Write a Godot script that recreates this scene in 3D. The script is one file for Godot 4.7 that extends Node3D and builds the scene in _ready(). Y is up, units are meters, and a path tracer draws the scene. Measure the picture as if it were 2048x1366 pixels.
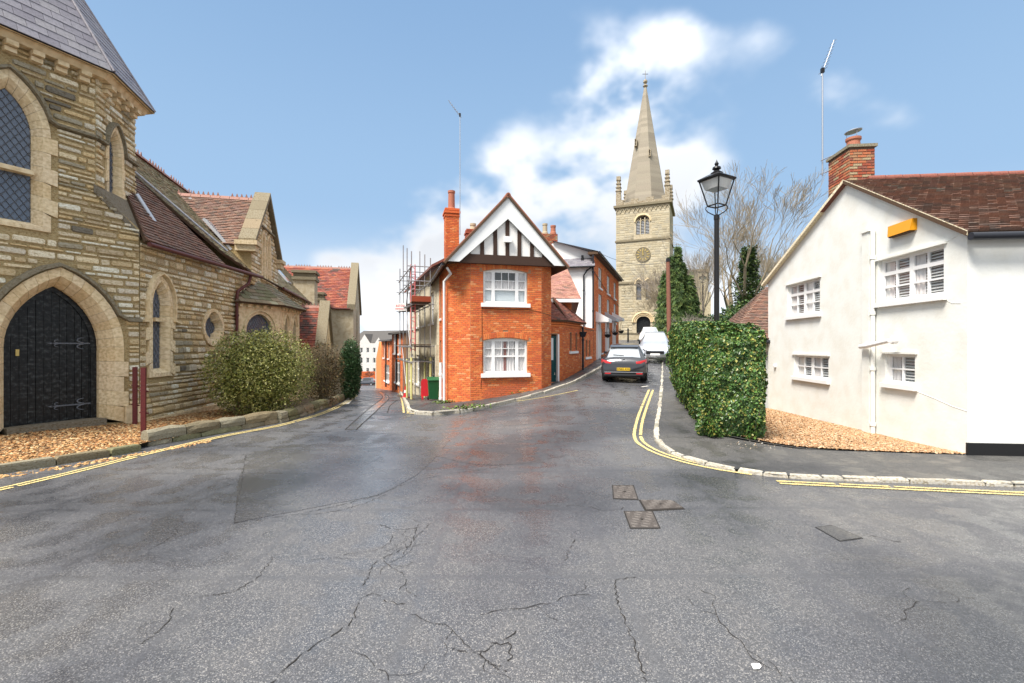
extends Node3D
# A small-town road junction: stone chapel, gabled brick house, church with spire, white cottage.
# Pixel helpers: the photograph is 2048 wide, focal length 940 px, horizon at row 690, eye 2.2 m up.
# d is the distance along the view axis (world z = -d).
const EYE := 2.2
const FOC := 940.0
const HOR := 690.0

class MB:
	var v := PackedVector3Array()
	var n := PackedVector3Array()
	var c := PackedColorArray()
	func tri(p: Vector3, q: Vector3, r: Vector3, col := Color.WHITE) -> void:
		var nn := (q - p).cross(r - p).normalized()
		v.push_back(p); v.push_back(r); v.push_back(q)
		n.push_back(nn); n.push_back(nn); n.push_back(nn)
		c.push_back(col); c.push_back(col); c.push_back(col)
	func quad(p: Vector3, q: Vector3, r: Vector3, s: Vector3, col := Color.WHITE) -> void:
		tri(p, q, r, col)
		tri(p, r, s, col)
	func stri(p: Vector3, q: Vector3, r: Vector3, np: Vector3, nq: Vector3, nr: Vector3, col: Color) -> void:
		v.push_back(p); v.push_back(r); v.push_back(q)
		n.push_back(np); n.push_back(nr); n.push_back(nq)
		c.push_back(col); c.push_back(col); c.push_back(col)
	func hexa(b: Array, t: Array, col := Color.WHITE) -> void:   # b, t: 4 corners each, counter-clockwise seen from above
		quad(b[3], b[2], b[1], b[0], col)
		quad(t[0], t[1], t[2], t[3], col)
		for i in 4:
			var j := (i + 1) % 4
			quad(b[i], b[j], t[j], t[i], col)
	func bx(t: Transform3D, lo: Vector3, hi: Vector3, col := Color.WHITE) -> void:
		var b := [t * Vector3(lo.x, lo.y, hi.z), t * Vector3(hi.x, lo.y, hi.z), t * Vector3(hi.x, lo.y, lo.z), t * Vector3(lo.x, lo.y, lo.z)]
		var u := [t * Vector3(lo.x, hi.y, hi.z), t * Vector3(hi.x, hi.y, hi.z), t * Vector3(hi.x, hi.y, lo.z), t * Vector3(lo.x, hi.y, lo.z)]
		hexa(b, u, col)
	func tube(pts: Array, rad: Array, sides := 8, col := Color.WHITE, caps := true) -> void:
		var rings := []
		var up := Vector3.UP
		for i in pts.size():
			var dir: Vector3 = (pts[mini(i + 1, pts.size() - 1)] - pts[maxi(i - 1, 0)]).normalized()
			if absf(dir.dot(up)) > 0.95:
				up = Vector3.RIGHT if absf(dir.x) < 0.8 else Vector3.BACK
			var s := dir.cross(up).normalized()
			var t := s.cross(dir)
			up = t
			var ring := []
			for k in sides:
				var a := TAU * k / sides
				ring.push_back(s * cos(a) + t * sin(a))
			rings.push_back(ring)
		for i in pts.size() - 1:
			for k in sides:
				var m := (k + 1) % sides
				var a: Vector3 = rings[i][k]
				var b: Vector3 = rings[i][m]
				var e: Vector3 = rings[i + 1][m]
				var f: Vector3 = rings[i + 1][k]
				var p: Vector3 = pts[i] + a * rad[i]
				var q: Vector3 = pts[i] + b * rad[i]
				var r: Vector3 = pts[i + 1] + e * rad[i + 1]
				var s2: Vector3 = pts[i + 1] + f * rad[i + 1]
				stri(p, r, q, a, e, b, col)
				stri(p, s2, r, a, f, e, col)
		if caps:
			for e in [0, pts.size() - 1]:
				for k in sides:
					var m := (k + 1) % sides
					var a: Vector3 = pts[e] + rings[e][k] * rad[e]
					var b: Vector3 = pts[e] + rings[e][m] * rad[e]
					if e == 0: tri(pts[e], b, a, col)
					else: tri(pts[e], a, b, col)
	func lathe(t: Transform3D, prof: Array, sides := 16, col := Color.WHITE) -> void:   # prof: Vector2(radius, height) from bottom up
		for i in prof.size() - 1:
			var p0: Vector2 = prof[i]
			var p1: Vector2 = prof[i + 1]
			var sl := Vector2(p1.y - p0.y, p0.x - p1.x).normalized()
			for k in sides:
				var a := TAU * k / sides
				var b := TAU * (k + 1) / sides
				var da := Vector3(cos(a), 0, -sin(a))
				var db := Vector3(cos(b), 0, -sin(b))
				var na: Vector3 = (t.basis * (da * sl.x + Vector3.UP * sl.y)).normalized()
				var nb: Vector3 = (t.basis * (db * sl.x + Vector3.UP * sl.y)).normalized()
				var q0: Vector3 = t * (da * p0.x + Vector3.UP * p0.y)
				var q1: Vector3 = t * (db * p0.x + Vector3.UP * p0.y)
				var q2: Vector3 = t * (db * p1.x + Vector3.UP * p1.y)
				var q3: Vector3 = t * (da * p1.x + Vector3.UP * p1.y)
				if p0.x > 0.0001: stri(q0, q1, q2, na, nb, nb, col)
				if p1.x > 0.0001: stri(q0, q2, q3, na, nb, na, col)
	func prism(t: Transform3D, poly: PackedVector2Array, z0: float, z1: float, col := Color.WHITE) -> void:   # poly counter-clockwise in x, y
		var idx := Geometry2D.triangulate_polygon(poly)
		for k in range(0, idx.size(), 3):
			var a := poly[idx[k]]
			var b := poly[idx[k + 1]]
			var e := poly[idx[k + 2]]
			if (b - a).cross(e - a) < 0.0:
				var w := b; b = e; e = w
			tri(t * Vector3(a.x, a.y, z1), t * Vector3(b.x, b.y, z1), t * Vector3(e.x, e.y, z1), col)
			tri(t * Vector3(a.x, a.y, z0), t * Vector3(e.x, e.y, z0), t * Vector3(b.x, b.y, z0), col)
		for k in poly.size():
			var a := poly[k]
			var b := poly[(k + 1) % poly.size()]
			quad(t * Vector3(a.x, a.y, z0), t * Vector3(b.x, b.y, z0), t * Vector3(b.x, b.y, z1), t * Vector3(a.x, a.y, z1), col)
	func stamp(t: Transform3D, src: MB, col: Color) -> void:
		for k in range(0, src.v.size(), 3):
			tri(t * src.v[k], t * src.v[k + 2], t * src.v[k + 1], col)
	func mesh() -> ArrayMesh:
		var a := []
		a.resize(Mesh.ARRAY_MAX)
		a[Mesh.ARRAY_VERTEX] = v
		a[Mesh.ARRAY_NORMAL] = n
		a[Mesh.ARRAY_COLOR] = c
		var m := ArrayMesh.new()
		if v.size(): m.add_surface_from_arrays(Mesh.PRIMITIVE_TRIANGLES, a)
		return m

var M := {}          # materials by name
var rng := RandomNumberGenerator.new()
var names := {}

# ---------- scene helpers ----------
func obj(parent: Node3D, called: String, mb, m: Material, xf := Transform3D()) -> MeshInstance3D:
	var o := MeshInstance3D.new()
	o.name = called
	o.mesh = mb.mesh() if mb is MB else mb
	o.material_override = m
	parent.add_child(o, true)
	o.global_transform = xf
	return o

func numbered(called: String) -> String:
	var k: int = names.get(called, 0)
	names[called] = k + 1
	return called if k == 0 else "%s_%03d" % [called, k]

func thing(called: String, at: Vector3, label: String, category: String, group := "") -> Node3D:
	var o := Node3D.new()
	o.name = numbered(called)
	add_child(o)
	o.position = at
	tag(o, label, category, group)
	return o

func tag(o: Node3D, label: String, category := "", group := "") -> void:
	o.set_meta("label", label)
	if category: o.set_meta("category", category)
	if group: o.set_meta("group", group)

func struct(called: String, label := "") -> Node3D:
	var o := Node3D.new()
	o.name = numbered(called)
	add_child(o)
	o.set_meta("kind", "structure")
	if label: o.set_meta("label", label)
	return o

func W(px: float, py: float, d: float) -> Vector3:
	return Vector3((px - 1024.0) / FOC * d, EYE - (py - HOR) / FOC * d, -d)

func frame(o: Vector3, right: Vector3) -> Transform3D:   # x along the wall to the right seen from outside, y up, z outwards
	var r := Vector3(right.x, 0, right.z).normalized()
	return Transform3D(Basis(r, Vector3.UP, r.cross(Vector3.UP)), o)

func G(x: float, d: float) -> float:
	var t := minf(d, 75.0) - 8.8
	var hr := 0.063 * 0.5 * (t + sqrt(t * t + 4.0))
	t = minf(d, 92.0) - 16.0
	var hl := -0.075 * 0.5 * (t + sqrt(t * t + 6.0))
	var k := 0.25 * maxf(d - 18.0, 0.0)
	var lo := -3.0 - k
	var hi := 2.5 + k
	var w := pow(clampf((x - lo) / (hi - lo), 0.0, 1.0), 1.3)
	var h := lerpf(hl, hr, w)
	var kr := 0.32 * d
	var wy := smoothstep(kr + 1.3, kr + 3.2, x) * (1.0 - smoothstep(20.0, 27.0, d)) * smoothstep(5.0, 9.0, d)
	return lerpf(h, -0.02 * (d - 8.8), wy)

func GV(x: float, d: float, lift := 0.0) -> Vector3:
	return Vector3(x, G(x, d) + lift, -d)

func GP(px: float, py: float) -> Vector2:   # where the pixel's ray meets the ground: (x, d)
	var kx := (px - 1024.0) / FOC
	var ky := (py - HOR) / FOC
	var lo := 1.0
	var hi := 1.0
	while hi < 150.0 and EYE - ky * hi > G(kx * hi, hi):
		lo = hi
		hi += 0.5
	for i in 20:
		var m := (lo + hi) * 0.5
		if EYE - ky * m > G(kx * m, m): lo = m
		else: hi = m
	return Vector2(kx * lo, lo)

func gpath(px: Array, step := 0.3) -> PackedVector2Array:   # pixel polyline -> smooth ground polyline
	var c := Curve2D.new()
	var p := []
	for k in range(0, px.size(), 2): p.push_back(GP(px[k], px[k + 1]))
	return smooth(p, step)

func smooth(p: Array, step := 0.3) -> PackedVector2Array:
	var c := Curve2D.new()
	for i in p.size():
		var a: Vector2 = p[maxi(i - 1, 0)]
		var b: Vector2 = p[mini(i + 1, p.size() - 1)]
		var t := (b - a).normalized()
		var la: float = (p[i] - a).length() * 0.3
		var lb: float = (b - p[i]).length() * 0.3
		c.add_point(p[i], -t * la, t * lb)
	c.bake_interval = step
	return c.get_baked_points()

func resample(p: PackedVector2Array, n: int) -> PackedVector2Array:
	var c := Curve2D.new()
	for q in p: c.add_point(q)
	c.bake_interval = 0.1
	var out := PackedVector2Array()
	for i in n: out.push_back(c.sample_baked(c.get_baked_length() * i / (n - 1)))
	return out

func loft(mb: MB, a: PackedVector2Array, b: PackedVector2Array, across: int, la: float, lb: float, n := 60) -> void:   # ground-hugging sheet between two lines
	a = resample(a, n)
	b = resample(b, n)
	for i in n - 1:
		for k in across:
			var t0 := float(k) / across
			var t1 := float(k + 1) / across
			var p := []
			for e in [[i, t0], [i + 1, t0], [i + 1, t1], [i, t1]]:
				var q: Vector2 = a[e[0]].lerp(b[e[0]], e[1])
				p.push_back(GV(q.x, q.y, lerpf(la, lb, e[1])))
			mb.quad(p[0], p[1], p[2], p[3])

func ribbon(mb: MB, p: PackedVector2Array, width: float, lift: float, jit := 0.0, skip := 0.0) -> void:
	var l := []
	var r := []
	for i in p.size():
		var t := (p[mini(i + 1, p.size() - 1)] - p[maxi(i - 1, 0)]).normalized()
		var s := Vector2(-t.y, t.x)
		var a := p[i] + s * (width * 0.5 + rng.randf_range(-jit, jit))
		var b := p[i] - s * (width * 0.5 + rng.randf_range(-jit, jit))
		l.push_back(GV(a.x, a.y, lift)); r.push_back(GV(b.x, b.y, lift))
	for i in p.size() - 1:
		if rng.randf() >= skip:
			mb.quad(l[i], l[i + 1], r[i + 1], r[i])

func offset(p: PackedVector2Array, by: float) -> PackedVector2Array:
	var out := PackedVector2Array()
	for i in p.size():
		var t := (p[mini(i + 1, p.size() - 1)] - p[maxi(i - 1, 0)]).normalized()
		out.push_back(p[i] + Vector2(-t.y, t.x) * by)
	return out

# ---------- polygons on walls ----------
func rect(u0: float, v0: float, u1: float, v1: float) -> PackedVector2Array:
	return PackedVector2Array([Vector2(u0, v0), Vector2(u1, v0), Vector2(u1, v1), Vector2(u0, v1)])

func arch(cu: float, v0: float, half: float, spring: float, apex: float, n := 7) -> PackedVector2Array:   # pointed arch, counter-clockwise from bottom left
	var out := PackedVector2Array([Vector2(cu - half, v0), Vector2(cu + half, v0)])
	var rise := apex - spring
	var r := (half * half + rise * rise) / (2.0 * half)   # circle through spring point and apex, centre on the springing line
	var top := asin(clampf(rise / r, -1.0, 1.0))
	if r < half: top = PI - top
	for i in n:
		var a := top * i / n
		out.push_back(Vector2(cu + half - r + r * cos(a), spring + r * sin(a)))
	out.push_back(Vector2(cu, apex))
	for i in range(n - 1, -1, -1):
		var a := top * i / n
		out.push_back(Vector2(cu - half + r - r * cos(a), spring + r * sin(a)))
	return out

func flat_arch(u0: float, v0: float, u1: float, spring: float, rise: float, n := 8) -> PackedVector2Array:
	var out := PackedVector2Array([Vector2(u0, v0), Vector2(u1, v0)])
	for i in n + 1:
		var t := float(i) / n
		out.push_back(Vector2(lerpf(u1, u0, t), spring + rise * (1.0 - pow(2.0 * t - 1.0, 2.0))))
	return out

func circle(c: Vector2, r: float, n := 24, foil := 0.0, lobes := 4) -> PackedVector2Array:
	var out := PackedVector2Array()
	for i in n:
		var a := TAU * i / n
		var k := r * (1.0 - foil * (1.0 - absf(cos(a * lobes * 0.5))))
		out.push_back(c + Vector2(cos(a), sin(a)) * k)
	return out

func scan(poly: PackedVector2Array, y: float) -> Array:
	var xs := []
	for i in poly.size():
		var a := poly[i]
		var b := poly[(i + 1) % poly.size()]
		if (a.y > y) != (b.y > y):
			xs.push_back(a.x + (y - a.y) / (b.y - a.y) * (b.x - a.x))
	xs.sort()
	return xs

func spans(outline: PackedVector2Array, holes: Array, y: float) -> Array:   # list of [u0, u1] of wall at height y
	var xs := scan(outline, y)
	var out := []
	for i in range(0, xs.size() - 1, 2): out.push_back([xs[i], xs[i + 1]])
	for h in holes:
		var hs := scan(h, y)
		for i in range(0, hs.size() - 1, 2):
			out = cut(out, hs[i], hs[i + 1])
	return out

func cut(list: Array, a: float, b: float) -> Array:
	var out := []
	for s in list:
		if b <= s[0] or a >= s[1]: out.push_back(s)
		else:
			if a > s[0]: out.push_back([s[0], a])
			if b < s[1]: out.push_back([b, s[1]])
	return out

func meet(p: Array, q: Array) -> Array:
	var out := []
	for a in p:
		for b in q:
			var lo := maxf(a[0], b[0])
			var hi := minf(a[1], b[1])
			if hi > lo: out.push_back([lo, hi])
	return out

func wall_sheet(mb: MB, T: Transform3D, outline: PackedVector2Array, holes: Array, w := 0.0, reveal := 0.25, col := Color.WHITE) -> void:
	var ys := []
	for p in outline: ys.push_back(p.y)
	for h in holes:
		for p in h: ys.push_back(p.y)
	ys.sort()
	for i in ys.size() - 1:
		if ys[i + 1] - ys[i] < 0.0005: continue
		var e: float = minf(0.0002, (ys[i + 1] - ys[i]) * 0.2)
		var a := spans(outline, holes, ys[i] + e)
		var b := spans(outline, holes, ys[i + 1] - e)
		for k in mini(a.size(), b.size()):
			mb.quad(T * Vector3(a[k][0], ys[i], w), T * Vector3(a[k][1], ys[i], w), T * Vector3(b[k][1], ys[i + 1], w), T * Vector3(b[k][0], ys[i + 1], w), col)
	for h in holes:
		for i in h.size():
			var p: Vector2 = h[i]
			var q: Vector2 = h[(i + 1) % h.size()]
			mb.quad(T * Vector3(q.x, q.y, w), T * Vector3(p.x, p.y, w), T * Vector3(p.x, p.y, w - reveal), T * Vector3(q.x, q.y, w - reveal), col)

func courses(outline: PackedVector2Array, holes: Array, c: Dictionary) -> Array:   # rows of pieces: [u0, u1, v0, v1]
	var lo := 1e9
	var hi := -1e9
	for p in outline:
		lo = minf(lo, p.y); hi = maxf(hi, p.y)
	if c.has("base"): lo = c.base
	var out := []
	var y := lo
	var row := 0
	while y < hi - c.h0 * 0.5:
		var h: float = rng.randf_range(c.h0, c.h1)
		var g: float = c.gap
		var s := meet(meet(spans(outline, holes, y + 0.004), spans(outline, holes, y + h - 0.004)), spans(outline, holes, y + h * 0.5))
		for k in s:
			var u: float = k[0] + g * 0.5
			var first := true
			while u < k[1] - g:
				var l: float = rng.randf_range(c.l0, c.l1)
				if c.has("bond") and first and row % 2 == 1: l *= 0.5
				if c.has("bond") and first:   # keep the bond running across openings
					var module: float = c.l0 + 0.0
					var start := fposmod(k[0] + (module * 0.5 if row % 2 == 1 else 0.0), module)
					l = module - start
					if l < 0.06: l += module
				first = false
				var e := minf(u + l - g, k[1] - g * 0.5)
				if k[1] - e < c.l0 * 0.35: e = k[1] - g * 0.5
				if e - u > c.get("least", 0.05):
					var jit: float = c.get("jit", 0.0) * h
					out.push_back([u, e, y + g * 0.5 + rng.randf() * jit, minf(y + h, hi) - g * 0.5 - rng.randf() * jit])
				u = e + g
		y += h
		row += 1
	return out

# ---------- pieces: the nearest ones are objects, the rest one mesh ----------
var stone_shapes := []   # unit shapes: u, v in -0.5..0.5, w 0..1
var brick_shape: MB
var tile_shape: MB
var shape_mesh := {}

func make_shapes() -> void:
	var r := RandomNumberGenerator.new()
	r.seed = 5
	for k in 10:
		var mb := MB.new()
		var o := []
		var f := []
		var cu := 0.05
		var cv := 0.2
		for q in [[-0.5 + cu, -0.5], [0.5 - cu, -0.5], [0.5, -0.5 + cv], [0.5, 0.5 - cv], [0.5 - cu, 0.5], [-0.5 + cu, 0.5], [-0.5, 0.5 - cv], [-0.5, -0.5 + cv]]:
			var x: float = q[0] * (1.0 - r.randf() * 0.05)
			var y: float = q[1] * (1.0 - r.randf() * 0.16)
			o.push_back(Vector3(x, y, 0))
			f.push_back(Vector3(x * 0.93, y * 0.8, 0.8 + r.randf() * 0.2))
		var c := Vector3(r.randf_range(-0.1, 0.1), r.randf_range(-0.1, 0.1), 1.0)
		for i in 8:
			var j := (i + 1) % 8
			mb.quad(o[i], o[j], f[j], f[i])
			mb.tri(f[i], f[j], c)
		stone_shapes.push_back(mb)
	brick_shape = MB.new()
	var b := 0.5
	var e := 0.47
	var g := 0.42
	var oo := [Vector3(-b, -b, 0), Vector3(b, -b, 0), Vector3(b, b, 0), Vector3(-b, b, 0)]
	var ff := [Vector3(-e, -g, 1), Vector3(e, -g, 1), Vector3(e, g, 1), Vector3(-e, g, 1)]
	for i in 4: brick_shape.quad(oo[i], oo[(i + 1) % 4], ff[(i + 1) % 4], ff[i])
	brick_shape.quad(ff[0], ff[1], ff[2], ff[3])
	tile_shape = MB.new()   # v down = -0.5 is the thick lower edge, lying over the row below
	var lo := [Vector3(-b, -0.5, 0.1), Vector3(b, -0.5, 0.1), Vector3(b, 0.9, -0.2), Vector3(-b, 0.9, -0.2)]
	var hi := [Vector3(-b, -0.5, 1), Vector3(b, -0.5, 1), Vector3(b, 0.9, 0.1), Vector3(-b, 0.9, 0.1)]
	tile_shape.quad(hi[0], hi[1], hi[2], hi[3])
	tile_shape.quad(lo[0], lo[1], hi[1], hi[0])
	tile_shape.quad(lo[1], lo[2], hi[2], hi[1])
	tile_shape.quad(lo[3], lo[0], hi[0], hi[3])

func unit(mb: MB) -> ArrayMesh:
	if not shape_mesh.has(mb): shape_mesh[mb] = mb.mesh()
	return shape_mesh[mb]

# list entries: [Transform3D frame, u0, u1, v0, v1]; kind stone / brick / tile; pal = palette name in PAL
func pieces(parent: Node3D, called: String, list: Array, kind: String, pal: String, depth: float, most := 300, dark = null) -> void:
	var near := []
	for i in list.size():
		var e: Array = list[i]
		var T: Transform3D = e[0]
		var p := T * Vector3((e[1] + e[2]) * 0.5, (e[3] + e[4]) * 0.5, 0)
		var q := -p.z
		var inside := q > 0.5 and absf(p.x / q) < 1.12 and absf((p.y - EYE) / q) < 0.76
		var size: float = (e[2] - e[1]) / maxf(q, 0.5)
		near.push_back([size if inside else size * 0.01, i])
	near.sort_custom(func(x, y): return x[0] > y[0])
	var rest := MB.new()
	var cols: Array = PAL[pal]
	for k in near.size():
		var e: Array = list[near[k][1]]
		var T: Transform3D = e[0]
		var dd := depth * rng.randf_range(0.7, 1.15)
		var u: float = (e[1] + e[2]) * 0.5
		var v: float = (e[3] + e[4]) * 0.5
		var sx: float = e[2] - e[1]
		var sy: float = e[4] - e[3]
		var b := Basis(T.basis.x * sx, T.basis.y * sy, T.basis.z * dd)
		if kind == "stone":
			var tw2 := rng.randf_range(-0.022, 0.022)
			b = Basis(T.basis.x * sx + T.basis.y * tw2 * sx, T.basis.y * sy, T.basis.z * dd)
		if kind == "tile":
			var tw := rng.randf_range(-0.02, 0.02)
			b = Basis(T.basis.x * sx + T.basis.y * tw * sx, T.basis.y * sy, T.basis.z * dd)
		var xf := Transform3D(b, T * Vector3(u, v, 0))
		var sh: MB = brick_shape if kind == "brick" else (tile_shape if kind == "tile" else stone_shapes[rng.randi() % stone_shapes.size()])
		var ci := pick(cols, xf.origin, dark)
		if k < most and near[k][0] > 0.004:
			var o := MeshInstance3D.new()
			o.name = called
			o.mesh = unit(sh)
			o.material_override = M["%s_%d" % [pal, ci]]
			parent.add_child(o, true)
			o.global_transform = xf
		else:
			rest.stamp(xf, sh, cols[ci])
	if rest.v.size():
		var o := obj(parent, called + "_field", rest, M[pal])
		o.set_meta("kind", "stuff")

var patch := FastNoiseLite.new()
func pick(cols: Array, p: Vector3, dark) -> int:
	# the last two colours of a palette are its stained ones: they gather in patches
	var q := patch.get_noise_3dv(p * 1.0) * 0.5 + 0.5 + rng.randf_range(-0.16, 0.16)
	if dark is Callable: q += dark.call(p)
	if q > 0.80: return cols.size() - 1
	if q > 0.72: return cols.size() - 2
	return rng.randi() % (cols.size() - 2)

func lin(r: float, g: float, b: float) -> Color: return Color(r, g, b)

var PAL := {
	"rubble": [Color(0.674, 0.595, 0.435), Color(0.820, 0.760, 0.598), Color(0.584, 0.474, 0.293), Color(0.820, 0.820, 0.717), Color(0.674, 0.529, 0.305), Color(0.652, 0.607, 0.500), Color(0.775, 0.673, 0.468), Color(0.506, 0.419, 0.282), Color(0.382, 0.352, 0.272), Color(0.191, 0.176, 0.146)],
	"dressed": [Color(.78, .64, .41), Color(.82, .69, .46), Color(.75, .60, .37), Color(.80, .67, .46), Color(.72, .60, .40), Color(.64, .54, .37)],
	"brick": [Color(0.726, 0.186, 0.052), Color(0.660, 0.150, 0.046), Color(0.770, 0.228, 0.069), Color(0.693, 0.174, 0.057), Color(0.781, 0.264, 0.086), Color(0.616, 0.132, 0.046), Color(0.737, 0.198, 0.057), Color(0.704, 0.180, 0.057), Color(0.759, 0.216, 0.063), Color(0.671, 0.162, 0.052), Color(0.792, 0.324, 0.138), Color(0.715, 0.192, 0.057), Color(0.638, 0.144, 0.052), Color(0.572, 0.138, 0.057)],
	"oldbrick": [Color(.42, .12, .06), Color(.36, .09, .05), Color(.50, .17, .08), Color(.40, .22, .12), Color(.28, .10, .07), Color(.42, .33, .20), Color(.16, .11, .09), Color(.20, .17, .12)],
	"slate": [Color(.22, .21, .24), Color(.25, .24, .27), Color(.20, .19, .22), Color(.27, .26, .28), Color(.235, .23, .26), Color(.20, .205, .20)],
	"clay": [Color(0.314, 0.117, 0.077), Color(0.266, 0.095, 0.068), Color(0.361, 0.144, 0.090), Color(0.228, 0.090, 0.068), Color(0.285, 0.135, 0.099), Color(0.152, 0.090, 0.072), Color(0.109, 0.086, 0.068)],
	"oldclay": [Color(0.231, 0.128, 0.091), Color(0.200, 0.117, 0.088), Color(0.257, 0.140, 0.097), Color(0.168, 0.114, 0.091), Color(0.220, 0.137, 0.106), Color(0.246, 0.161, 0.121), Color(0.148, 0.107, 0.088), Color(0.226, 0.202, 0.166)],
	"redclay": [Color(0.311, 0.089, 0.051), Color(0.267, 0.068, 0.043), Color(0.348, 0.116, 0.065), Color(0.237, 0.068, 0.051), Color(0.296, 0.102, 0.072), Color(0.163, 0.074, 0.058), Color(0.111, 0.068, 0.058)],
	"pinkclay": [Color(.46, .25, .19), Color(.42, .21, .16), Color(.50, .28, .21), Color(.44, .23, .19), Color(.36, .19, .15), Color(.28, .16, .12), Color(.22, .15, .12)],
	"moss": [Color(.23, .19, .12), Color(.19, .165, .11), Color(.26, .21, .14), Color(.18, .18, .105), Color(.25, .235, .18), Color(.15, .15, .08), Color(.31, .31, .22)],
	"church": [Color(0.478, 0.426, 0.304), Color(0.524, 0.461, 0.327), Color(0.442, 0.387, 0.270), Color(0.552, 0.496, 0.365), Color(0.497, 0.426, 0.289), Color(0.423, 0.383, 0.289), Color(0.368, 0.322, 0.228), Color(0.313, 0.274, 0.198)],
	"kerb": [Color(0.440, 0.431, 0.398), Color(0.493, 0.484, 0.450), Color(0.387, 0.378, 0.346), Color(0.458, 0.440, 0.398), Color(0.290, 0.290, 0.250), Color(0.211, 0.211, 0.173)],
}

func noise_tex(seed_: int, freq: float, ramp: Array, size := 512, type := FastNoiseLite.TYPE_SIMPLEX_SMOOTH, oct := 5, nm := false, bump := 4.0) -> NoiseTexture2D:
	var f := FastNoiseLite.new()
	f.seed = seed_
	f.noise_type = type
	f.frequency = freq
	f.fractal_octaves = oct
	if type == FastNoiseLite.TYPE_CELLULAR: f.cellular_return_type = FastNoiseLite.RETURN_CELL_VALUE
	var t := NoiseTexture2D.new()
	t.width = size; t.height = size
	t.seamless = true
	t.noise = f
	if nm:
		t.as_normal_map = true
		t.bump_strength = bump
	elif ramp.size():
		var g := Gradient.new()
		var off := PackedFloat32Array()
		var cs := PackedColorArray()
		for e in ramp:
			off.push_back(e[0])
			cs.push_back(e[1] if e[1] is Color else Color(e[1], e[1], e[1]))
		g.offsets = off; g.colors = cs
		t.color_ramp = g
	return t

func mat(col: Color, rough := 0.8, tex: Texture2D = null, scale := 1.0, bump: Texture2D = null, bump_cm := 0.0, vertex := false) -> StandardMaterial3D:
	var m := StandardMaterial3D.new()
	m.albedo_color = Color.WHITE if vertex else col.linear_to_srgb()
	m.vertex_color_use_as_albedo = vertex
	m.roughness = rough
	m.metallic_specular = 0.4
	if tex:
		m.albedo_texture = tex
	if tex or bump:
		m.uv1_triplanar = true
		m.uv1_world_triplanar = true
		m.uv1_scale = Vector3.ONE * scale
	if bump:
		m.heightmap_enabled = true
		m.heightmap_texture = bump
		m.heightmap_scale = bump_cm
	return m

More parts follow.
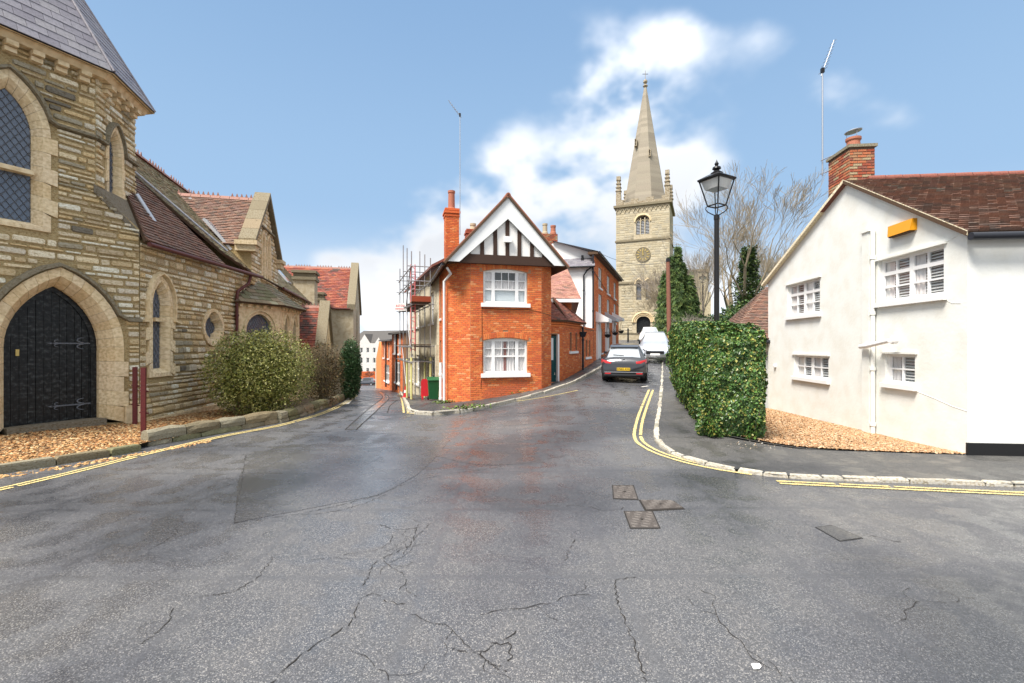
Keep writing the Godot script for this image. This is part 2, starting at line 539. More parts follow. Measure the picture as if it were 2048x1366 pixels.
func make_materials() -> void:
	var grain := noise_tex(1, 0.02, [[0.0, 0.70], [0.45, 0.93], [1.0, 1.0]])
	var blotch := noise_tex(2, 0.012, [[0.25, Color(.87, .84, .79)], [0.5, Color(.97, .95, .92)], [0.75, Color(1, 1, 1)]])
	var rough_stone := noise_tex(3, 0.03, [[0.2, Color(.76, .72, .64)], [0.4, Color(.93, .90, .84)], [0.6, Color(1, 1, 1)], [0.85, Color(.92, .90, .85)]])
	var hbump := noise_tex(4, 0.03, [])
	var fine := noise_tex(5, 0.12, [])
	M.grain = grain
	for k in PAL:
		var tex: Texture2D = rough_stone if k in ["rubble", "moss", "kerb"] else (blotch if k == "dressed" else grain)
		var sc := 1.1 if k in ["rubble", "kerb"] else 1.6
		var ro := 0.9
		if k == "slate": ro = 0.5
		elif k in ["oldclay", "clay", "redclay", "moss", "pinkclay"]: ro = 0.75
		var bcm := 0.6 if k in ["rubble", "kerb", "moss"] else 0.35
		M[k] = mat(Color.WHITE, ro, tex, sc, hbump, bcm, true)
		for i in PAL[k].size():
			M["%s_%d" % [k, i]] = mat(PAL[k][i], ro, tex, sc, hbump, bcm)
	M.mortar = mat(Color(.44, .345, .19), 0.95, rough_stone, 1.3, hbump, 1.5)
	M.brick_mortar = mat(Color(.42, .24, .14), 0.95, grain, 2.0)
	M.dark_mortar = mat(Color(.16, .11, .08), 0.95, grain, 2.0)
	M.ashlar = mat(Color(.77, .64, .42), 0.85, blotch, 0.8, hbump, 0.5)
	M.weathered = mat(Color(.20, .175, .135), 0.95, rough_stone, 1.0, hbump, 1.5)
	M.coping = mat(Color(.235, .21, .155), 0.95, rough_stone, 0.9, hbump, 1.5)
	M.churchstone = mat(Color(.46, .41, .31), 0.9, noise_tex(9, 0.03, [[0.15, Color(.86, .83, .77)], [0.42, Color(.94, .92, .88)], [0.6, Color(1, 1, .98)], [0.8, Color(.96, .94, .91)]]), 0.16, hbump, 1.5)
	M.spirestone = mat(Color(.39, .35, .275), 0.9, noise_tex(10, 0.03, [[0.2, Color(.66, .60, .52)], [0.5, Color(.92, .9, .86)], [0.8, Color(1, 1, 1)]]), 0.25, hbump, 2.0)
	# asphalt: coarse tone, pale aggregate, fine tooth
	var agg := FastNoiseLite.new()
	M.asphalt = asphalt_mat(Color(.138, .142, .149), 0.5)
	M.pave = asphalt_mat(Color(.115, .116, .113), 0.75)
	M.patch_asphalt = asphalt_mat(Color(.132, .135, .141), 0.28)
	M.redpatch = asphalt_mat(Color(.140, .131, .131), 0.52)
	M.crack = mat(Color(.022, .02, .018), 1.0)
	M.yellow = mat(Color(.66, .55, .25), 0.7, noise_tex(31, 0.05, [[0.22, Color(.35, .32, .28)], [0.36, Color(.85, .83, .8)], [0.6, Color(1, 1, 1)]]), 1.4)
	M.whiteline = mat(Color(.62, .60, .55), 0.7, grain, 2.0)
	M.earth = mat(Color(.13, .10, .065), 0.95, rough_stone, 0.6, hbump, 3.0)
	M.lawn = mat(Color(.09, .15, .035), 0.95, noise_tex(32, 0.08, [[0.2, Color(.5, .5, .4)], [0.7, Color(1, 1, 1)]]), 0.5, fine, 3.0)
	M.gravelbed = mat(Color(.27, .165, .085), 0.95, noise_tex(33, 0.25, [[0.2, Color(.4, .36, .3)], [0.5, Color(.9, .85, .8)], [0.8, Color(1, 1, 1)]], 512, FastNoiseLite.TYPE_CELLULAR, 1), 0.8, fine, 2.0)
	M.render = mat(Color(.74, .75, .72), 0.85, noise_tex(34, 0.008, [[0.2, Color(.965, .96, .945)], [0.5, Color(.985, .985, .98)], [0.8, Color(1, 1, 1)]], 512, FastNoiseLite.TYPE_SIMPLEX_SMOOTH, 6), 0.35, noise_tex(35, 0.05, []), 0.2)
	M.white_render = mat(Color(.82, .83, .82), 0.85)
	M.cream = mat(Color(.62, .56, .42), 0.85, grain, 0.5)
	M.white = mat(Color(.76, .76, .755), 0.45)
	M.barge = mat(Color(.74, .76, .76), 0.6)
	M.panel = mat(Color(.78, .77, .74), 0.8)
	M.timber = mat(Color(.055, .028, .018), 0.7, grain, 3.0)
	M.soffit = mat(Color(.10, .06, .035), 0.8, grain, 3.0)
	M.blackwood = mat(Color(.05, .054, .055), 0.42, noise_tex(36, 0.02, [[0.3, Color(.28, .28, .3)], [0.52, Color(.36, .37, .37)], [0.62, Color(.55, .56, .56)], [0.78, Color(1, 1, 1)]]), 0.9, hbump, 0.4)
	M.ironwork = mat(Color(.13, .14, .16), 0.5, grain, 3.0)
	M.black = mat(Color(.012, .012, .013), 0.35)
	M.lead = mat(Color(.52, .54, .57), 0.45, grain, 2.0)
	M.came = mat(Color(.13, .135, .15), 0.6)
	M.steel = mat(Color(.42, .44, .47), 0.4); M.steel.metallic = 0.8
	M.gutter = mat(Color(.10, .028, .024), 0.4)
	M.blackgutter = mat(Color(.02, .022, .028), 0.3)
	M.post = mat(Color(.13, .022, .022), 0.5, grain, 2.0)
	M.greendoor = mat(Color(.005, .055, .06), 0.35)
	M.redframe = mat(Color(.45, .02, .015), 0.4)
	M.bin = mat(Color(.012, .10, .035), 0.45)
	M.redplastic = mat(Color(.55, .02, .03), 0.5)
	M.scaff = mat(Color(.30, .30, .31), 0.45); M.scaff.metallic = 0.5
	M.scaffred = mat(Color(.62, .16, .17), 0.6)
	M.scaffyellow = mat(Color(.60, .58, .25), 0.6)
	M.board = mat(Color(.10, .065, .04), 0.85, grain, 2.0)
	M.orangewood = mat(Color(.32, .07, .03), 0.8, grain, 2.0)
	M.stucco = mat(Color(.66, .645, .62), 0.9, grain, 0.4)
	M.roofgrey = mat(Color(.10, .095, .09), 0.85, grain, 0.7)
	M.curtain = mat(Color(.80, .76, .74), 0.9)
	M.redcurtain = mat(Color(.34, .10, .06), 0.9)
	M.blindwhite = mat(Color(.72, .71, .68), 0.6)
	M.room = mat(Color(.36, .34, .30), 0.95)
	M.roomwarm = mat(Color(.42, .30, .22), 0.95)
	M.paleboard = mat(Color(.62, .68, .70), 0.6)
	M.dooroffwhite = mat(Color(.50, .51, .50), 0.5)
	M.bell = mat(Color(.62, .27, .01), 0.4)
	M.gold = mat(Color(.55, .41, .14), 0.35); M.gold.metallic = 0.4
	M.greenmat = mat(Color(.03, .09, .03), 0.9)
	var g := StandardMaterial3D.new()
	g.albedo_color = Color(0.55, 0.62, 0.66, 0.16)
	g.transparency = BaseMaterial3D.TRANSPARENCY_ALPHA
	g.roughness = 0.04
	g.metallic_specular = 0.6
	M.glass = g
	var g2 := g.duplicate()
	g2.albedo_color = Color(0.42, 0.46, 0.52, 0.75)
	g2.roughness = 0.12
	M.darkglass = g2
	M.painted_sky_glass = mat(Color(.30, .33, .36), 0.06)  # pale base colour paints the sky reflection into the up-tilted panes
	M.painted_sky_glass.metallic_specular = 0.9
	M.carglass = mat(Color(.02, .024, .026), 0.03)
	M.carglass.metallic_specular = 0.9
	M.tyre = mat(Color(.015, .015, .015), 0.85)
	M.alloy = mat(Color(.5, .5, .52), 0.3); M.alloy.metallic = 0.8
	M.lampred = mat(Color(.45, .01, .015), 0.15); M.lampred.clearcoat_enabled = true
	M.lampclear = mat(Color(.75, .77, .8), 0.08)
	M.chrome = mat(Color(.75, .75, .76), 0.12); M.chrome.metallic = 1.0
	M.plate_y = mat(Color(.80, .52, .03), 0.5)
	M.plate_w = mat(Color(.80, .80, .78), 0.5)
	M.concrete = mat(Color(.34, .33, .29), 0.9, rough_stone, 1.0, hbump, 1.0)
	M.terracotta = mat(Color(.42, .16, .10), 0.8, grain, 3.0)
	M.buffpot = mat(Color(.48, .40, .28), 0.8, grain, 3.0)
	M.manhole = mat(Color(.09, .078, .07), 0.55, grain, 4.0)
	M.bark = mat(Color(.20, .165, .125), 0.95, noise_tex(37, 0.05, [[0.2, Color(.5, .48, .44)], [0.6, Color(1, 1, 1)]]), 1.2, hbump, 2.0)
	M.palebark = mat(Color(.46, .37, .32), 0.9, noise_tex(38, 0.04, [[0.25, Color(.55, .5, .45)], [0.6, Color(1, 1, 1)]]), 0.8, hbump, 1.5)
	M.twig = mat(Color(.29, .24, .165), 0.95)
	M.greytwig = mat(Color(.29, .255, .22), 0.95)
	M.polewood = mat(Color(.25, .11, .075), 0.9, grain, 1.0)
	M.leaf = mat(Color.WHITE, 0.35, null, 1.0, null, 0.0, true)
	M.leaf.backlight_enabled = true
	M.leaf.backlight = Color(0.12, 0.16, 0.03)
	M.leafmatt = mat(Color.WHITE, 0.7, null, 1.0, null, 0.0, true)
	M.pebble = mat(Color.WHITE, 0.8, null, 1.0, null, 0.0, true)
	M.vcol = mat(Color.WHITE, 0.8, grain, 1.2, null, 0.0, true)

func asphalt_mat(col: Color, rough: float) -> StandardMaterial3D:
	if not M.has("asph_tex"):
		# pale and dark aggregate, a few millimetres across
		M.asph_tex = noise_tex(21, 0.26, [[0.0, 0.48], [0.35, 0.57], [0.7, 0.65], [0.87, 0.72], [0.91, Color(.93, .91, .87)], [1.0, Color(.97, .95, .91)]], 1024, FastNoiseLite.TYPE_CELLULAR, 1)
		M.asph_wide = noise_tex(22, 0.006, [[0.25, Color(.72, .73, .76)], [0.45, Color(.88, .88, .90)], [0.65, Color(1, .99, .985)]], 512, FastNoiseLite.TYPE_SIMPLEX_SMOOTH, 6)
		M.asph_bump = noise_tex(23, 0.22, [], 1024, FastNoiseLite.TYPE_SIMPLEX, 3)
		M.asph_rough = noise_tex(24, 0.005, [[0.30, 0.42], [0.46, 0.75], [0.60, 1.0]], 512, FastNoiseLite.TYPE_SIMPLEX_SMOOTH, 5)
	var m := mat(col * 1.9, rough, M.asph_tex, 0.55, M.asph_bump, 0.1)
	m.roughness_texture = M.asph_rough
	m.roughness_texture_channel = BaseMaterial3D.TEXTURE_CHANNEL_RED
	m.detail_enabled = true
	m.detail_blend_mode = BaseMaterial3D.BLEND_MODE_MUL
	m.detail_albedo = M.asph_wide
	m.detail_uv_layer = BaseMaterial3D.DETAIL_UV_2
	m.uv2_triplanar = true
	m.uv2_world_triplanar = true
	m.uv2_scale = Vector3.ONE * 0.06
	m.metallic_specular = 0.5
	return m

# ---------- camera, sky, sun ----------
func make_light() -> void:
	var cam := Camera3D.new()
	cam.name = "camera"
	add_child(cam)
	cam.position = Vector3(0, EYE, 0)
	var near := 0.05
	cam.set_frustum(1366.0 / FOC * near, Vector2(0, (HOR - 683.0) / FOC * near), near, 2000.0)
	cam.current = true
	var we := WorldEnvironment.new()
	we.name = "world"
	var env := Environment.new()
	env.background_mode = Environment.BG_SKY
	var sky := Sky.new()
	var sm := PanoramaSkyMaterial.new()
	sm.panorama = ImageTexture.create_from_image(sky_image())
	sky.sky_material = sm
	env.sky = sky
	env.background_energy_multiplier = 1.0
	env.tonemap_mode = Environment.TONE_MAPPER_LINEAR
	env.tonemap_exposure = EXPOSURE
	env.ambient_light_source = Environment.AMBIENT_SOURCE_SKY
	env.sdfgi_enabled = true
	env.ssao_enabled = true
	env.ssil_enabled = true
	we.environment = env
	add_child(we)
	var sun := DirectionalLight3D.new()
	sun.name = "sun"
	sun.light_energy = 0.95
	sun.light_angular_distance = 20.0
	sun.light_color = Color(1.0, 0.97, 0.93)
	sun.shadow_enabled = true
	add_child(sun)
	sun.look_at_from_position(Vector3(-11, 24, 11), Vector3.ZERO)

const EXPOSURE := 2.7

# clouds in view: pixel centre, half sizes, strength
const CLOUDS := [[1290, 110, 140, 90, 0.54], [1230, 185, 105, 68, 0.44], [1370, 70, 60, 45, 0.26], [1540, 70, 75, 55, 0.26], [1200, 360, 200, 95, 0.72], [1060, 420, 120, 90, 0.5], [1010, 300, 50, 45, 0.3], [1350, 340, 120, 60, 0.4], [900, 480, 120, 120, 0.55], [840, 620, 130, 130, 0.85], [740, 640, 90, 90, 0.7], [960, 400, 60, 70, 0.3], [1680, 190, 85, 65, 0.5], [1800, 225, 60, 40, 0.28], [1790, 100, 40, 25, 0.2], [530, 370, 60, 30, 0.2], [660, 520, 40, 25, 0.3], [1400, 560, 250, 120, 0.55], [1290, 230, 160, 60, 0.45]]

func sky_image() -> Image:
	var w := 2048
	var h := 1024
	var im := Image.create_empty(w, h, false, Image.FORMAT_RGBF)
	var f := FastNoiseLite.new()
	f.seed = 11
	f.frequency = 2.4
	f.fractal_octaves = 6
	f.fractal_gain = 0.52
	var big := FastNoiseLite.new()
	big.seed = 23
	big.frequency = 0.9
	big.fractal_octaves = 3
	var top := Color(.092, .158, .262)
	var mid := Color(.142, .218, .318)
	var low := Color(.31, .355, .40)
	for y in h:
		var el := (0.5 - (y + 0.5) / h) * PI
		if el < -0.12:
			for x in w: im.set_pixel(x, y, Color(.30, .29, .27))
			continue
		var se := maxf(sin(el), 0.0)
		var base := low.lerp(mid, smoothstep(0.0, 0.28, se)).lerp(top, smoothstep(0.22, 0.75, se))
		var ce := cos(el)
		for x in w:
			var az := (x + 0.5) / w * TAU   # 0 looks along -z
			var dir := Vector3(sin(az) * ce, sin(el), -cos(az) * ce)
			var n := f.get_noise_3d(dir.x * 1.3, dir.y * 2.0, dir.z * 1.3)
			var cover := 0.0
			if dir.z < -0.35 and absf(dir.x) < -dir.z * 1.35 and dir.y < -dir.z * 0.95:
				var px := 1024.0 - FOC * dir.x / dir.z
				var py := HOR + FOC * dir.y / dir.z
				for c in CLOUDS:
					var dx: float = (px - c[0]) / c[2]
					var dy: float = (py - c[1]) / c[3]
					var q := dx * dx + dy * dy
					if q < 6.0: cover += c[4] * exp(-q * 0.9)
				cover = cover * (0.92 + n * 1.7) - 0.22 + n * 0.14
			else:
				cover = big.get_noise_3d(dir.x, dir.y * 1.5, dir.z) * 0.9 + 0.5 + n * 0.7
			var a := smoothstep(-0.04, 0.7, cover) * 0.92
			var bright := Color(.26, .262, .266).lerp(Color(.225, .23, .24), smoothstep(0.45, 0.9, cover + n * 0.4))
			im.set_pixel(x, y, base.lerp(bright * (1.0 + 2.0 * se + 1.1 * (1.0 - smoothstep(0.0, 0.22, se))), a))   # overcast law: brighter towards the zenith; hazy white at the horizon
	return im

# ---------- the ground ----------
func grid(mb: MB, xs: Array, ds: Array, lift: float) -> void:
	for j in ds.size() - 1:
		for i in xs.size() - 1:
			mb.quad(GV(xs[i], ds[j], lift), GV(xs[i + 1], ds[j], lift), GV(xs[i + 1], ds[j + 1], lift), GV(xs[i], ds[j + 1], lift))

func steps(list: Array) -> Array:   # [from, to, step, to, step, ...]
	var out := [list[0]]
	var at: float = list[0]
	for k in range(1, list.size(), 2):
		while at < list[k] - 0.001:
			at = minf(at + list[k + 1], list[k])
			out.push_back(at)
	return out

func make_ground() -> void:
	var ground := struct("ground", "earth beyond the roads")
	var mb := MB.new()
	grid(mb, steps([-600.0, -60.0, 60.0, -20.0, 4.0, 24.0, 1.0, 80.0, 4.0, 600.0, 60.0]), steps([-200.0, -40.0, 40.0, -8.0, 4.0, 40.0, 1.0, 110.0, 5.0, 900.0, 60.0]), -0.06)
	obj(ground, "ground_sheet", mb, M.earth)
	var road := struct("road", "wet grey asphalt junction with cracks and patches")
	mb = MB.new()
	grid(mb, steps([-40.0, -14.0, 2.0, 14.0, 0.4, 30.0, 2.0]), steps([-20.0, -4.0, 2.0, 34.0, 0.4, 110.0, 2.0]), 0.0)
	obj(road, "asphalt", mb, M.asphalt)
	# repaired patches
	var trench := MB.new()
	loft(trench, gpath([468, 1046, 490, 930, 560, 890]), gpath([760, 990, 840, 945, 900, 880]), 10, 0.004, 0.004, 30)
	obj(road, "asphalt_patch", trench, M.patch_asphalt)
	var lane := MB.new()
	loft(lane, gpath([690, 860, 735, 820, 765, 795, 757, 784]), gpath([712, 860, 755, 820, 778, 795, 763, 784]), 3, 0.004, 0.004, 30)
	obj(road, "asphalt_patch", lane, M.patch_asphalt)
	for e in [[860, 905, 940, 885, 1030, 868, 870, 912, 960, 930, 1090, 925], [1000, 845, 1050, 838, 1100, 835, 1010, 852, 1060, 848, 1110, 842]]:
		var r := MB.new()
		loft(r, gpath(e.slice(0, 6)), gpath(e.slice(6, 12)), 6, 0.004, 0.004, 20)
		obj(road, "worn_red_patch", r, M.redpatch)
	# cracks: jagged open joints
	var cracks := MB.new()
	var lines := [[468, 1046, 560, 1034, 640, 1020, 750, 992, 830, 962, 920, 945, 1000, 935], [468, 1046, 480, 980, 492, 910], [600, 905, 700, 893, 780, 880, 850, 872],
		[540, 1366, 620, 1300, 700, 1245, 735, 1190, 780, 1205, 812, 1210], [730, 1170, 745, 1130, 770, 1115, 820, 1090, 835, 1050],
		[900, 1297, 960, 1305, 985, 1290, 1010, 1280, 1040, 1255], [960, 1305, 975, 1325, 1000, 1335, 1025, 1360], [985, 1290, 1018, 1290, 1016, 1330],
		[1232, 1160, 1235, 1200, 1245, 1230, 1262, 1270, 1285, 1340, 1295, 1366], [1232, 1160, 1270, 1155], [400, 1195, 460, 1185, 510, 1160, 545, 1115],
		[1060, 925, 1100, 917, 1140, 910], [1150, 1080, 1130, 1120], [1720, 1066, 1760, 1076, 1800, 1085], [600, 1030, 660, 1025, 720, 1010, 770, 990], [760, 1050, 800, 1060, 840, 1055], [280, 1290, 330, 1250, 345, 1215]]
	for l in lines:
		var p := gpath(l, 0.05)
		for i in p.size():
			p[i] += Vector2(rng.randf_range(-1, 1), rng.randf_range(-1, 1)) * 0.018
		ribbon(cracks, p, 0.0065, 0.0055, 0.0035, 0.1)
	# finer wandering cracks that branch
	for e in [[820, 1230], [700, 1300], [620, 1120], [880, 1080], [1400, 1180], [300, 1100], [1800, 1240], [760, 1150], [1090, 1010], [960, 1230]]:
		var q := GP(e[0], e[1])
		var main := rng.randf() * TAU
		var dir := main
		var pl := PackedVector2Array([q])
		for k in rng.randi_range(14, 34):
			dir = lerpf(dir + rng.randfn() * 0.5, main, 0.25)
			q += Vector2(cos(dir), sin(dir)) * 0.05
			pl.push_back(q)
			if k % 9 == 8:
				var bd := dir + (0.9 if rng.randf() < 0.5 else -0.9)
				var bp := PackedVector2Array([q])
				var bq := q
				for m in 8:
					bd += rng.randfn() * 0.45
					bq += Vector2(cos(bd), sin(bd)) * 0.04
					bp.push_back(bq)
				ribbon(cracks, bp, 0.0035, 0.0055, 0.0012, 0.15)
		ribbon(cracks, pl, 0.0045, 0.0055, 0.002, 0.12)
	obj(road, "road_crack", cracks, M.crack)
	# patch joints in the lane
	var seams := MB.new()
	for l in [[690, 860, 735, 820, 765, 795, 757, 784], [712, 860, 755, 820, 778, 795, 763, 784], [775, 826, 780, 812, 795, 800]]:
		ribbon(seams, gpath(l, 0.2), 0.03, 0.0075, 0.008)
	obj(road, "patch_joint", seams, M.crack)
	# painted lines
	yellow(road, [-300, 1045, 0, 979, 150, 944, 290, 909, 450, 872, 560, 851, 650, 825, 690, 806, 714, 790], 0.13)
	yellow(road, [1302, 780, 1283, 830, 1275, 866, 1280, 884, 1310, 903, 1370, 923, 1440, 938, 1505, 948], 0.14)
	yellow(road, [1556, 965, 1700, 972, 1850, 979, 2048, 988, 2300, 996], 0.13)
	yellow(road, [800, 786, 806, 800, 812, 826], 0.14)
	yellow(road, [812, 827, 880, 828, 1000, 808, 1080, 796, 1155, 781], 0.0)
	var wl := MB.new()
	ribbon(wl, gpath([1283, 774, 1296, 772]), 0.1, 0.004, 0.01)
	ribbon(wl, gpath([700, 799, 690, 808]), 0.3, 0.004, 0.02)
	obj(road, "white_marking", wl, M.whiteline)
	make_left_side()
	make_house_pavement()
	make_right_side()
	make_covers()

func yellow(road: Node3D, px: Array, gap: float) -> void:
	var p := gpath(px, 0.12)
	for s in ([-0.5, 0.5] if gap > 0.0 else [0.0]):
		var mb := MB.new()
		ribbon(mb, offset(p, s * gap), 0.07, 0.009, 0.006, 0.012)
		obj(road, "yellow_line", mb, M.yellow)

func kerb_run(parent: Node3D, p: PackedVector2Array, l0: float, l1: float, width: float, height: float, pal: String, called := "kerb_stone", rough := 1.0) -> void:
	var c := Curve2D.new()
	for q in p: c.add_point(q)
	c.bake_interval = 0.05
	var at := 0.0
	var total := c.get_baked_length()
	while at < total - 0.05:
		var l := minf(rng.randf_range(l0, l1), total - at)
		var a := c.sample_baked(at + 0.006)
		var b := c.sample_baked(at + l - 0.006)
		at += l
		if (b - a).length() < 0.04: continue
		var t := (b - a).normalized()
		var s := Vector2(-t.y, t.x)
		var mb := MB.new()
		var jit := func(): return rng.randf_range(-0.012, 0.012) * rough
		var wi := width * rng.randf_range(0.92, 1.06)
		var hh := height * rng.randf_range(0.9, 1.1)
		var lo := []
		var hi := []
		var ch := minf(0.02 * rough + 0.008, wi * 0.25)
		for e in [[a, -1], [b, -1], [b, 1], [a, 1]]:
			var q: Vector2 = e[0] + s * e[1] * wi * 0.5
			lo.push_back(GV(q.x, q.y, -0.12))
			var inn: Vector2 = (a + b) * 0.5
			var mid: Vector2 = q + (inn - q).normalized() * 0.004
			hi.push_back(GV(mid.x + jit.call(), mid.y + jit.call(), hh - ch))
		var top := []
		var cen: Vector3 = (hi[0] + hi[1] + hi[2] + hi[3]) * 0.25
		for k in 4:
			var q: Vector3 = hi[k]
			var dir := Vector3(cen.x - q.x, 0, cen.z - q.z).normalized()
			top.push_back(q + dir * ch + Vector3.UP * (ch + jit.call() * 0.5))
		for k in 4:
			var j := (k + 1) % 4
			mb.quad(lo[k], lo[j], hi[j], hi[k])
			mb.quad(hi[k], hi[j], top[j], top[k])
		mb.quad(top[0], top[1], top[2], top[3])
		obj(parent, called, mb, M["%s_%d" % [pal, pick(PAL[pal], cen, null)]])

func pebbles(parent: Node3D, called: String, a: PackedVector2Array, b: PackedVector2Array, la: Array, lb: Array, count: int, size: float, cols: Array) -> void:
	var shape := MB.new()
	var ring := []
	for k in 5: ring.push_back(Vector3(cos(TAU * k / 5.0), 0.1, sin(TAU * k / 5.0)))
	for k in 5: shape.tri(ring[(k + 1) % 5], ring[k], Vector3(0.1, 0.75, 0.05))
	var mm := MultiMesh.new()
	mm.transform_format = MultiMesh.TRANSFORM_3D
	mm.use_colors = true
	mm.mesh = shape.mesh()
	mm.instance_count = count
	a = resample(a, 41)
	b = resample(b, 41)
	for i in count:
		var t := rng.randf() * 39.999
		var s := rng.randf()
		var k := int(t)
		var q := a[k].lerp(a[k + 1], t - k).lerp(b[k].lerp(b[k + 1], t - k), s)
		var lift := lerpf(lerpf(la[0], la[1], t / 40.0), lerpf(lb[0], lb[1], t / 40.0), s)
		var r := size * rng.randf_range(0.45, 1.2)
		var bs := Basis.from_euler(Vector3(rng.randf_range(-.5, .5), rng.randf() * TAU, rng.randf_range(-.5, .5))) * Basis.from_scale(Vector3(r * rng.randf_range(0.7, 1.4), r * 0.7, r))
		mm.set_instance_transform(i, Transform3D(bs, GV(q.x, q.y, lift - 0.002)))
		mm.set_instance_color(i, cols[rng.randi() % cols.size()] * rng.randf_range(0.75, 1.15))
	var o := MultiMeshInstance3D.new()
	o.name = called
	o.multimesh = mm
	o.material_override = M.pebble
	o.set_meta("kind", "stuff")
	parent.add_child(o, true)

func bed(mb: MB, a: PackedVector2Array, b: PackedVector2Array, la: Array, lb: Array) -> void:
	a = resample(a, 41)
	b = resample(b, 41)
	for i in 40:
		for k in 8:
			var p := []
			for e in [[i, k], [i + 1, k], [i + 1, k + 1], [i, k + 1]]:
				var s: float = e[1] / 8.0
				var q: Vector2 = a[e[0]].lerp(b[e[0]], s)
				p.push_back(GV(q.x, q.y, lerpf(lerpf(la[0], la[1], e[0] / 40.0), lerpf(lb[0], lb[1], e[0] / 40.0), s)))
			mb.quad(p[0], p[1], p[2], p[3])

func make_left_side() -> void:
	var kerb := struct("chapel_kerb", "mossy grey kerb stones along the chapel gravel")
	var kp := gpath([-400, 1030, -200, 990, 0, 948, 150, 925, 284, 902], 0.2)
	kerb_run(kerb, offset(kp, 0.1), 0.75, 1.1, 0.2, 0.15, "moss", "kerb_stone", 1.2)
	# leaf-strewn gravel in front of the chapel
	var grav := struct("chapel_gravel", "orange brown gravel and dead leaves before the chapel door")
	var far := PackedVector2Array([Vector2(-12.8, 7.0), Vector2(-11.1, 10.35), Vector2(-9.95, 12.65), Vector2(-10.0, 14.0), Vector2(-10.2, 16.5)])
	var lip := offset(kp, 0.2)
	lip.append_array(offset(gpath([300, 897, 430, 872, 560, 846, 590, 836], 0.2), 0.22))
	var mb := MB.new()
	bed(mb, lip, far, [0.11, 0.1], [0.36, 0.06])
	obj(grav, "gravel_bed", mb, M.gravelbed)
	pebbles(grav, "gravel", lip, far, [0.115, 0.105], [0.365, 0.065], 16000, 0.03, [Color(.37, .20, .075), Color(.46, .29, .13), Color(.30, .14, .05), Color(.50, .37, .20), Color(.21, .10, .04), Color(.40, .19, .065)])
	# leaves that drifted onto the gutter
	pebbles(grav, "dead_leaves", gpath([0, 958, 150, 934, 284, 910, 420, 885]), gpath([0, 951, 150, 928, 284, 905, 420, 880]), [0.004, 0.004], [0.004, 0.004], 260, 0.035, [Color(.40, .24, .10), Color(.50, .33, .15), Color(.30, .16, .07)])
	# verge strip by the lane, beside the bushes
	var verge := struct("verge", "mossy earth verge behind the low wall")
	mb = MB.new()
	loft(mb, gpath([560, 846, 620, 828, 680, 805, 708, 790]), PackedVector2Array([Vector2(-9.9, 16.0), Vector2(-9.6, 19.0), Vector2(-10.6, 24.0), Vector2(-12.0, 31.0), Vector2(-13.5, 40.0)]), 4, 0.06, 0.1, 30)
	obj(verge, "earth_sheet", mb, M.earth)
	# the low boundary wall of long stones
	var lw := thing("low_stone_wall", GV(GP(430, 875).x, GP(430, 875).y), "low mossy wall of long rough stones along the lane below the bushes", "wall")
	var line := offset(gpath([296, 893, 430, 869, 556, 846], 0.15), 0.14)
	for row in 2:
		for side in 1:
			stone_row(lw, line, -0.08 + row * 0.2, 0.23, 0.34 - row * 0.04, 0.5, 1.1)
	var lw2 := thing("low_stone_wall", GV(GP(640, 825).x, GP(640, 825).y), "broken low wall of small mossy stones between brown shrub and lane", "wall")
	var line2 := offset(gpath([566, 846, 620, 829, 670, 810, 700, 795], 0.15), 0.2)
	for row in 2: stone_row(lw2, line2, -0.06 + row * 0.18, 0.2, 0.34, 0.35, 0.8)

func stone_row(parent: Node3D, p: PackedVector2Array, y: float, h: float, width: float, l0: float, l1: float) -> void:
	var c := Curve2D.new()
	for q in p: c.add_point(q)
	c.bake_interval = 0.05
	var at := 0.0
	var total := c.get_baked_length()
	while at < total - 0.1:
		var l := minf(rng.randf_range(l0, l1), total - at)
		if total - at - l < l0 * 0.5: l = total - at
		var a := c.sample_baked(at + 0.01)
		var b := c.sample_baked(at + l - 0.01)
		at += l
		var pa := GV(a.x, a.y, y)
		var pb := GV(b.x, b.y, y)
		var x := pb - pa
		var z := Vector3(x.z, 0, -x.x).normalized()
		var up := z.cross(x.normalized()) * -1.0
		if up.y < 0.0: up = -up
		var mb := MB.new()
		# rounded block: lengthwise rings of eight points
		var n := maxi(3, int(l / 0.18))
		var prev := []
		for i in n + 1:
			var t := float(i) / n
			var e := 0.86 if i == 0 or i == n else 1.0
			var ring := []
			for q in [[-1.0, 0.0], [-1.05, 0.45], [-0.9, 0.85], [-0.5, 1.02], [0.5, 1.02], [0.9, 0.85], [1.05, 0.45], [1.0, 0.0]]:
				var j := rng.randf_range(0.9, 1.1)
				ring.push_back(pa + x * t + z * q[0] * width * 0.5 * e * j + up * q[1] * h * lerpf(e, 1.0, 0.3) * rng.randf_range(0.92, 1.06))
			if i > 0:
				for k in 7: mb.quad(prev[k], prev[k + 1], ring[k + 1], ring[k])
			if i == 0 or i == n:
				for k in range(1, 7): mb.tri(ring[0], ring[k], ring[k + 1])
			prev = ring
		obj(parent, "wall_stone", mb, M[["moss_0", "moss_2", "moss_3", "moss_5", "moss_1", "moss_4"][rng.randi() % 6]])

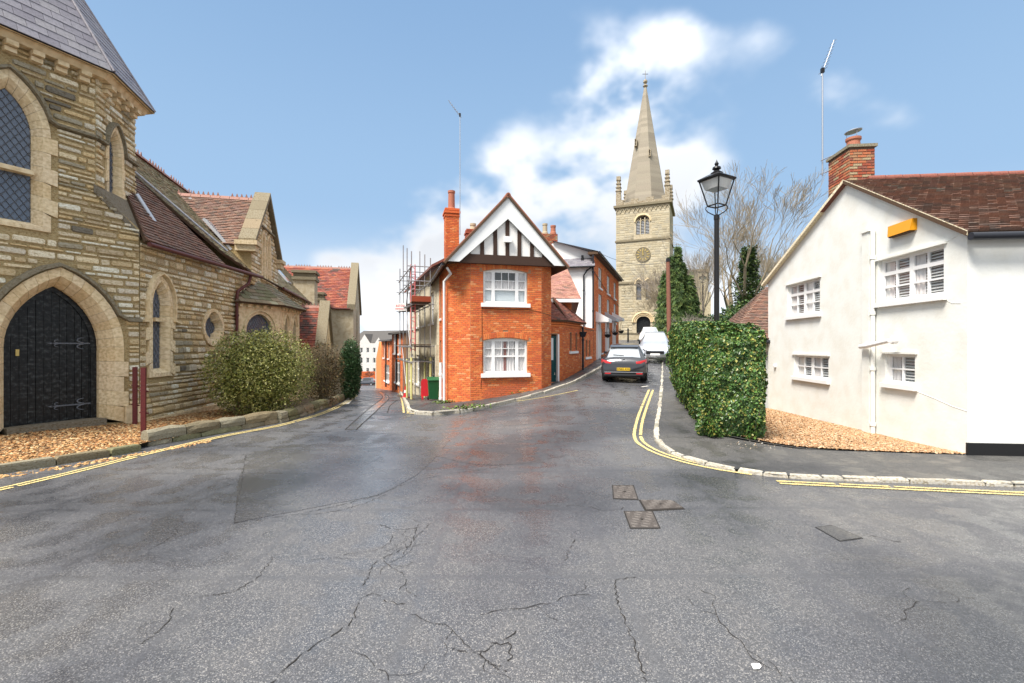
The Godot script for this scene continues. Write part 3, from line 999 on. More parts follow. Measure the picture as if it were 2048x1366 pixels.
func make_house_pavement() -> void:
	var pv := struct("house_pavement", "dark asphalt pavement round the brick house")
	var edge := gpath([795, 776, 806, 795, 816, 815, 826, 827, 880, 830, 940, 823, 1000, 810, 1060, 796, 1100, 784, 1150, 766, 1200, 738, 1212, 726], 0.2)
	var inner := smooth([Vector2(-7.9, 36.0), Vector2(-4.6, 26.0), Vector2(-3.2, 21.0), Vector2(-2.5, 18.7), Vector2(-1.6, 18.2), Vector2(1.0, 18.8), Vector2(1.9, 20.0), Vector2(2.2, 21.0), Vector2(3.3, 23.0), Vector2(4.7, 27.2), Vector2(7.0, 33.0)], 0.3)
	var mb := MB.new()
	loft(mb, offset(edge, -0.06), inner, 6, 0.1, 0.12, 90)
	obj(pv, "asphalt_sheet", mb, M.pave)
	kerb_run(pv, edge, 0.45, 0.9, 0.13, 0.12, "kerb")

func make_right_side() -> void:
	var pv := struct("cottage_pavement", "grey asphalt pavement round the hedge and cottage")
	var edge := gpath([1326, 722, 1325, 760, 1319, 820, 1313, 862, 1317, 886, 1350, 910, 1420, 932, 1490, 945, 1560, 954, 1700, 961, 1850, 966, 2048, 973, 2500, 985], 0.12)
	var inner := smooth([Vector2(8.4, 26.0), Vector2(5.6, 16.0), Vector2(5.0, 13.0), Vector2(4.4, 10.6), Vector2(5.2, 9.7), Vector2(7.0, 9.15), Vector2(8.6, 8.86), Vector2(12.0, 8.5), Vector2(16.0, 8.1)], 0.3)
	var mb := MB.new()
	loft(mb, offset(edge, -0.05), inner, 8, 0.05, 0.13, 110)
	obj(pv, "asphalt_sheet", mb, M.pave)
	kerb_run(pv, edge, 0.3, 0.62, 0.115, 0.065, "kerb", "kerb_stone", 1.6)
	# gravel drive before the cottage's gable wall
	var dr := struct("gravel_drive", "golden gravel drive beside the white cottage")
	var near := PackedVector2Array([Vector2(4.6, 10.4), Vector2(5.4, 9.75), Vector2(7.0, 9.2), Vector2(8.65, 8.9)])
	var wall := PackedVector2Array([Vector2(6.6, 17.3), Vector2(9.4, 17.3), Vector2(9.2, 14.0), Vector2(8.75, 9.6)])
	mb = MB.new()
	bed(mb, near, wall, [0.14, 0.14], [0.03, 0.1])
	obj(dr, "gravel_bed", mb, M.gravelbed)
	pebbles(dr, "gravel", near, wall, [0.145, 0.145], [0.035, 0.105], 30000, 0.026, [Color(.40, .235, .12), Color(.46, .30, .165), Color(.34, .185, .085), Color(.50, .37, .24), Color(.26, .135, .065)])
	pebbles(dr, "spilled_gravel", gpath([1500, 885, 1700, 905, 1920, 918]), gpath([1440, 905, 1700, 922, 1980, 935]), [0.135, 0.135], [0.085, 0.085], 420, 0.011, [Color(.55, .37, .21), Color(.62, .5, .36), Color(.6, .58, .52)])
	# churchyard lawn on the hill
	var lawn := struct("churchyard_lawn", "green churchyard bank below the church")
	mb = MB.new()
	loft(mb, smooth([Vector2(11.3, 30), Vector2(15, 42), Vector2(19.2, 53), Vector2(23, 58), Vector2(30, 80), Vector2(34, 110)], 1.0), smooth([Vector2(60, 30), Vector2(60, 42), Vector2(60, 53), Vector2(60, 60), Vector2(62, 80), Vector2(64, 110)], 1.0), 14, 0.3, 0.3, 40)
	obj(lawn, "grass_sheet", mb, M.lawn)

func make_covers() -> void:
	# inspection covers let into the road
	var spec := [[[1226, 972, 1266, 972, 1275, 999, 1228, 997], "small square iron cover in the road with a central keyhole"],
		[[1281, 1001, 1346, 1003, 1366, 1018, 1293, 1022], "wide iron road cover tilted above the asphalt"],
		[[1250, 1024, 1304, 1024, 1318, 1056, 1262, 1056], "iron road cover with wavy ribs beside the tilted one"],
		[[1634, 1056, 1664, 1052, 1722, 1076, 1680, 1082], "road cover filled with asphalt inside a thin black frame"]]
	for k in 4:
		var s: Array = spec[k][0]
		var q := []
		for i in 4: q.push_back(GP(s[i * 2], s[i * 2 + 1]))
		var c: Vector2 = (q[0] + q[1] + q[2] + q[3]) / 4.0
		var t := thing("road_cover", GV(c.x, c.y), spec[k][1], "manhole cover", "iron covers in the road")
		var lift := 0.007 if k != 1 else 0.012
		var plate := MB.new()
		var fr := MB.new()
		var p := []
		var o := []
		for i in 4:
			var e: Vector2 = q[i]
			p.push_back(GV(e.x, e.y, lift + (0.01 if k == 1 and i >= 2 else 0.0)))
			var f := c + (e - c) * 1.09
			o.push_back(GV(f.x, f.y, 0.006))
		var low := []
		for e in p: low.push_back(e - Vector3(0, 0.03, 0))
		plate.hexa(low, p)
		var ol := []
		for e in o: ol.push_back(e - Vector3(0, 0.03, 0))
		fr.hexa(ol, o)
		obj(t, "frame", fr, M.crack if k != 3 else M.black)
		obj(t, "plate", plate, M.manhole if k != 3 else M.pave)
		if k < 3:
			var n := 7
			for i in n:
				var ribs := MB.new()
				var a: Vector3 = p[0].lerp(p[3], (i + 0.5) / n)
				var b: Vector3 = p[1].lerp(p[2], (i + 0.5) / n)
				var w: Vector3 = (p[3] - p[0]) / n * 0.28
				var prev := []
				for m in 9:
					var z: Vector3 = w * sin(m * 1.6 + i) * 0.8
					var g: Vector3 = a.lerp(b, m / 8.0 * 0.9 + 0.05) + z
					var cur := [g - w * 0.6, g + Vector3(0, 0.011, 0), g + w * 0.6]
					if m > 0:
						ribs.quad(prev[0], cur[0], cur[1], prev[1])
						ribs.quad(prev[1], cur[1], cur[2], prev[2])
					prev = cur
				obj(t, "rib", ribs, M.manhole)
			var hole := MB.new()
			hole.lathe(Transform3D(Basis(), (p[0] + p[1] + p[2] + p[3]) * 0.25), [Vector2(0.022, -0.005), Vector2(0.022, 0.008), Vector2(0, 0.008)], 10)
			obj(t, "keyhole", hole, M.crack)

# ---------- stone building parts ----------
func densify(inner: PackedVector2Array, outer: PackedVector2Array, most: float) -> Array:
	var a := PackedVector2Array()
	var b := PackedVector2Array()
	for i in inner.size():
		var j := (i + 1) % inner.size()
		var m := maxi(1, int(ceil((inner[j] - inner[i]).length() / most)))
		for k in m:
			a.push_back(inner[i].lerp(inner[j], float(k) / m))
			b.push_back(outer[i].lerp(outer[j], float(k) / m))
	return [a, b]

# dressed blocks round an opening; first segment is the sill
func surround(parent: Node3D, T: Transform3D, inner: PackedVector2Array, outer: PackedVector2Array, w_front: float, w_in: float, block := 0.34, quoin := 0.12, sill := true, pal := "dressed") -> void:
	var dn := densify(inner, outer, block)
	var a: PackedVector2Array = dn[0]
	var b: PackedVector2Array = dn[1]
	var lo := 1e9
	for p in inner: lo = minf(lo, p.y)
	var n := a.size()
	for i in n:
		var j := (i + 1) % n
		var is_sill := absf(a[i].y - a[j].y) < 0.001 and absf(a[i].y - lo) < 0.01
		if is_sill and not sill: continue
		var o0 := b[i]
		var o1 := b[j]
		var vertical := absf(a[i].x - a[j].x) < 0.002
		if vertical and i % 2 == 0:   # long and short work
			var s := signf(b[i].x - a[i].x)
			o0.x += s * quoin; o1.x += s * quoin
		var e := (a[j] - a[i]) * 0.003 / maxf((a[j] - a[i]).length(), 0.01)
		var p0 := a[i] + e
		var p1 := a[j] - e
		o0 += e; o1 -= e
		var m0 := p0.lerp(b[i] + e, 0.5)
		var m1 := p1.lerp(b[j] - e, 0.5)
		var mb := MB.new()
		var V := func(p: Vector2, w: float) -> Vector3: return T * Vector3(p.x, p.y, w)
		mb.quad(V.call(o0, w_front), V.call(o1, w_front), V.call(m1, w_front), V.call(m0, w_front))
		mb.quad(V.call(m0, w_front), V.call(m1, w_front), V.call(m1.lerp(p1, 0.5), lerpf(w_front, w_in, 0.35)), V.call(m0.lerp(p0, 0.5), lerpf(w_front, w_in, 0.35)))
		mb.quad(V.call(m0.lerp(p0, 0.5), lerpf(w_front, w_in, 0.35)), V.call(m1.lerp(p1, 0.5), lerpf(w_front, w_in, 0.35)), V.call(p1, w_in * 0.8), V.call(p0, w_in * 0.8))
		mb.quad(V.call(p0, w_in * 0.8), V.call(p1, w_in * 0.8), V.call(p1, w_in - 0.12), V.call(p0, w_in - 0.12))
		mb.quad(V.call(o1, w_front), V.call(o0, w_front), V.call(o0, -0.06), V.call(o1, -0.06))
		mb.quad(V.call(o0, w_front), V.call(m0, w_front), V.call(p0, w_in), V.call(o0, -0.06))
		mb.quad(V.call(m1, w_front), V.call(o1, w_front), V.call(o1, -0.06), V.call(p1, w_in))
		obj(parent, "surround_stone", mb, M["%s_%d" % [pal, pick(PAL[pal], T * Vector3(p0.x, p0.y, 0), null)]])

func moulding(mb: MB, T: Transform3D, line: PackedVector2Array, half: float, w0: float, w1: float) -> void:   # a bar along a polyline on a wall
	var prev := []
	for i in line.size():
		var t := (line[mini(i + 1, line.size() - 1)] - line[maxi(i - 1, 0)]).normalized()
		var s := Vector2(-t.y, t.x) * half
		var p := line[i]
		var cur := [T * Vector3(p.x - s.x, p.y - s.y, w0), T * Vector3(p.x - s.x * 0.7, p.y - s.y * 0.7, w1), T * Vector3(p.x + s.x * 0.4, p.y + s.y * 0.4, w1 * 0.95), T * Vector3(p.x + s.x, p.y + s.y, w0)]
		if i > 0:
			for k in 3: mb.quad(prev[k], cur[k], cur[k + 1], prev[k + 1])
		if i == 0 or i == line.size() - 1: mb.quad(cur[0], cur[1], cur[2], cur[3])
		prev = cur

func hood_line(o: PackedVector2Array, grow: float, from_y: float) -> PackedVector2Array:   # the part of an arch outline above from_y, left to right
	var out := PackedVector2Array()
	var c := Vector2(0, 0)
	for p in o: c += p
	c /= o.size()
	for i in range(o.size() - 1, -1, -1):
		if o[i].y >= from_y: out.push_back(o[i] + Vector2(signf(o[i].x - c.x) * grow if absf(o[i].x - c.x) > 0.05 else 0.0, grow * (0.3 if o[i].y < from_y + 0.1 else 1.0)))
	return out

func lattice(poly: PackedVector2Array, T: Transform3D, w: float, step: float, r := 0.008) -> MB:
	var mb := MB.new()
	for s: float in [-1.0, 1.0]:
		for k in range(-80, 81):
			var c := k * step
			var pl := PackedVector2Array([Vector2(poly[0].x - 4.0, poly[0].y + c * 1.5 - 4.0 * s * 1.45), Vector2(poly[0].x + 8.0, poly[0].y + c * 1.5 + 8.0 * s * 1.45)])
			for seg in Geometry2D.intersect_polyline_with_polygon(pl, poly):
				mb.tube([T * Vector3(seg[0].x, seg[0].y, w), T * Vector3(seg[-1].x, seg[-1].y, w)], [r, r], 3, Color.WHITE, false)
	return mb

func face_sheet(T: Transform3D, poly: PackedVector2Array, w: float) -> MB:
	var mb := MB.new()
	var idx := Geometry2D.triangulate_polygon(poly)
	for k in range(0, idx.size(), 3):
		var a := poly[idx[k]]
		var b := poly[idx[k + 1]]
		var c := poly[idx[k + 2]]
		if (b - a).cross(c - a) < 0.0:
			var q := b; b = c; c = q
		mb.tri(T * Vector3(a.x, a.y, w), T * Vector3(b.x, b.y, w), T * Vector3(c.x, c.y, w))
	return mb

# a closed room behind an opening: side faces and a back wall, so that it is dark only because little light gets in
func room_behind(T: Transform3D, poly: PackedVector2Array, w: float, depth: float) -> MB:
	var mb := face_sheet(T, poly, w - depth)
	for i in poly.size():
		var p := poly[i]
		var q := poly[(i + 1) % poly.size()]
		mb.quad(T * Vector3(p.x, p.y, w - depth), T * Vector3(q.x, q.y, w - depth), T * Vector3(q.x, q.y, w), T * Vector3(p.x, p.y, w))
	return mb

func grow(p: PackedVector2Array, by: float) -> PackedVector2Array:
	var q := Geometry2D.offset_polygon(p, by, Geometry2D.JOIN_MITER)
	return q[0] if q.size() else p

# leaded church window: glass, lead lattice, dark interior and dressed blocks
func church_window(parent: Node3D, T: Transform3D, inner: PackedVector2Array, outer: PackedVector2Array, step: float, opts := {}) -> Node3D:
	var w_in: float = opts.get("w_in", -0.16)
	var win := obj(parent, "window", face_sheet(T, grow(inner, 0.02), w_in), M.darkglass)
	obj(win, "lead_lattice", lattice(inner, T, w_in + 0.015, step, opts.get("bar", 0.008)), M.came)
	obj(win, "room_interior", room_behind(T, grow(inner, 0.03), w_in - 0.03, opts.get("deep", 1.4)), M.room)
	if opts.get("blocks", true):
		surround(win, T, inner, outer, opts.get("front", 0.05), w_in, opts.get("block", 0.34), opts.get("quoin", 0.12))
	if opts.has("transom"):
		var mb := MB.new()
		var xs := scan(inner, opts.transom)
		mb.bx(T, Vector3(xs[0], opts.transom - 0.05, w_in - 0.02), Vector3(xs[1], opts.transom + 0.05, 0.03))
		obj(win, "transom", mb, M.ashlar)
	if opts.has("mullions"):
		var mb := MB.new()
		for u in opts.mullions:
			var pts := scan_v(inner, u)
			mb.bx(T, Vector3(u - 0.05, pts[0], w_in - 0.02), Vector3(u + 0.05, pts[1], w_in + 0.1))
		obj(win, "mullion", mb, M.ashlar)
	return win

func scan_v(poly: PackedVector2Array, u: float) -> Array:
	var sw := PackedVector2Array()
	for p in poly: sw.push_back(Vector2(p.y, p.x))
	return scan(sw, u)

func masonry(parent: Node3D, walls: Array, c: Dictionary, pal: String, depth: float, called := "stone", most := 300, dark = null) -> void:   # walls: [T, outline, holes]
	var list := []
	for w in walls:
		for e in courses(w[1], w[2], c): list.push_back([w[0], e[0], e[1], e[2], e[3]])
	pieces(parent, called, list, "brick" if called == "brick" else "stone", pal, depth, most, dark)

# roof plane: polygon whose first edge is the eave, left to right seen from outside
func roof_face(pts: Array) -> Array:
	var x: Vector3 = (pts[1] - pts[0]).normalized()
	var z: Vector3 = x.cross(pts[2] - pts[0]).normalized()
	var T := Transform3D(Basis(x, z.cross(x), z), pts[0])
	var inv := T.affine_inverse()
	var poly := PackedVector2Array()
	for p in pts:
		var q: Vector3 = inv * p
		poly.push_back(Vector2(q.x, q.y))
	return [T, poly]

func tiled_roof(parent: Node3D, faces: Array, c: Dictionary, pal: String, under: Material, called := "tile", most := 300, thick := 0.02, part := "roof") -> Node3D:
	var mb := MB.new()
	var list := []
	for f in faces:
		var r := roof_face(f)
		wall_sheet(mb, r[0], r[1], [], 0.0)
		# underside of the roof deck
		wall_sheet(mb, r[0], r[1], [], -0.08)
		for i in r[1].size():
			var p: Vector2 = r[1][i]
			var q: Vector2 = r[1][(i + 1) % r[1].size()]
			var T: Transform3D = r[0]
			mb.quad(T * Vector3(p.x, p.y, -0.08), T * Vector3(q.x, q.y, -0.08), T * Vector3(q.x, q.y, 0.0), T * Vector3(p.x, p.y, 0.0))
		for e in courses(r[1], [], c): list.push_back([r[0], e[0], e[1], e[2], e[3]])
	var roof := obj(parent, part, mb, under)
	pieces(roof, called, list, "tile", pal, thick, most)
	return roof

func gutter_run(parent: Node3D, a: Vector3, b: Vector3, r: float, m: Material, called := "gutter") -> void:
	var mb := MB.new()
	var n := maxi(2, int((b - a).length() / 1.2))
	var pts := []
	var rad := []
	for i in n + 1:
		pts.push_back(a.lerp(b, float(i) / n)); rad.push_back(r)
	mb.tube(pts, rad, 8)
	obj(parent, called, mb, m)

func pipe(parent: Node3D, pts: Array, r: float, m: Material, called := "downpipe", collars := 0) -> MeshInstance3D:
	var mb := MB.new()
	var rad := []
	for p in pts: rad.push_back(r)
	mb.tube(pts, rad, 10)
	for k in collars:
		var t := (k + 0.5) / collars
		var a: Vector3 = pts[-2].lerp(pts[-1], t)
		var dir: Vector3 = (pts[-1] - pts[-2]).normalized() * 0.04
		mb.tube([a - dir, a + dir], [r * 1.35, r * 1.35], 10)
	return obj(parent, called, mb, m)

# ---------- the stone chapel on the left ----------
func XD(x: float, y: float, d: float) -> Vector3: return Vector3(x, y, -d)

func make_chapel() -> void:
	var rub := {"h0": 0.08, "h1": 0.22, "l0": 0.16, "l1": 0.62, "gap": 0.024, "least": 0.07, "jit": 0.15}
	# --- tower ---
	var tw := thing("chapel_tower", Vector3(-13.65, 0.2, -11.6), "rubble stone chapel tower with black arched door and slate spire roof", "tower")
	var TA := frame(Vector3(-11.1, 0, -10.35), Vector3(0.447, 0, -0.894))
	var outA := PackedVector2Array([Vector2(-2.5, -0.2), Vector2(2.5, -0.2), Vector2(2.5, 5.3), Vector2(1.55, 6.12), Vector2(1.55, 9.0), Vector2(-1.55, 9.0), Vector2(-1.55, 6.12), Vector2(-2.5, 5.3)])
	var d_in := arch(0.87, 0.34, 0.86, 2.15, 3.62, 9)
	var d_out := arch(0.87, 0.2, 1.26, 2.15, 4.04, 9)
	var w_in := arch(0.0, 5.0, 0.42, 7.0, 7.9, 7)
	var w_out := arch(0.0, 4.82, 0.70, 7.0, 8.28, 7)
	var TB := frame(Vector3(-10.41, 0, -11.74), Vector3(-0.2425, 0, -0.970))
	var outB := PackedVector2Array([Vector2(0, 6.12), Vector2(0.92, 5.35), Vector2(1.85, 6.12), Vector2(1.85, 9.0), Vector2(0, 9.0)])
	var b_in := arch(0.8, 6.25, 0.2, 7.3, 7.78, 6)
	var b_out := arch(0.8, 6.12, 0.40, 7.3, 8.05, 6)
	var mb := MB.new()
	wall_sheet(mb, TA, outA, [d_out, w_out])
	wall_sheet(mb, TB, outB, [b_out])
	# remaining faces of the tower, seen only from elsewhere
	var ctr := Vector3(-13.65, 0, -11.6)
	var a0 := TA * Vector3(-1.55, 0, 0)
	var a1 := TA * Vector3(1.55, 0, 0)
	var b1 := TB * Vector3(1.85, 0, 0)
	var ring := [a0, a1, b1, ctr * 2.0 - a0, ctr * 2.0 - a1, ctr * 2.0 - b1]
	for k in ring.size():
		if k < 2: continue
		var p: Vector3 = ring[k]
		var q: Vector3 = ring[(k + 1) % 6]
		mb.quad(p + Vector3(0, -0.2, 0), q + Vector3(0, -0.2, 0), q + Vector3(0, 9, 0), p + Vector3(0, 9, 0))
	# side return of the lower stage
	var c0 := TA * Vector3(2.5, 0, 0)
	mb.quad(c0 + Vector3(0, -0.2, 0), c0 + Vector3(-1.2, -0.2, -0.9), c0 + Vector3(-1.2, 5.3, -0.9), c0 + Vector3(0, 5.3, 0))
	obj(tw, "wall", mb, M.mortar)
	var weather := func(p: Vector3) -> float:
		# soot and lichen above the door arch and under the broach, as the photograph shows
		return 0.2 * exp(-pow((p.y - 4.75) / 0.65, 2.0)) * smoothstep(-11.0, -10.2, p.x)
	masonry(tw, [[TA, outA, [grow(d_out, 0.12), grow(w_out, 0.12)]], [TB, outB, [grow(b_out, 0.06)]]], rub, "rubble", 0.05, "stone", 300, weather)
	# broach over the cut corner
	var br := MB.new()
	var bc := TA * Vector3(2.5, 5.2, 0.02)
	var p0 := TA * Vector3(1.5, 6.2, 0.05)
	var p1 := TB * Vector3(1.85, 6.2, 0.05)
	var p2 := TB * Vector3(0.8, 6.2, 0.06)
	br.tri(p0, bc, p2); br.tri(p2, bc, p1)
	br.quad(p0, bc, bc - Vector3(0, 0.12, 0), p0 - Vector3(0, 0.2, 0))
	br.quad(bc, p1, p1 - Vector3(0, 0.5, 0), bc - Vector3(0, 0.12, 0))
	br.tri(bc - Vector3(0, 0.12, 0), p1 - Vector3(0, 0.5, 0), p0 - Vector3(0, 0.2, 0))
	obj(tw, "broach", br, M.weathered)
	# door
	surround_door(tw, TA, d_in, d_out)
	church_window(tw, TA, w_in, w_out, 0.14, {"transom": 6.12, "w_in": -0.18, "bar": 0.009})
	church_window(tw, TB, b_in, b_out, 0.12, {"w_in": -0.14, "quoin": 0.05})
	# string course, hoods, cornice and corbels
	var st := MB.new()
	var hood := hood_line(w_out, 0.05, 7.35)
	hood.insert(0, Vector2(-1.5, 7.38)); hood.push_back(Vector2(0.8, 7.38)); hood.push_back(Vector2(1.56, 7.38))
	moulding(st, TA, hood, 0.06, 0.0, 0.14)
	var hb := hood_line(b_out, 0.04, 7.4)
	hb.insert(0, Vector2(0.0, 7.38)); hb.insert(1, Vector2(0.36, 7.38)); hb.push_back(Vector2(1.28, 7.38)); hb.push_back(Vector2(1.87, 7.38))
	moulding(st, TB, hb, 0.05, 0.0, 0.12)
	obj(tw, "string_course", st, M.coping)
	var dh := MB.new()
	var dl := hood_line(d_out, 0.06, 2.3)
	var dline := PackedVector2Array()
	for p in dl:
		if p.y > 2.9: dline.push_back(p)
	dline.push_back(Vector2(2.25, 2.86)); dline.push_back(Vector2(2.52, 2.86))
	moulding(dh, TA, dline, 0.06, 0.0, 0.13)
	obj(tw, "hood_mould", dh, M.coping)
	for e in [[2.14, 2.58], [-2.5, -0.42]]:
		var plinth := MB.new()
		plinth.bx(TA, Vector3(e[0], -0.2, 0.0), Vector3(e[1], 0.62, 0.13))
		obj(tw, "plinth", plinth, M.ashlar)
	for e in [[TA, -1.5, 1.5, 7], [TB, 0.1, 1.75, 4]]:
		for k in e[3]:
			var u := lerpf(e[1], e[2], (k + 0.5) / e[3])
			var cb := MB.new()
			cb.bx(e[0], Vector3(u - 0.1, 8.62, 0.0), Vector3(u + 0.1, 8.72, 0.16))
			cb.bx(e[0], Vector3(u - 0.1, 8.735, 0.0), Vector3(u + 0.1, 8.84, 0.26))
			obj(tw, "corbel", cb, M.ashlar)
	var apex := Vector3(-13.65, 15.5, -11.6)
	var cor := MB.new()
	var low := []
	var top := []
	var ev := []
	for p in ring:
		var o: Vector3 = (p - ctr)
		low.push_back(p + o.normalized() * 0.22 + Vector3(0, 8.86, 0))
		top.push_back(p + o.normalized() * 0.3 + Vector3(0, 8.98, 0))
		ev.push_back(p + o.normalized() * 0.46 + Vector3(0, 8.98, 0))
	for k in 6:
		var j := (k + 1) % 6
		cor.quad(low[k], low[j], top[j], top[k])
		cor.quad(low[j], low[k], ring[k] + Vector3(0, 8.86, 0), ring[j] + Vector3(0, 8.86, 0))
		cor.quad(top[k], top[j], ev[j], ev[k])
	obj(tw, "cornice", cor, M.ashlar)
	var faces := []
	for k in 6: faces.push_back([ev[k] + Vector3(0, 0.03, 0), ev[(k + 1) % 6] + Vector3(0, 0.03, 0), apex])
	tiled_roof(tw, faces, {"h0": 0.24, "h1": 0.24, "l0": 0.36, "l1": 0.36, "gap": 0.008, "bond": true}, "slate", M.blackgutter, "slate", 200, 0.016)
	var hips := MB.new()
	for k in [1, 2]: hips.tube([ev[k] + Vector3(0, 0.06, 0), apex], [0.035, 0.03], 6)
	obj(tw, "hip_roll", hips, M.slate_1)
	# --- nave wall, aisle, dormer gable, bay and end transept ---
	var ch := thing("chapel", Vector3(-12.5, -0.3, -22.0), "long yellow stone chapel with clay tiled roof, gables and lancet windows", "church")
	var TC := frame(Vector3(-9.98, 0, -12.6), Vector3(-0.0736, 0, -0.997))
	var lenC := 6.1
	var outC := rect(0.0, -0.6, lenC, 5.0)
	var l_in := arch(0.80, 1.53, 0.22, 3.35, 3.85, 6)
	var l_out := arch(0.80, 1.3, 0.5, 3.35, 4.18, 6)
	var q_c := Vector2(3.5, 2.8)
	var q_out := circle(q_c, 0.64, 32)
	var q_in := circle(q_c, 0.44, 32, 0.32, 4)
	mb = MB.new()
	wall_sheet(mb, TC, outC, [l_out, q_out])
	var TD := frame(Vector3(-10.43, 0, -18.7), Vector3(-0.2425, 0, -0.970))
	var outD := rect(0.0, -1.8, 24.0, 5.1)
	wall_sheet(mb, TD, outD, [])
	obj(ch, "wall", mb, M.mortar)
	var stain := func(p: Vector3) -> float: return 0.22 * exp(-pow((p.y - 4.5) / 0.8, 2.0)) * smoothstep(-14.5, -13.0, p.z)
	masonry(ch, [[TC, outC, [grow(l_out, 0.1), q_out]], [TD, rect(2.0, -1.8, 24, 5.1), []]], {"h0": 0.09, "h1": 0.25, "l0": 0.14, "l1": 0.5, "gap": 0.02, "least": 0.07, "jit": 0.14}, "rubble", 0.045, "stone", 300, stain)
	church_window(ch, TC, l_in, l_out, 0.15, {"transom": 2.92, "w_in": -0.16})
	church_window(ch, TC, q_in, q_out, 0.15, {"w_in": -0.2, "block": 0.3, "quoin": 0.0})
	var hm := MB.new()
	var hl := hood_line(l_out, 0.07, 3.0)
	hl.insert(0, Vector2(0.02, 2.86)); hl.insert(1, Vector2(0.24, 2.86)); hl.push_back(Vector2(1.36, 2.9)); hl.push_back(Vector2(1.62, 2.86))
	moulding(hm, TC, hl, 0.05, 0.0, 0.13)
	obj(ch, "hood_mould", hm, M.ashlar)
	var fo := MB.new()
	fo.bx(TC, Vector3(0.0, -0.6, 0.0), Vector3(lenC, 0.16, 0.1))
	obj(ch, "plinth", fo, M.ashlar)
	# roofs
	var rub_tile := {"h0": 0.115, "h1": 0.115, "l0": 0.17, "l1": 0.17, "gap": 0.006, "bond": true}
	var e0 := XD(-9.72, 4.98, 12.5)
	var e1 := XD(-9.98, 4.98, 16.4)
	var e2 := XD(-10.15, 5.02, 18.7)
	var tp := XD(-11.5, 7.38, 14.2)
	tiled_roof(ch, [[e0, e1, tp, XD(-11.2, 7.0, 13.4)]], rub_tile, "oldclay", M.soffit, "tile", 170, 0.045)
	var mainface := [XD(-9.95, 5.0, 16.5), XD(-15.6, 5.0, 41.0), XD(-20.75, 9.8, 42.0), XD(-13.85, 9.8, 14.4), XD(-11.5, 7.38, 14.2)]
	mainface[0] = e1 + Vector3(0, 0.02, 0)
	tiled_roof(ch, [[XD(-10.15, 5.02, 18.4), XD(-15.7, 5.02, 41.0), XD(-20.75, 9.8, 42.0), XD(-13.75, 9.8, 14.0), XD(-11.45, 7.38, 14.2), XD(-10.0, 5.45, 16.4)]], {"h0": 0.16, "h1": 0.16, "l0": 0.24, "l1": 0.24, "gap": 0.006, "bond": true}, "moss", M.soffit, "tile", 130, 0.03)
	# far slope of the nave, for a closed roof
	var fs := MB.new()
	fs.quad(XD(-20.75, 9.8, 42.0), XD(-25.5, 5.0, 41.0), XD(-18.6, 5.0, 14.0), XD(-13.75, 9.8, 14.0))
	fs.quad(XD(-18.6, 5.0, 14.0), XD(-25.5, 5.0, 41.0), XD(-25.5, -3.0, 41.0), XD(-18.6, -1.0, 14.0))
	obj(ch, "far_slope", fs, M.clay_0)
	var fl := MB.new()
	fl.tube([e1 + Vector3(0.05, 0.5, 0), tp + Vector3(0.05, 0.1, 0)], [0.035, 0.035], 6)
	obj(ch, "lead_flashing", fl, M.lead)
	# ridge crests
	crest(ch, XD(-13.75, 9.82, 14.0), XD(-20.75, 9.82, 42.0), 60)
	gutter_run(ch, e0 + Vector3(0.08, -0.1, 0), e2 + Vector3(0.1, -0.1, -0.2), 0.065, M.gutter)
	gutter_run(ch, XD(-11.0, 4.93, 22.6), XD(-14.6, 4.93, 36.5), 0.065, M.gutter)
	var dp := TC * Vector3(5.0, 0, 0.14)
	pipe(ch, [dp + Vector3(0.16, 4.9, -0.5), dp + Vector3(0.12, 4.55, -0.4), dp + Vector3(0.0, 4.2, 0.1), dp + Vector3(0, 4.0, 0.15), dp + Vector3(0, -0.2, 0.15)], 0.055, M.gutter, "downpipe", 3)
	# roof lights and flue
	for e in [[20.2, 7.65, 0.9], [18.6, 6.35, 0.9], [25.6, 7.6, 0.8], [28.5, 6.4, 0.8]]:
		var d: float = e[0]
		var y: float = e[1]
		var run := (y - 5.05) * 0.94
		var o := XD(-5.75 - 0.25 * d - run + 0.1, y + 0.1, d)
		var x := Vector3(-0.2425, 0, -0.97)
		var up := Vector3(-0.62, 0.75, 0.15).normalized()
		var T := Transform3D(Basis(x, up, x.cross(up).normalized()), o)
		var sk := MB.new()
		sk.bx(T, Vector3(-0.5, -0.75, 0.0), Vector3(0.5, 0.75, 0.09))
		var rl := obj(ch, "roof_light", sk, M.lead)
		var gl := MB.new()
		gl.bx(T, Vector3(-0.42, -0.66, 0.07), Vector3(0.42, 0.66, 0.1))
		obj(rl, "pane", gl, M.painted_sky_glass)
	pipe(ch, [XD(-10.75, 6.5, 13.45), XD(-10.35, 5.75, 13.6)], 0.07, M.steel, "flue_pipe")
	make_chapel_gable(ch)
	make_chapel_bay(ch)
	make_chapel_end(ch)

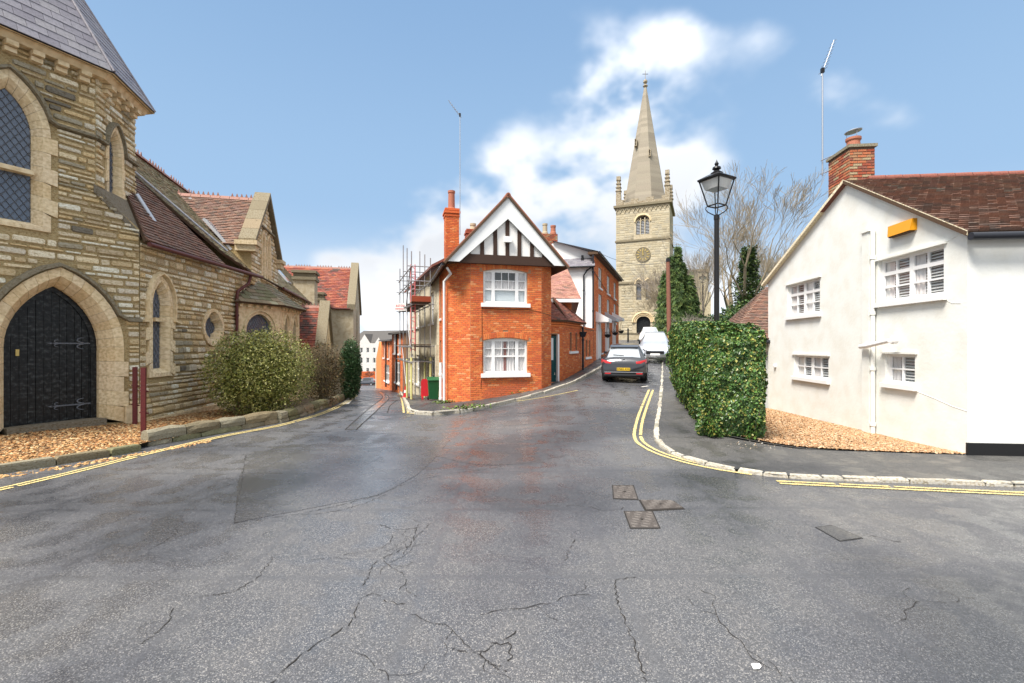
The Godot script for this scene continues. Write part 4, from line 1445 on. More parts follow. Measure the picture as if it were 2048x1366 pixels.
func crest(ch: Node3D, a: Vector3, b: Vector3, n: int, m: Material = null) -> void:
	var mb := MB.new()
	var x := (b - a) / n
	var s := Vector3(x.z, 0, -x.x).normalized() * 0.09
	for i in n:
		var p := a + x * i
		var q := p + x * 0.96
		mb.quad(p + s - Vector3(0, 0.08, 0), q + s - Vector3(0, 0.08, 0), q + Vector3(0, 0.06, 0), p + Vector3(0, 0.06, 0))
		mb.quad(q - s - Vector3(0, 0.08, 0), p - s - Vector3(0, 0.08, 0), p + Vector3(0, 0.06, 0), q + Vector3(0, 0.06, 0))
		if i % 4 != 3:
			var c := (p + q) * 0.5
			var t := s * 0.12
			for k in [-0.25, 0.25]:
				var o: Vector3 = c + x * k
				mb.hexa([o - x * 0.18 - t, o + x * 0.18 - t, o + x * 0.18 + t, o - x * 0.18 + t], [o - x * 0.02 - t + Vector3(0, 0.19, 0), o + x * 0.02 - t + Vector3(0, 0.19, 0), o + x * 0.02 + t + Vector3(0, 0.19, 0), o - x * 0.02 + t + Vector3(0, 0.19, 0)])
	obj(ch, "ridge_crest", mb, M.pinkclay_4 if m == null else m)

func surround_door(tw: Node3D, TA: Transform3D, d_in: PackedVector2Array, d_out: PackedVector2Array) -> void:
	surround(tw, TA, d_in, d_out, 0.06, -0.34, 0.42, 0.1, false)
	var st := MB.new()
	st.bx(TA, Vector3(-0.02, 0.16, -0.5), Vector3(1.78, 0.345, 0.02))
	obj(tw, "doorstep", st, M.weathered)
	var w := -0.42
	var n := 12
	var door := obj(tw, "door", face_sheet(TA, grow(d_in, 0.06), w - 0.03), M.black)
	tag(door, "black plank door with iron strap hinges")
	for i in n:   # planks, each cut to the arch
		var u0 := lerpf(0.02, 1.72, float(i) / n) + 0.004
		var u1 := lerpf(0.02, 1.72, float(i + 1) / n) - 0.004
		var poly := PackedVector2Array([Vector2(u0, 0.35), Vector2(u1, 0.35)])
		for k in 4:
			var u := lerpf(u1, u0, k / 3.0)
			var s := scan_v(d_in, clampf(u, 0.02, 1.715))
			poly.push_back(Vector2(u, s[-1] - 0.005 if s.size() else 2.0))
		var mb := MB.new()
		mb.prism(TA, poly, w - 0.02, w + rng.randf_range(0.0, 0.014))
		obj(door, "plank", mb, M.blackwood)
	var rim := MB.new()   # raised rim that follows the arch
	var inner := grow(d_in, -0.13)
	for i in range(1, inner.size()):
		var a := d_in[i % d_in.size()]
		var b := d_in[(i + 1) % d_in.size()]
		var c := (a + b) * 0.5
		if a.y < 0.36 and b.y < 0.36: continue
		var ctr := Vector2(0.87, 2.0)
		var a2 := a + (ctr - a).normalized() * 0.13
		var b2 := b + (ctr - b).normalized() * 0.13
		if absf(a.x - b.x) < 0.01:
			a2 = a + Vector2(signf(ctr.x - a.x) * 0.12, 0); b2 = b + Vector2(signf(ctr.x - b.x) * 0.12, 0)
		rim.prism(TA, PackedVector2Array([a, b, b2, a2]), w - 0.02, w + 0.04)
	obj(door, "rim", rim, M.blackwood)
	for y: float in [2.24, 0.72]:
		var h := MB.new()
		h.bx(TA, Vector3(0.86, y - 0.016, w + 0.01), Vector3(1.68, y + 0.016, w + 0.035))
		for s: float in [-1.0, 1.0]:
			var pts := []
			for k in 9:
				var a := PI * k / 8.0
				pts.push_back(TA * Vector3(1.47 - 0.13 * sin(a), y + s * (0.02 + 0.075 * (1.0 - cos(a)) * 0.8), w + 0.03))
			h.tube(pts, [.012, .016, .018, .018, .018, .016, .014, .012, .008], 6)
			var q := []
			for k in 7:
				var a := PI * k / 6.0
				q.push_back(TA * Vector3(0.98 - 0.07 * sin(a), y + s * (0.015 + 0.035 * (1.0 - cos(a))), w + 0.03))
			h.tube(q, [.01, .012, .012, .012, .01, .008, .006], 6)
		h.prism(TA, PackedVector2Array([Vector2(0.86, y - 0.02), Vector2(0.92, y), Vector2(0.86, y + 0.02), Vector2(0.78, y)]), w + 0.01, w + 0.035)
		obj(door, "strap_hinge", h, M.ironwork)
	var lk := MB.new()
	lk.bx(TA, Vector3(0.24, 1.95, w + 0.01), Vector3(0.30, 2.1, w + 0.03))
	obj(door, "lock_plate", lk, M.gold)

func make_chapel_gable(ch: Node3D) -> void:
	# cross gable rising through the nave roof
	var T := frame(XD(-10.35, 0, 18.4), Vector3(-0.2425, 0, -0.970))
	T.origin += T.basis.z * 0.12
	var wd := 4.3
	var out := PackedVector2Array([Vector2(0, 4.6), Vector2(wd, 4.6), Vector2(wd, 6.2), Vector2(wd * 0.5, 8.55), Vector2(0, 6.2)])
	var l1i := arch(1.72, 5.05, 0.16, 6.5, 6.9, 5)
	var l1o := arch(1.72, 4.95, 0.34, 6.5, 7.15, 5)
	var l2i := arch(2.58, 5.05, 0.16, 6.5, 6.9, 5)
	var l2o := arch(2.58, 4.95, 0.34, 6.5, 7.15, 5)
	var mb := MB.new()
	wall_sheet(mb, T, out, [l1o, l2o])
	mb.quad(T * Vector3(0, 4.6, -4.5), T * Vector3(0, 4.6, 0), T * Vector3(0, 6.2, 0), T * Vector3(0, 6.2, -4.5))
	mb.quad(T * Vector3(wd, 4.6, 0), T * Vector3(wd, 4.6, -4.5), T * Vector3(wd, 6.2, -4.5), T * Vector3(wd, 6.2, 0))
	var g := obj(ch, "cross_gable", mb, M.mortar)
	masonry(g, [[T, out, [grow(l1o, 0.06), grow(l2o, 0.06)]]], {"h0": 0.12, "h1": 0.2, "l0": 0.22, "l1": 0.5, "gap": 0.02}, "rubble", 0.04, "gable_stone", 120)
	church_window(g, T, l1i, l1o, 0.1, {"quoin": 0.05})
	church_window(g, T, l2i, l2o, 0.1, {"quoin": 0.05})
	var cop := MB.new()
	for s: float in [-1.0, 1.0]:
		var a := Vector2(wd * 0.5, 8.85)
		var b := Vector2(wd * 0.5 + s * (wd * 0.5 + 0.12), 6.35)
		for k in 5:
			var p := a.lerp(b, k / 5.0)
			var q := a.lerp(b, (k + 0.97) / 5.0)
			var z0 := -0.42
			var z1 := 0.2
			var dn := Vector2(0, -0.22)
			var lo := [T * Vector3(p.x, p.y + dn.y, z1), T * Vector3(q.x, q.y + dn.y, z1), T * Vector3(q.x, q.y + dn.y, z0), T * Vector3(p.x, p.y + dn.y, z0)]
			var hi := [T * Vector3(p.x, p.y, z1), T * Vector3(q.x, q.y, z1), T * Vector3(q.x, q.y, z0), T * Vector3(p.x, p.y, z0)]
			var st := MB.new()
			st.hexa(lo, hi)
			obj(g, "coping_stone", st, M["moss_%d" % [2, 1, 0][k % 3]] if k % 2 else M.coping)
		var kn := MB.new()
		var u := wd * 0.5 + s * wd * 0.5
		kn.bx(T, Vector3(u - 0.26, 5.85, -0.5), Vector3(u + 0.26, 6.08, 0.22))
		kn.bx(T, Vector3(u - 0.34, 6.083, -0.5), Vector3(u + 0.34, 6.25, 0.3))
		obj(g, "kneeler", kn, M.dressed_5)
	var sc := MB.new()
	moulding(sc, T, PackedVector2Array([Vector2(0.7, 7.22), Vector2(wd - 0.7, 7.22)]), 0.06, 0.0, 0.12)
	obj(g, "string_course", sc, M.coping)
	var ridge0 := T * Vector3(wd * 0.5, 8.5, -0.3)
	var ridge1 := T * Vector3(wd * 0.5, 8.5, -3.6)
	var el0 := T * Vector3(-0.05, 6.1, -0.3)
	var el1 := T * Vector3(-0.05, 6.1, -1.3)
	tiled_roof(g, [[el1, el0, ridge0, ridge1]], {"h0": 0.115, "h1": 0.115, "l0": 0.17, "l1": 0.17, "gap": 0.006, "bond": true}, "oldclay", M.soffit, "gable_tile", 130, 0.045)
	var er0 := T * Vector3(wd + 0.05, 6.1, -0.3)
	var er1 := T * Vector3(wd + 0.05, 6.1, -1.3)
	var fr := MB.new()
	fr.quad(er0, er1, ridge1, ridge0)
	obj(g, "far_slope", fr, M.clay_0)
	crest(ch, ridge0 + Vector3(0, 0.03, 0), ridge1 + Vector3(0, 0.03, 0), 9)

func make_chapel_bay(ch: Node3D) -> void:
	# canted bay with a stone-slated hood roof
	var P := [XD(-10.3, 0, 17.5), XD(-9.62, 0, 19.5), XD(-9.95, 0, 22.0), XD(-11.3, 0, 23.2)]
	var bay := obj(ch, "bay", MB.new(), M.ashlar)
	var mb := MB.new()
	var ey := 3.82
	for k in 3:
		var T := frame(P[k], P[k + 1] - P[k])
		var l: float = (P[k + 1] - P[k]).length()
		var holes := []
		if k == 0: holes = [arch(l * 0.52, 1.6, 0.62, 2.75, 3.42, 7)]
		elif k == 1: holes = [arch(l * 0.28, 1.7, 0.2, 3.0, 3.4, 5), arch(l * 0.72, 1.7, 0.2, 3.0, 3.4, 5)]
		wall_sheet(mb, T, rect(0, -0.8, l, ey), holes, 0.0, 0.2)
		for h in holes:
			var win := church_window(bay, T, h, grow(h, 0.1), 0.11, {"blocks": false, "w_in": -0.16})
			var hm := MB.new()
			moulding(hm, T, hood_line(grow(h, 0.12), 0.02, 2.6), 0.04, 0.0, 0.07)
			obj(win, "hood_mould", hm, M.ashlar)
		for i in int(l / 0.36):
			var u := (i + 0.5) * 0.36
			var cb := MB.new()
			cb.bx(T, Vector3(u - 0.07, ey - 0.17, 0), Vector3(u + 0.07, ey - 0.07, 0.1))
			cb.bx(T, Vector3(u - 0.07, ey - 0.068, 0), Vector3(u + 0.07, ey, 0.17))
			obj(bay, "corbel", cb, M.ashlar)
	bay.mesh = mb.mesh()
	var E := [P[0] + Vector3(0.15, ey, 0.28), P[1] + Vector3(0.3, ey, 0.1), P[2] + Vector3(0.28, ey, -0.15), P[3] + Vector3(0.1, ey, -0.3)]
	var t0 := XD(-10.55, 4.98, 19.3)
	var t1 := XD(-10.95, 4.98, 21.0)
	tiled_roof(bay, [[E[0], E[1], t0], [E[1], E[2], t1, t0], [E[2], E[3], t1]], {"h0": 0.2, "h1": 0.2, "l0": 0.25, "l1": 0.42, "gap": 0.008}, "moss", M.soffit, "stone_slate", 60, 0.025, "bay_roof")

func make_chapel_end(ch: Node3D) -> void:
	# gabled porch, chimney-like stone blocks and the far transept
	var T := frame(XD(-10.2, 0, 25.4), Vector3(-0.2425, 0, -0.970))
	var wd := 3.2
	var out := PackedVector2Array([Vector2(0, -1.6), Vector2(wd, -1.6), Vector2(wd, 2.2), Vector2(wd * 0.5, 4.5), Vector2(0, 2.2)])
	var hole := arch(wd * 0.5, -1.0, 0.5, 1.6, 2.5, 6)
	var mb := MB.new()
	wall_sheet(mb, T, out, [hole], 0.0, 0.3)
	mb.quad(T * Vector3(0, -1.6, -3.0), T * Vector3(0, -1.6, 0), T * Vector3(0, 2.2, 0), T * Vector3(0, 2.2, -3.0))
	mb.quad(T * Vector3(wd, -1.6, 0), T * Vector3(wd, -1.6, -3.0), T * Vector3(wd, 2.2, -3.0), T * Vector3(wd, 2.2, 0))
	var porch := obj(ch, "porch", mb, M.ashlar)
	obj(porch, "porch_interior", room_behind(T, grow(hole, 0.05), -0.1, 1.8), M.room)
	surround(porch, T, hole, grow_like(hole, 1.35, Vector2(wd * 0.5, 0.6)), 0.05, -0.15, 0.5, 0.0, false)
	var r0 := T * Vector3(wd * 0.5, 4.4, -0.2)
	var r1 := T * Vector3(wd * 0.5, 4.4, -3.4)
	tiled_roof(porch, [[T * Vector3(-0.15, 2.05, -3.0), T * Vector3(-0.15, 2.05, -0.2), r0, r1]], {"h0": 0.16, "h1": 0.16, "l0": 0.24, "l1": 0.24, "gap": 0.01, "bond": true}, "redclay", M.soffit, "porch_tile", 0, 0.04, "porch_roof")
	crest(porch, r0, r1, 8)
	for s: float in [-1.0, 1.0]:
		var cp := MB.new()
		var a := Vector2(wd * 0.5, 4.75)
		var b := Vector2(wd * 0.5 + s * (wd * 0.5 + 0.1), 2.3)
		cp.hexa([T * Vector3(a.x, a.y - 0.25, 0.15), T * Vector3(b.x, b.y - 0.25, 0.15), T * Vector3(b.x, b.y - 0.25, -0.4), T * Vector3(a.x, a.y - 0.25, -0.4)], [T * Vector3(a.x, a.y, 0.15), T * Vector3(b.x, b.y, 0.15), T * Vector3(b.x, b.y, -0.4), T * Vector3(a.x, a.y, -0.4)])
		obj(porch, "coping_stone", cp, M.coping)
	# square stone stacks on the eaves
	for e in [[31.0, 6.9, 1.3], [34.5, 5.9, 1.2]]:
		var c := XD(-5.75 - 0.25 * e[0] + 0.2, 0, e[0])
		var TT := frame(c, Vector3(-0.2425, 0, -0.970))
		var st := MB.new()
		st.bx(TT, Vector3(-e[2] * 0.5, -2.5, -0.9), Vector3(e[2] * 0.5, e[1] - 0.5, 0.35))
		var sk := obj(ch, "buttress", st, M.churchstone)
		var cap := MB.new()
		cap.bx(TT, Vector3(-e[2] * 0.58, e[1] - 0.498, -1.0), Vector3(e[2] * 0.58, e[1] - 0.3, 0.45))
		cap.bx(TT, Vector3(-e[2] * 0.5, e[1] - 0.298, -0.92), Vector3(e[2] * 0.5, e[1] - 0.05, 0.37))
		cap.bx(TT, Vector3(-e[2] * 0.6, e[1] - 0.048, -1.02), Vector3(e[2] * 0.6, e[1] + 0.12, 0.47))
		obj(sk, "cap", cap, M.coping)
	# transept: a gable end towards the lane, near slope of its roof in view
	var X := frame(XD(-12.15, 0, 36.0), Vector3(-0.2425, 0, -0.970))
	var w2 := 7.0
	var o2 := PackedVector2Array([Vector2(0, -3.5), Vector2(w2, -3.5), Vector2(w2, 5.2), Vector2(w2 * 0.5, 8.7), Vector2(0, 5.2)])
	mb = MB.new()
	var lh := arch(w2 * 0.5, 0.5, 0.6, 4.0, 5.2, 6)
	wall_sheet(mb, X, o2, [lh], 0.0, 0.3)
	mb.quad(X * Vector3(0, -3.5, -6), X * Vector3(0, -3.5, 0), X * Vector3(0, 5.2, 0), X * Vector3(0, 5.2, -6))
	mb.quad(X * Vector3(w2, -3.5, 0), X * Vector3(w2, -3.5, -6), X * Vector3(w2, 5.2, -6), X * Vector3(w2, 5.2, 0))
	var tr := obj(ch, "transept", mb, M.churchstone)
	church_window(tr, X, lh, grow(lh, 0.12), 0.2, {"blocks": false})
	var q0 := X * Vector3(w2 * 0.5, 8.6, -0.3)
	var q1 := X * Vector3(w2 * 0.5, 8.6, -8.5)
	tiled_roof(tr, [[X * Vector3(-0.2, 5.0, -8.5), X * Vector3(-0.2, 5.0, -0.3), q0, q1]], {"h0": 0.2, "h1": 0.2, "l0": 0.3, "l1": 0.3, "gap": 0.012, "bond": true}, "redclay", M.soffit, "transept_tile", 0, 0.05, "transept_roof")
	var fs := MB.new()
	fs.quad(q0, X * Vector3(w2 + 0.2, 5.0, -0.3), X * Vector3(w2 + 0.2, 5.0, -8.5), q1)
	obj(tr, "far_slope", fs, M.clay_1)
	crest(tr, q0, q1, 20)
	for s: float in [-1.0, 1.0]:
		var cp := MB.new()
		var a := Vector2(w2 * 0.5, 9.1)
		var b := Vector2(w2 * 0.5 + s * (w2 * 0.5 + 0.25), 5.3)
		cp.hexa([X * Vector3(a.x, a.y - 0.4, 0.15), X * Vector3(b.x, b.y - 0.4, 0.15), X * Vector3(b.x, b.y - 0.4, -0.45), X * Vector3(a.x, a.y - 0.4, -0.45)], [X * Vector3(a.x, a.y, 0.15), X * Vector3(b.x, b.y, 0.15), X * Vector3(b.x, b.y, -0.45), X * Vector3(a.x, a.y, -0.45)])
		obj(tr, "coping_stone", cp, M.coping)
	gutter_run(tr, X * Vector3(-0.2, 4.95, -1.5), X * Vector3(-0.2, 4.95, -0.2), 0.07, M.gutter)

func grow_like(p: PackedVector2Array, k: float, c: Vector2) -> PackedVector2Array:
	var out := PackedVector2Array()
	for q in p: out.push_back(c + (q - c) * Vector2(k, 1.0 + (k - 1.0) * 0.5))
	return out

# ---------- windows with real panes ----------
func pane_grid(u0: float, v0: float, u1: float, v1: float, cols: int, rows: int, bar := 0.03) -> Array:
	var out := []
	for i in cols:
		for j in rows:
			var w := (u1 - u0 - bar * (cols - 1)) / cols
			var h := (v1 - v0 - bar * (rows - 1)) / rows
			var a := u0 + i * (w + bar)
			var b := v0 + j * (h + bar)
			out.push_back(rect(a, b, a + w, b + h))
	return out

# outline of the white frame, list of pane polygons; w: how far the frame sits behind the wall face
func window(parent: Node3D, T: Transform3D, outline: PackedVector2Array, panes: Array, w: float, o := {}) -> Node3D:
	var mb := MB.new()
	wall_sheet(mb, T, outline, panes, w, 0.05)
	var win := obj(parent, o.get("called", "window"), mb, o.get("frame", M.white))
	for p in panes:
		obj(win, "pane", face_sheet(T, p, w - 0.03), M.glass)
	if o.has("sill"):
		var s: Array = o.sill
		var sb := MB.new()
		sb.bx(T, Vector3(s[0], s[2], w - 0.02), Vector3(s[1], s[3], s[4]))
		obj(win, "sill", sb, o.get("sillmat", M.white))
	# room behind
	var lo := Vector2(1e9, 1e9)
	var hi := -lo
	for p in outline:
		lo = lo.min(p); hi = hi.max(p)
	var rb := MB.new()
	var dp: float = o.get("depth", 1.3)
	var a := [T * Vector3(lo.x, lo.y, w - 0.06), T * Vector3(hi.x, lo.y, w - 0.06), T * Vector3(hi.x, hi.y, w - 0.06), T * Vector3(lo.x, hi.y, w - 0.06)]
	var b := []
	for p in a: b.push_back(p - T.basis.z * dp)
	for k in 4: rb.quad(a[k], a[(k + 1) % 4], b[(k + 1) % 4], b[k])
	rb.quad(b[0], b[1], b[2], b[3])
	obj(win, "room_interior", rb, o.get("room", M.room))
	if o.has("curtain"):
		for c in o.curtain:   # [u0, u1, v0, v1, material]
			var cb := MB.new()
			var n := maxi(6, int((c[1] - c[0]) / 0.035))
			for i in n:
				var p := []
				for q in [i, i + 1]:
					var u := lerpf(c[0], c[1], float(q) / n)
					p.push_back([T * Vector3(u, c[2], w - 0.075 + 0.025 * sin(q * 1.9)), T * Vector3(u, c[3], w - 0.075 + 0.018 * sin(q * 1.9))])
				cb.quad(p[0][0], p[1][0], p[1][1], p[0][1])
			obj(win, "curtain", cb, c[4])
	if o.has("board"):
		var c: Array = o.board
		var cb := MB.new()
		cb.bx(T, Vector3(c[0], c[2], w - 0.09), Vector3(c[1], c[3], w - 0.08))
		obj(win, "blind", cb, M.paleboard)
	if o.has("slats"):
		for c in o.slats:   # plantation shutters: each a stack of tilted slats
			var cb := MB.new()
			var n := int((c[3] - c[2]) / 0.062)
			for i in n:
				var v: float = c[2] + (i + 0.5) * (c[3] - c[2]) / n
				cb.hexa([T * Vector3(c[0], v - 0.024, w - 0.055), T * Vector3(c[1], v - 0.024, w - 0.055), T * Vector3(c[1], v + 0.006, w - 0.1), T * Vector3(c[0], v + 0.006, w - 0.1)],
					[T * Vector3(c[0], v - 0.01, w - 0.055), T * Vector3(c[1], v - 0.01, w - 0.055), T * Vector3(c[1], v + 0.02, w - 0.1), T * Vector3(c[0], v + 0.02, w - 0.1)])
			var s := obj(win, "shutter_slats", cb, M.blindwhite)
			s.set_meta("kind", "stuff")
			var st := MB.new()
			st.bx(T, Vector3(c[0] - 0.03, c[2], w - 0.15), Vector3(c[0], c[3], w - 0.1))
			obj(win, "shutter_stile", st, M.blindwhite)
	return win

func brick_walls(parent: Node3D, walls: Array, most := 300, mortar: Material = null, pal := "brick") -> void:
	var mb := MB.new()
	for w in walls: wall_sheet(mb, w[0], w[1], w[2], 0.0, 0.14)
	obj(parent, "wall", mb, M.brick_mortar if mortar == null else mortar)
	masonry(parent, walls, {"h0": 0.075, "h1": 0.075, "l0": 0.225, "l1": 0.225, "gap": 0.011, "bond": true, "least": 0.03}, pal, 0.012, "brick", most)

func chimney(parent: Node3D, c: Vector3, sx: float, sz: float, y0: float, y1: float, ang: float, pal := "brick", pots := [], most := 0, cap := true) -> Node3D:
	var B := Basis(Vector3.UP, ang)
	var mb := MB.new()
	var T := Transform3D(B, c)
	mb.bx(T, Vector3(-sx * 0.5, y0, -sz * 0.5), Vector3(sx * 0.5, y1, sz * 0.5))
	var st := obj(parent, "chimney", mb, M.dark_mortar if pal == "oldbrick" else M.brick_mortar)
	var list := []
	for k in 4:
		var hw := (sx if k % 2 == 0 else sz) * 0.5
		var hd := (sz if k % 2 == 0 else sx) * 0.5
		var TT := T * Transform3D(Basis(Vector3.UP, k * PI / 2), Vector3.ZERO)
		TT = TT * Transform3D(Basis(), Vector3(0, 0, hd))
		for e in courses(rect(-hw, y0, hw, y1), [], {"h0": 0.075, "h1": 0.075, "l0": 0.225, "l1": 0.225, "gap": 0.012, "bond": true}): list.push_back([TT, e[0], e[1], e[2], e[3]])
	pieces(st, "chimney_brick", list, "brick", pal, 0.013, most)
	if cap:
		for k in 3:
			var g := [0.04, 0.075, 0.03][k] as float
			var cb := MB.new()
			cb.bx(T, Vector3(-sx * 0.5 - g, y1 - 0.30 + k * 0.14, -sz * 0.5 - g), Vector3(sx * 0.5 + g, y1 - 0.30 + k * 0.14 + 0.1, sz * 0.5 + g))
			obj(st, "oversail_course", cb, M["%s_1" % pal])
	for p in pots:   # [u, w, height, radius, material]
		var lb := MB.new()
		lb.lathe(T * Transform3D(Basis(), Vector3(p[0], y1 + 0.02, p[1])), [Vector2(p[3] * 1.35, 0), Vector2(p[3] * 1.25, 0.12), Vector2(p[3] * 1.08, 0.16), Vector2(p[3], p[2] - 0.12), Vector2(p[3] * 1.15, p[2] - 0.1), Vector2(p[3] * 1.15, p[2]), Vector2(p[3] * 0.8, p[2]), Vector2(p[3] * 0.75, p[2] - 0.2)], 14)
		obj(st, "chimney_pot", lb, p[4])
	return st

func aerial(called: String, base: Vector3, h: float, label: String, yagi: Vector3, elements: int, brackets := true) -> void:
	var t := thing(called, base, label, "aerial")
	var mb := MB.new()
	mb.tube([base, base + Vector3(0, h, 0)], [0.022, 0.02], 6)
	obj(t, "mast", mb, M.steel)
	var bm := MB.new()
	var top := base + Vector3(0, h + 0.02, 0)
	bm.tube([top - yagi * 0.12, top + yagi], [0.013, 0.011], 5)
	obj(t, "boom", bm, M.steel)
	var side := yagi.cross(Vector3.UP).normalized()
	for k in elements:
		var el := MB.new()
		var c := top + yagi * (k + 0.5) / elements
		var l := lerpf(0.2, 0.12, float(k) / elements)
		el.tube([c - side * l, c + side * l], [0.009, 0.009], 4)
		obj(t, "element", el, M.steel)
	var bx := MB.new()
	bx.bx(Transform3D(Basis(), top), Vector3(-0.04, -0.02, -0.04), Vector3(0.04, 0.12, 0.04))
	obj(t, "junction_box", bx, M.black)

# ---------- the gabled brick house in the fork ----------
func make_brick_house() -> void:
	var h := thing("gabled_brick_house", Vector3(-0.5, 0.0, -20.5), "orange brick house with white bargeboards and timbered gable in the road fork", "house")
	var u := Vector3(-0.2425, 0, -0.970)     # away from us
	var r := Vector3(0.970, 0, -0.2425)      # to the right
	var f0 := XD(-1.59, 0, 18.0)
	var TF := frame(f0, r)
	var wf := 2.85
	var cl := 0.78
	var cr := 0.6
	var pl := f0 - r * cl + u * cl
	var pr := f0 + r * (wf + cr) + u * cr
	var TL := frame(pl, f0 - pl)
	var TR := frame(f0 + r * wf, pr - f0 - r * wf)
	var TS := frame(pl + u * 3.6, u * -3.6)      # left side, along the lane
	var TQ := frame(pr, u)                                   # right side
	var y0 := -0.9
	var y1 := 5.45
	var wl := flat_arch(0.50, 1.08, 2.26, 2.36, 0.11)
	var wu := flat_arch(0.50, 3.80, 2.26, 5.05, 0.11)
	var side_holes := [rect(0.3, 0.9, 0.9, 2.4), rect(1.9, 0.9, 2.4, 2.4), rect(0.4, 3.4, 1.0, 4.7)]
	var walls := [[TF, rect(0, y0, wf, y1), [wl, wu]], [TL, rect(0, y0, cl * 1.414, y1), []], [TR, rect(0, y0, cr * 1.414, y1), []], [TS, rect(0, y0 - 0.6, 3.6, y1), side_holes], [TQ, rect(0, y0, 6.0, y1), []]]
	# soldier arches over the windows replace the bonded bricks there
	var arches := [flat_arch(0.36, 2.36, 2.40, 2.45, 0.26), flat_arch(0.36, 5.05, 2.40, 5.14, 0.24)]
	var mw := [[TF, walls[0][1], [wl, wu, arches[0], arches[1]]]]
	for k in range(1, 5): mw.push_back(walls[k])
	var mb := MB.new()
	for w in walls: wall_sheet(mb, w[0], w[1], w[2], 0.0, 0.14)
	obj(h, "wall", mb, M.brick_mortar)
	masonry(h, mw, {"h0": 0.075, "h1": 0.075, "l0": 0.225, "l1": 0.225, "gap": 0.011, "bond": true, "least": 0.03, "base": -0.9}, "brick", 0.012, "brick", 300, func(p: Vector3) -> float: return 0.2 * (1.0 - smoothstep(0.25, 0.75, p.y - G(p.x, -p.z))))
	for k in 2:
		var sp: float = [2.36, 5.05][k]
		for i in 26:
			var t := (i + 0.5) / 26.0
			var uu := lerpf(0.44, 2.32, t)
			var base := sp + 0.11 * (1.0 - pow(2.0 * t - 1.0, 2.0))
			var lean := (t - 0.5) * 0.35
			var x0 := Transform3D(TF.basis * Basis(Vector3(0, 0, 1), -lean), TF * Vector3(uu, base + 0.125, 0))
			var bb := MB.new()
			bb.stamp(x0 * Transform3D(Basis.from_scale(Vector3(0.062, 0.225, 0.014)), Vector3.ZERO), brick_shape, Color.WHITE)
			obj(h, "arch_brick", bb, M["brick_%d" % (rng.randi() % 7)])
	# windows: three lights each, sashes with small panes above
	for k in 2:
		var v0: float = [1.08, 3.80][k]
		var sp: float = [2.36, 5.05][k]
		var panes := []
		var mid: float = [1.76, 4.37][k]
		for e in [[0.58, 0.84, 1, 2], [0.97, 1.79, 3, 2], [1.92, 2.18, 1, 2]]:
			panes.append_array(pane_grid(e[0], mid + 0.03, e[1], sp - 0.02, e[2], 2, 0.028))
			panes.push_back(rect(e[0], v0 + 0.1, e[1], mid - 0.03))
		var o := {"sill": [0.40, 2.36, v0 - 0.13, v0 + 0.02, 0.12], "depth": 0.7}
		if k == 0:
			o.curtain = [[0.56, 0.84, v0, sp, M.curtain], [0.97, 1.33, v0, sp, M.curtain], [1.33, 1.46, v0, sp, M.redcurtain], [1.46, 1.79, v0, sp, M.curtain], [1.92, 2.2, v0, sp, M.curtain]]
		else:
			o.curtain = [[0.56, 0.84, mid, sp, M.curtain], [0.97, 1.79, mid, mid + 0.36, M.curtain], [1.92, 2.2, mid, sp, M.curtain]]
			o.board = [0.56, 2.2, v0, mid]
		window(h, TF, [wl, wu][k], panes, -0.09, o)
	for q in side_holes:
		window(h, TS, q, pane_grid(q[0].x + 0.06, q[0].y + 0.06, q[2].x - 0.06, q[2].y - 0.06, 1, 2), -0.1, {"sill": [q[0].x - 0.05, q[2].x + 0.05, q[0].y - 0.1, q[0].y, 0.06]})
	# timbered gable
	var TG := frame(f0 + TF.basis.z * 0.22, r)
	var gl := -1.0
	var gr := 3.83
	var gm := 1.41
	var gy := 5.33
	var ga := 7.93
	var sl := (ga - gy) / (gm - gl)
	var pn := MB.new()
	pn.prism(TG, PackedVector2Array([Vector2(gl + 0.3, gy + 0.08), Vector2(gr - 0.3, gy + 0.08), Vector2(gm, ga - 0.25)]), -0.16, -0.06)
	obj(h, "gable_panel", pn, M.panel)
	var bm := MB.new()
	bm.bx(TG, Vector3(gl + 0.42, gy - 0.02, -0.2), Vector3(gr - 0.42, gy + 0.32, 0.0))
	obj(h, "tie_beam", bm, M.timber)
	for s in [-0.1, 0.42, 0.93, 1.41, 1.89, 2.4, 2.9]:
		var top: float = ga - 0.3 - absf(s - gm) * sl
		if top < gy + 0.4: continue
		var sb := MB.new()
		sb.prism(TG, PackedVector2Array([Vector2(s - 0.075, gy + 0.3), Vector2(s + 0.075, gy + 0.3), Vector2(s + 0.075, top), Vector2(s - 0.075, top)]), -0.12, -0.02)
		obj(h, "stud", sb, M.timber)
	for s: float in [-1.0, 1.0]:
		var e := Vector2(gl if s < 0 else gr, gy)
		var n := Vector2(sl, 1.0 if false else 1.0).normalized()
		var inw := 0.5
		var a := Vector2(gm, ga)
		var bb := MB.new()
		var poly := PackedVector2Array([e, e + Vector2(-s * 0.54, 0.0), Vector2(gm, ga - 0.88), a])
		if s > 0: poly.reverse()
		bb.prism(TG, poly, 0.02, 0.075)
		obj(h, "bargeboard", bb, M.barge)
	var vent := MB.new()
	vent.bx(TG, Vector3(gm - 0.16, 6.15, -0.02), Vector3(gm + 0.14, 6.37, 0.12))
	obj(h, "vent_box", vent, M.white)
	# roof
	var back := u * 7.0
	var zf := TG.basis.z * 0.14
	var L := TG * Vector3(gl - 0.06, gy - 0.06, 0.0) + zf
	var A := TG * Vector3(gm, ga + 0.05, 0.0) + zf
	var R := TG * Vector3(gr + 0.06, gy - 0.06, 0.0) + zf
	tiled_roof(h, [[L + back, L, A, A + back], [R, R + back, A + back, A]], {"h0": 0.13, "h1": 0.13, "l0": 0.19, "l1": 0.19, "gap": 0.008, "bond": true}, "clay", M.soffit, "tile", 120, 0.03)
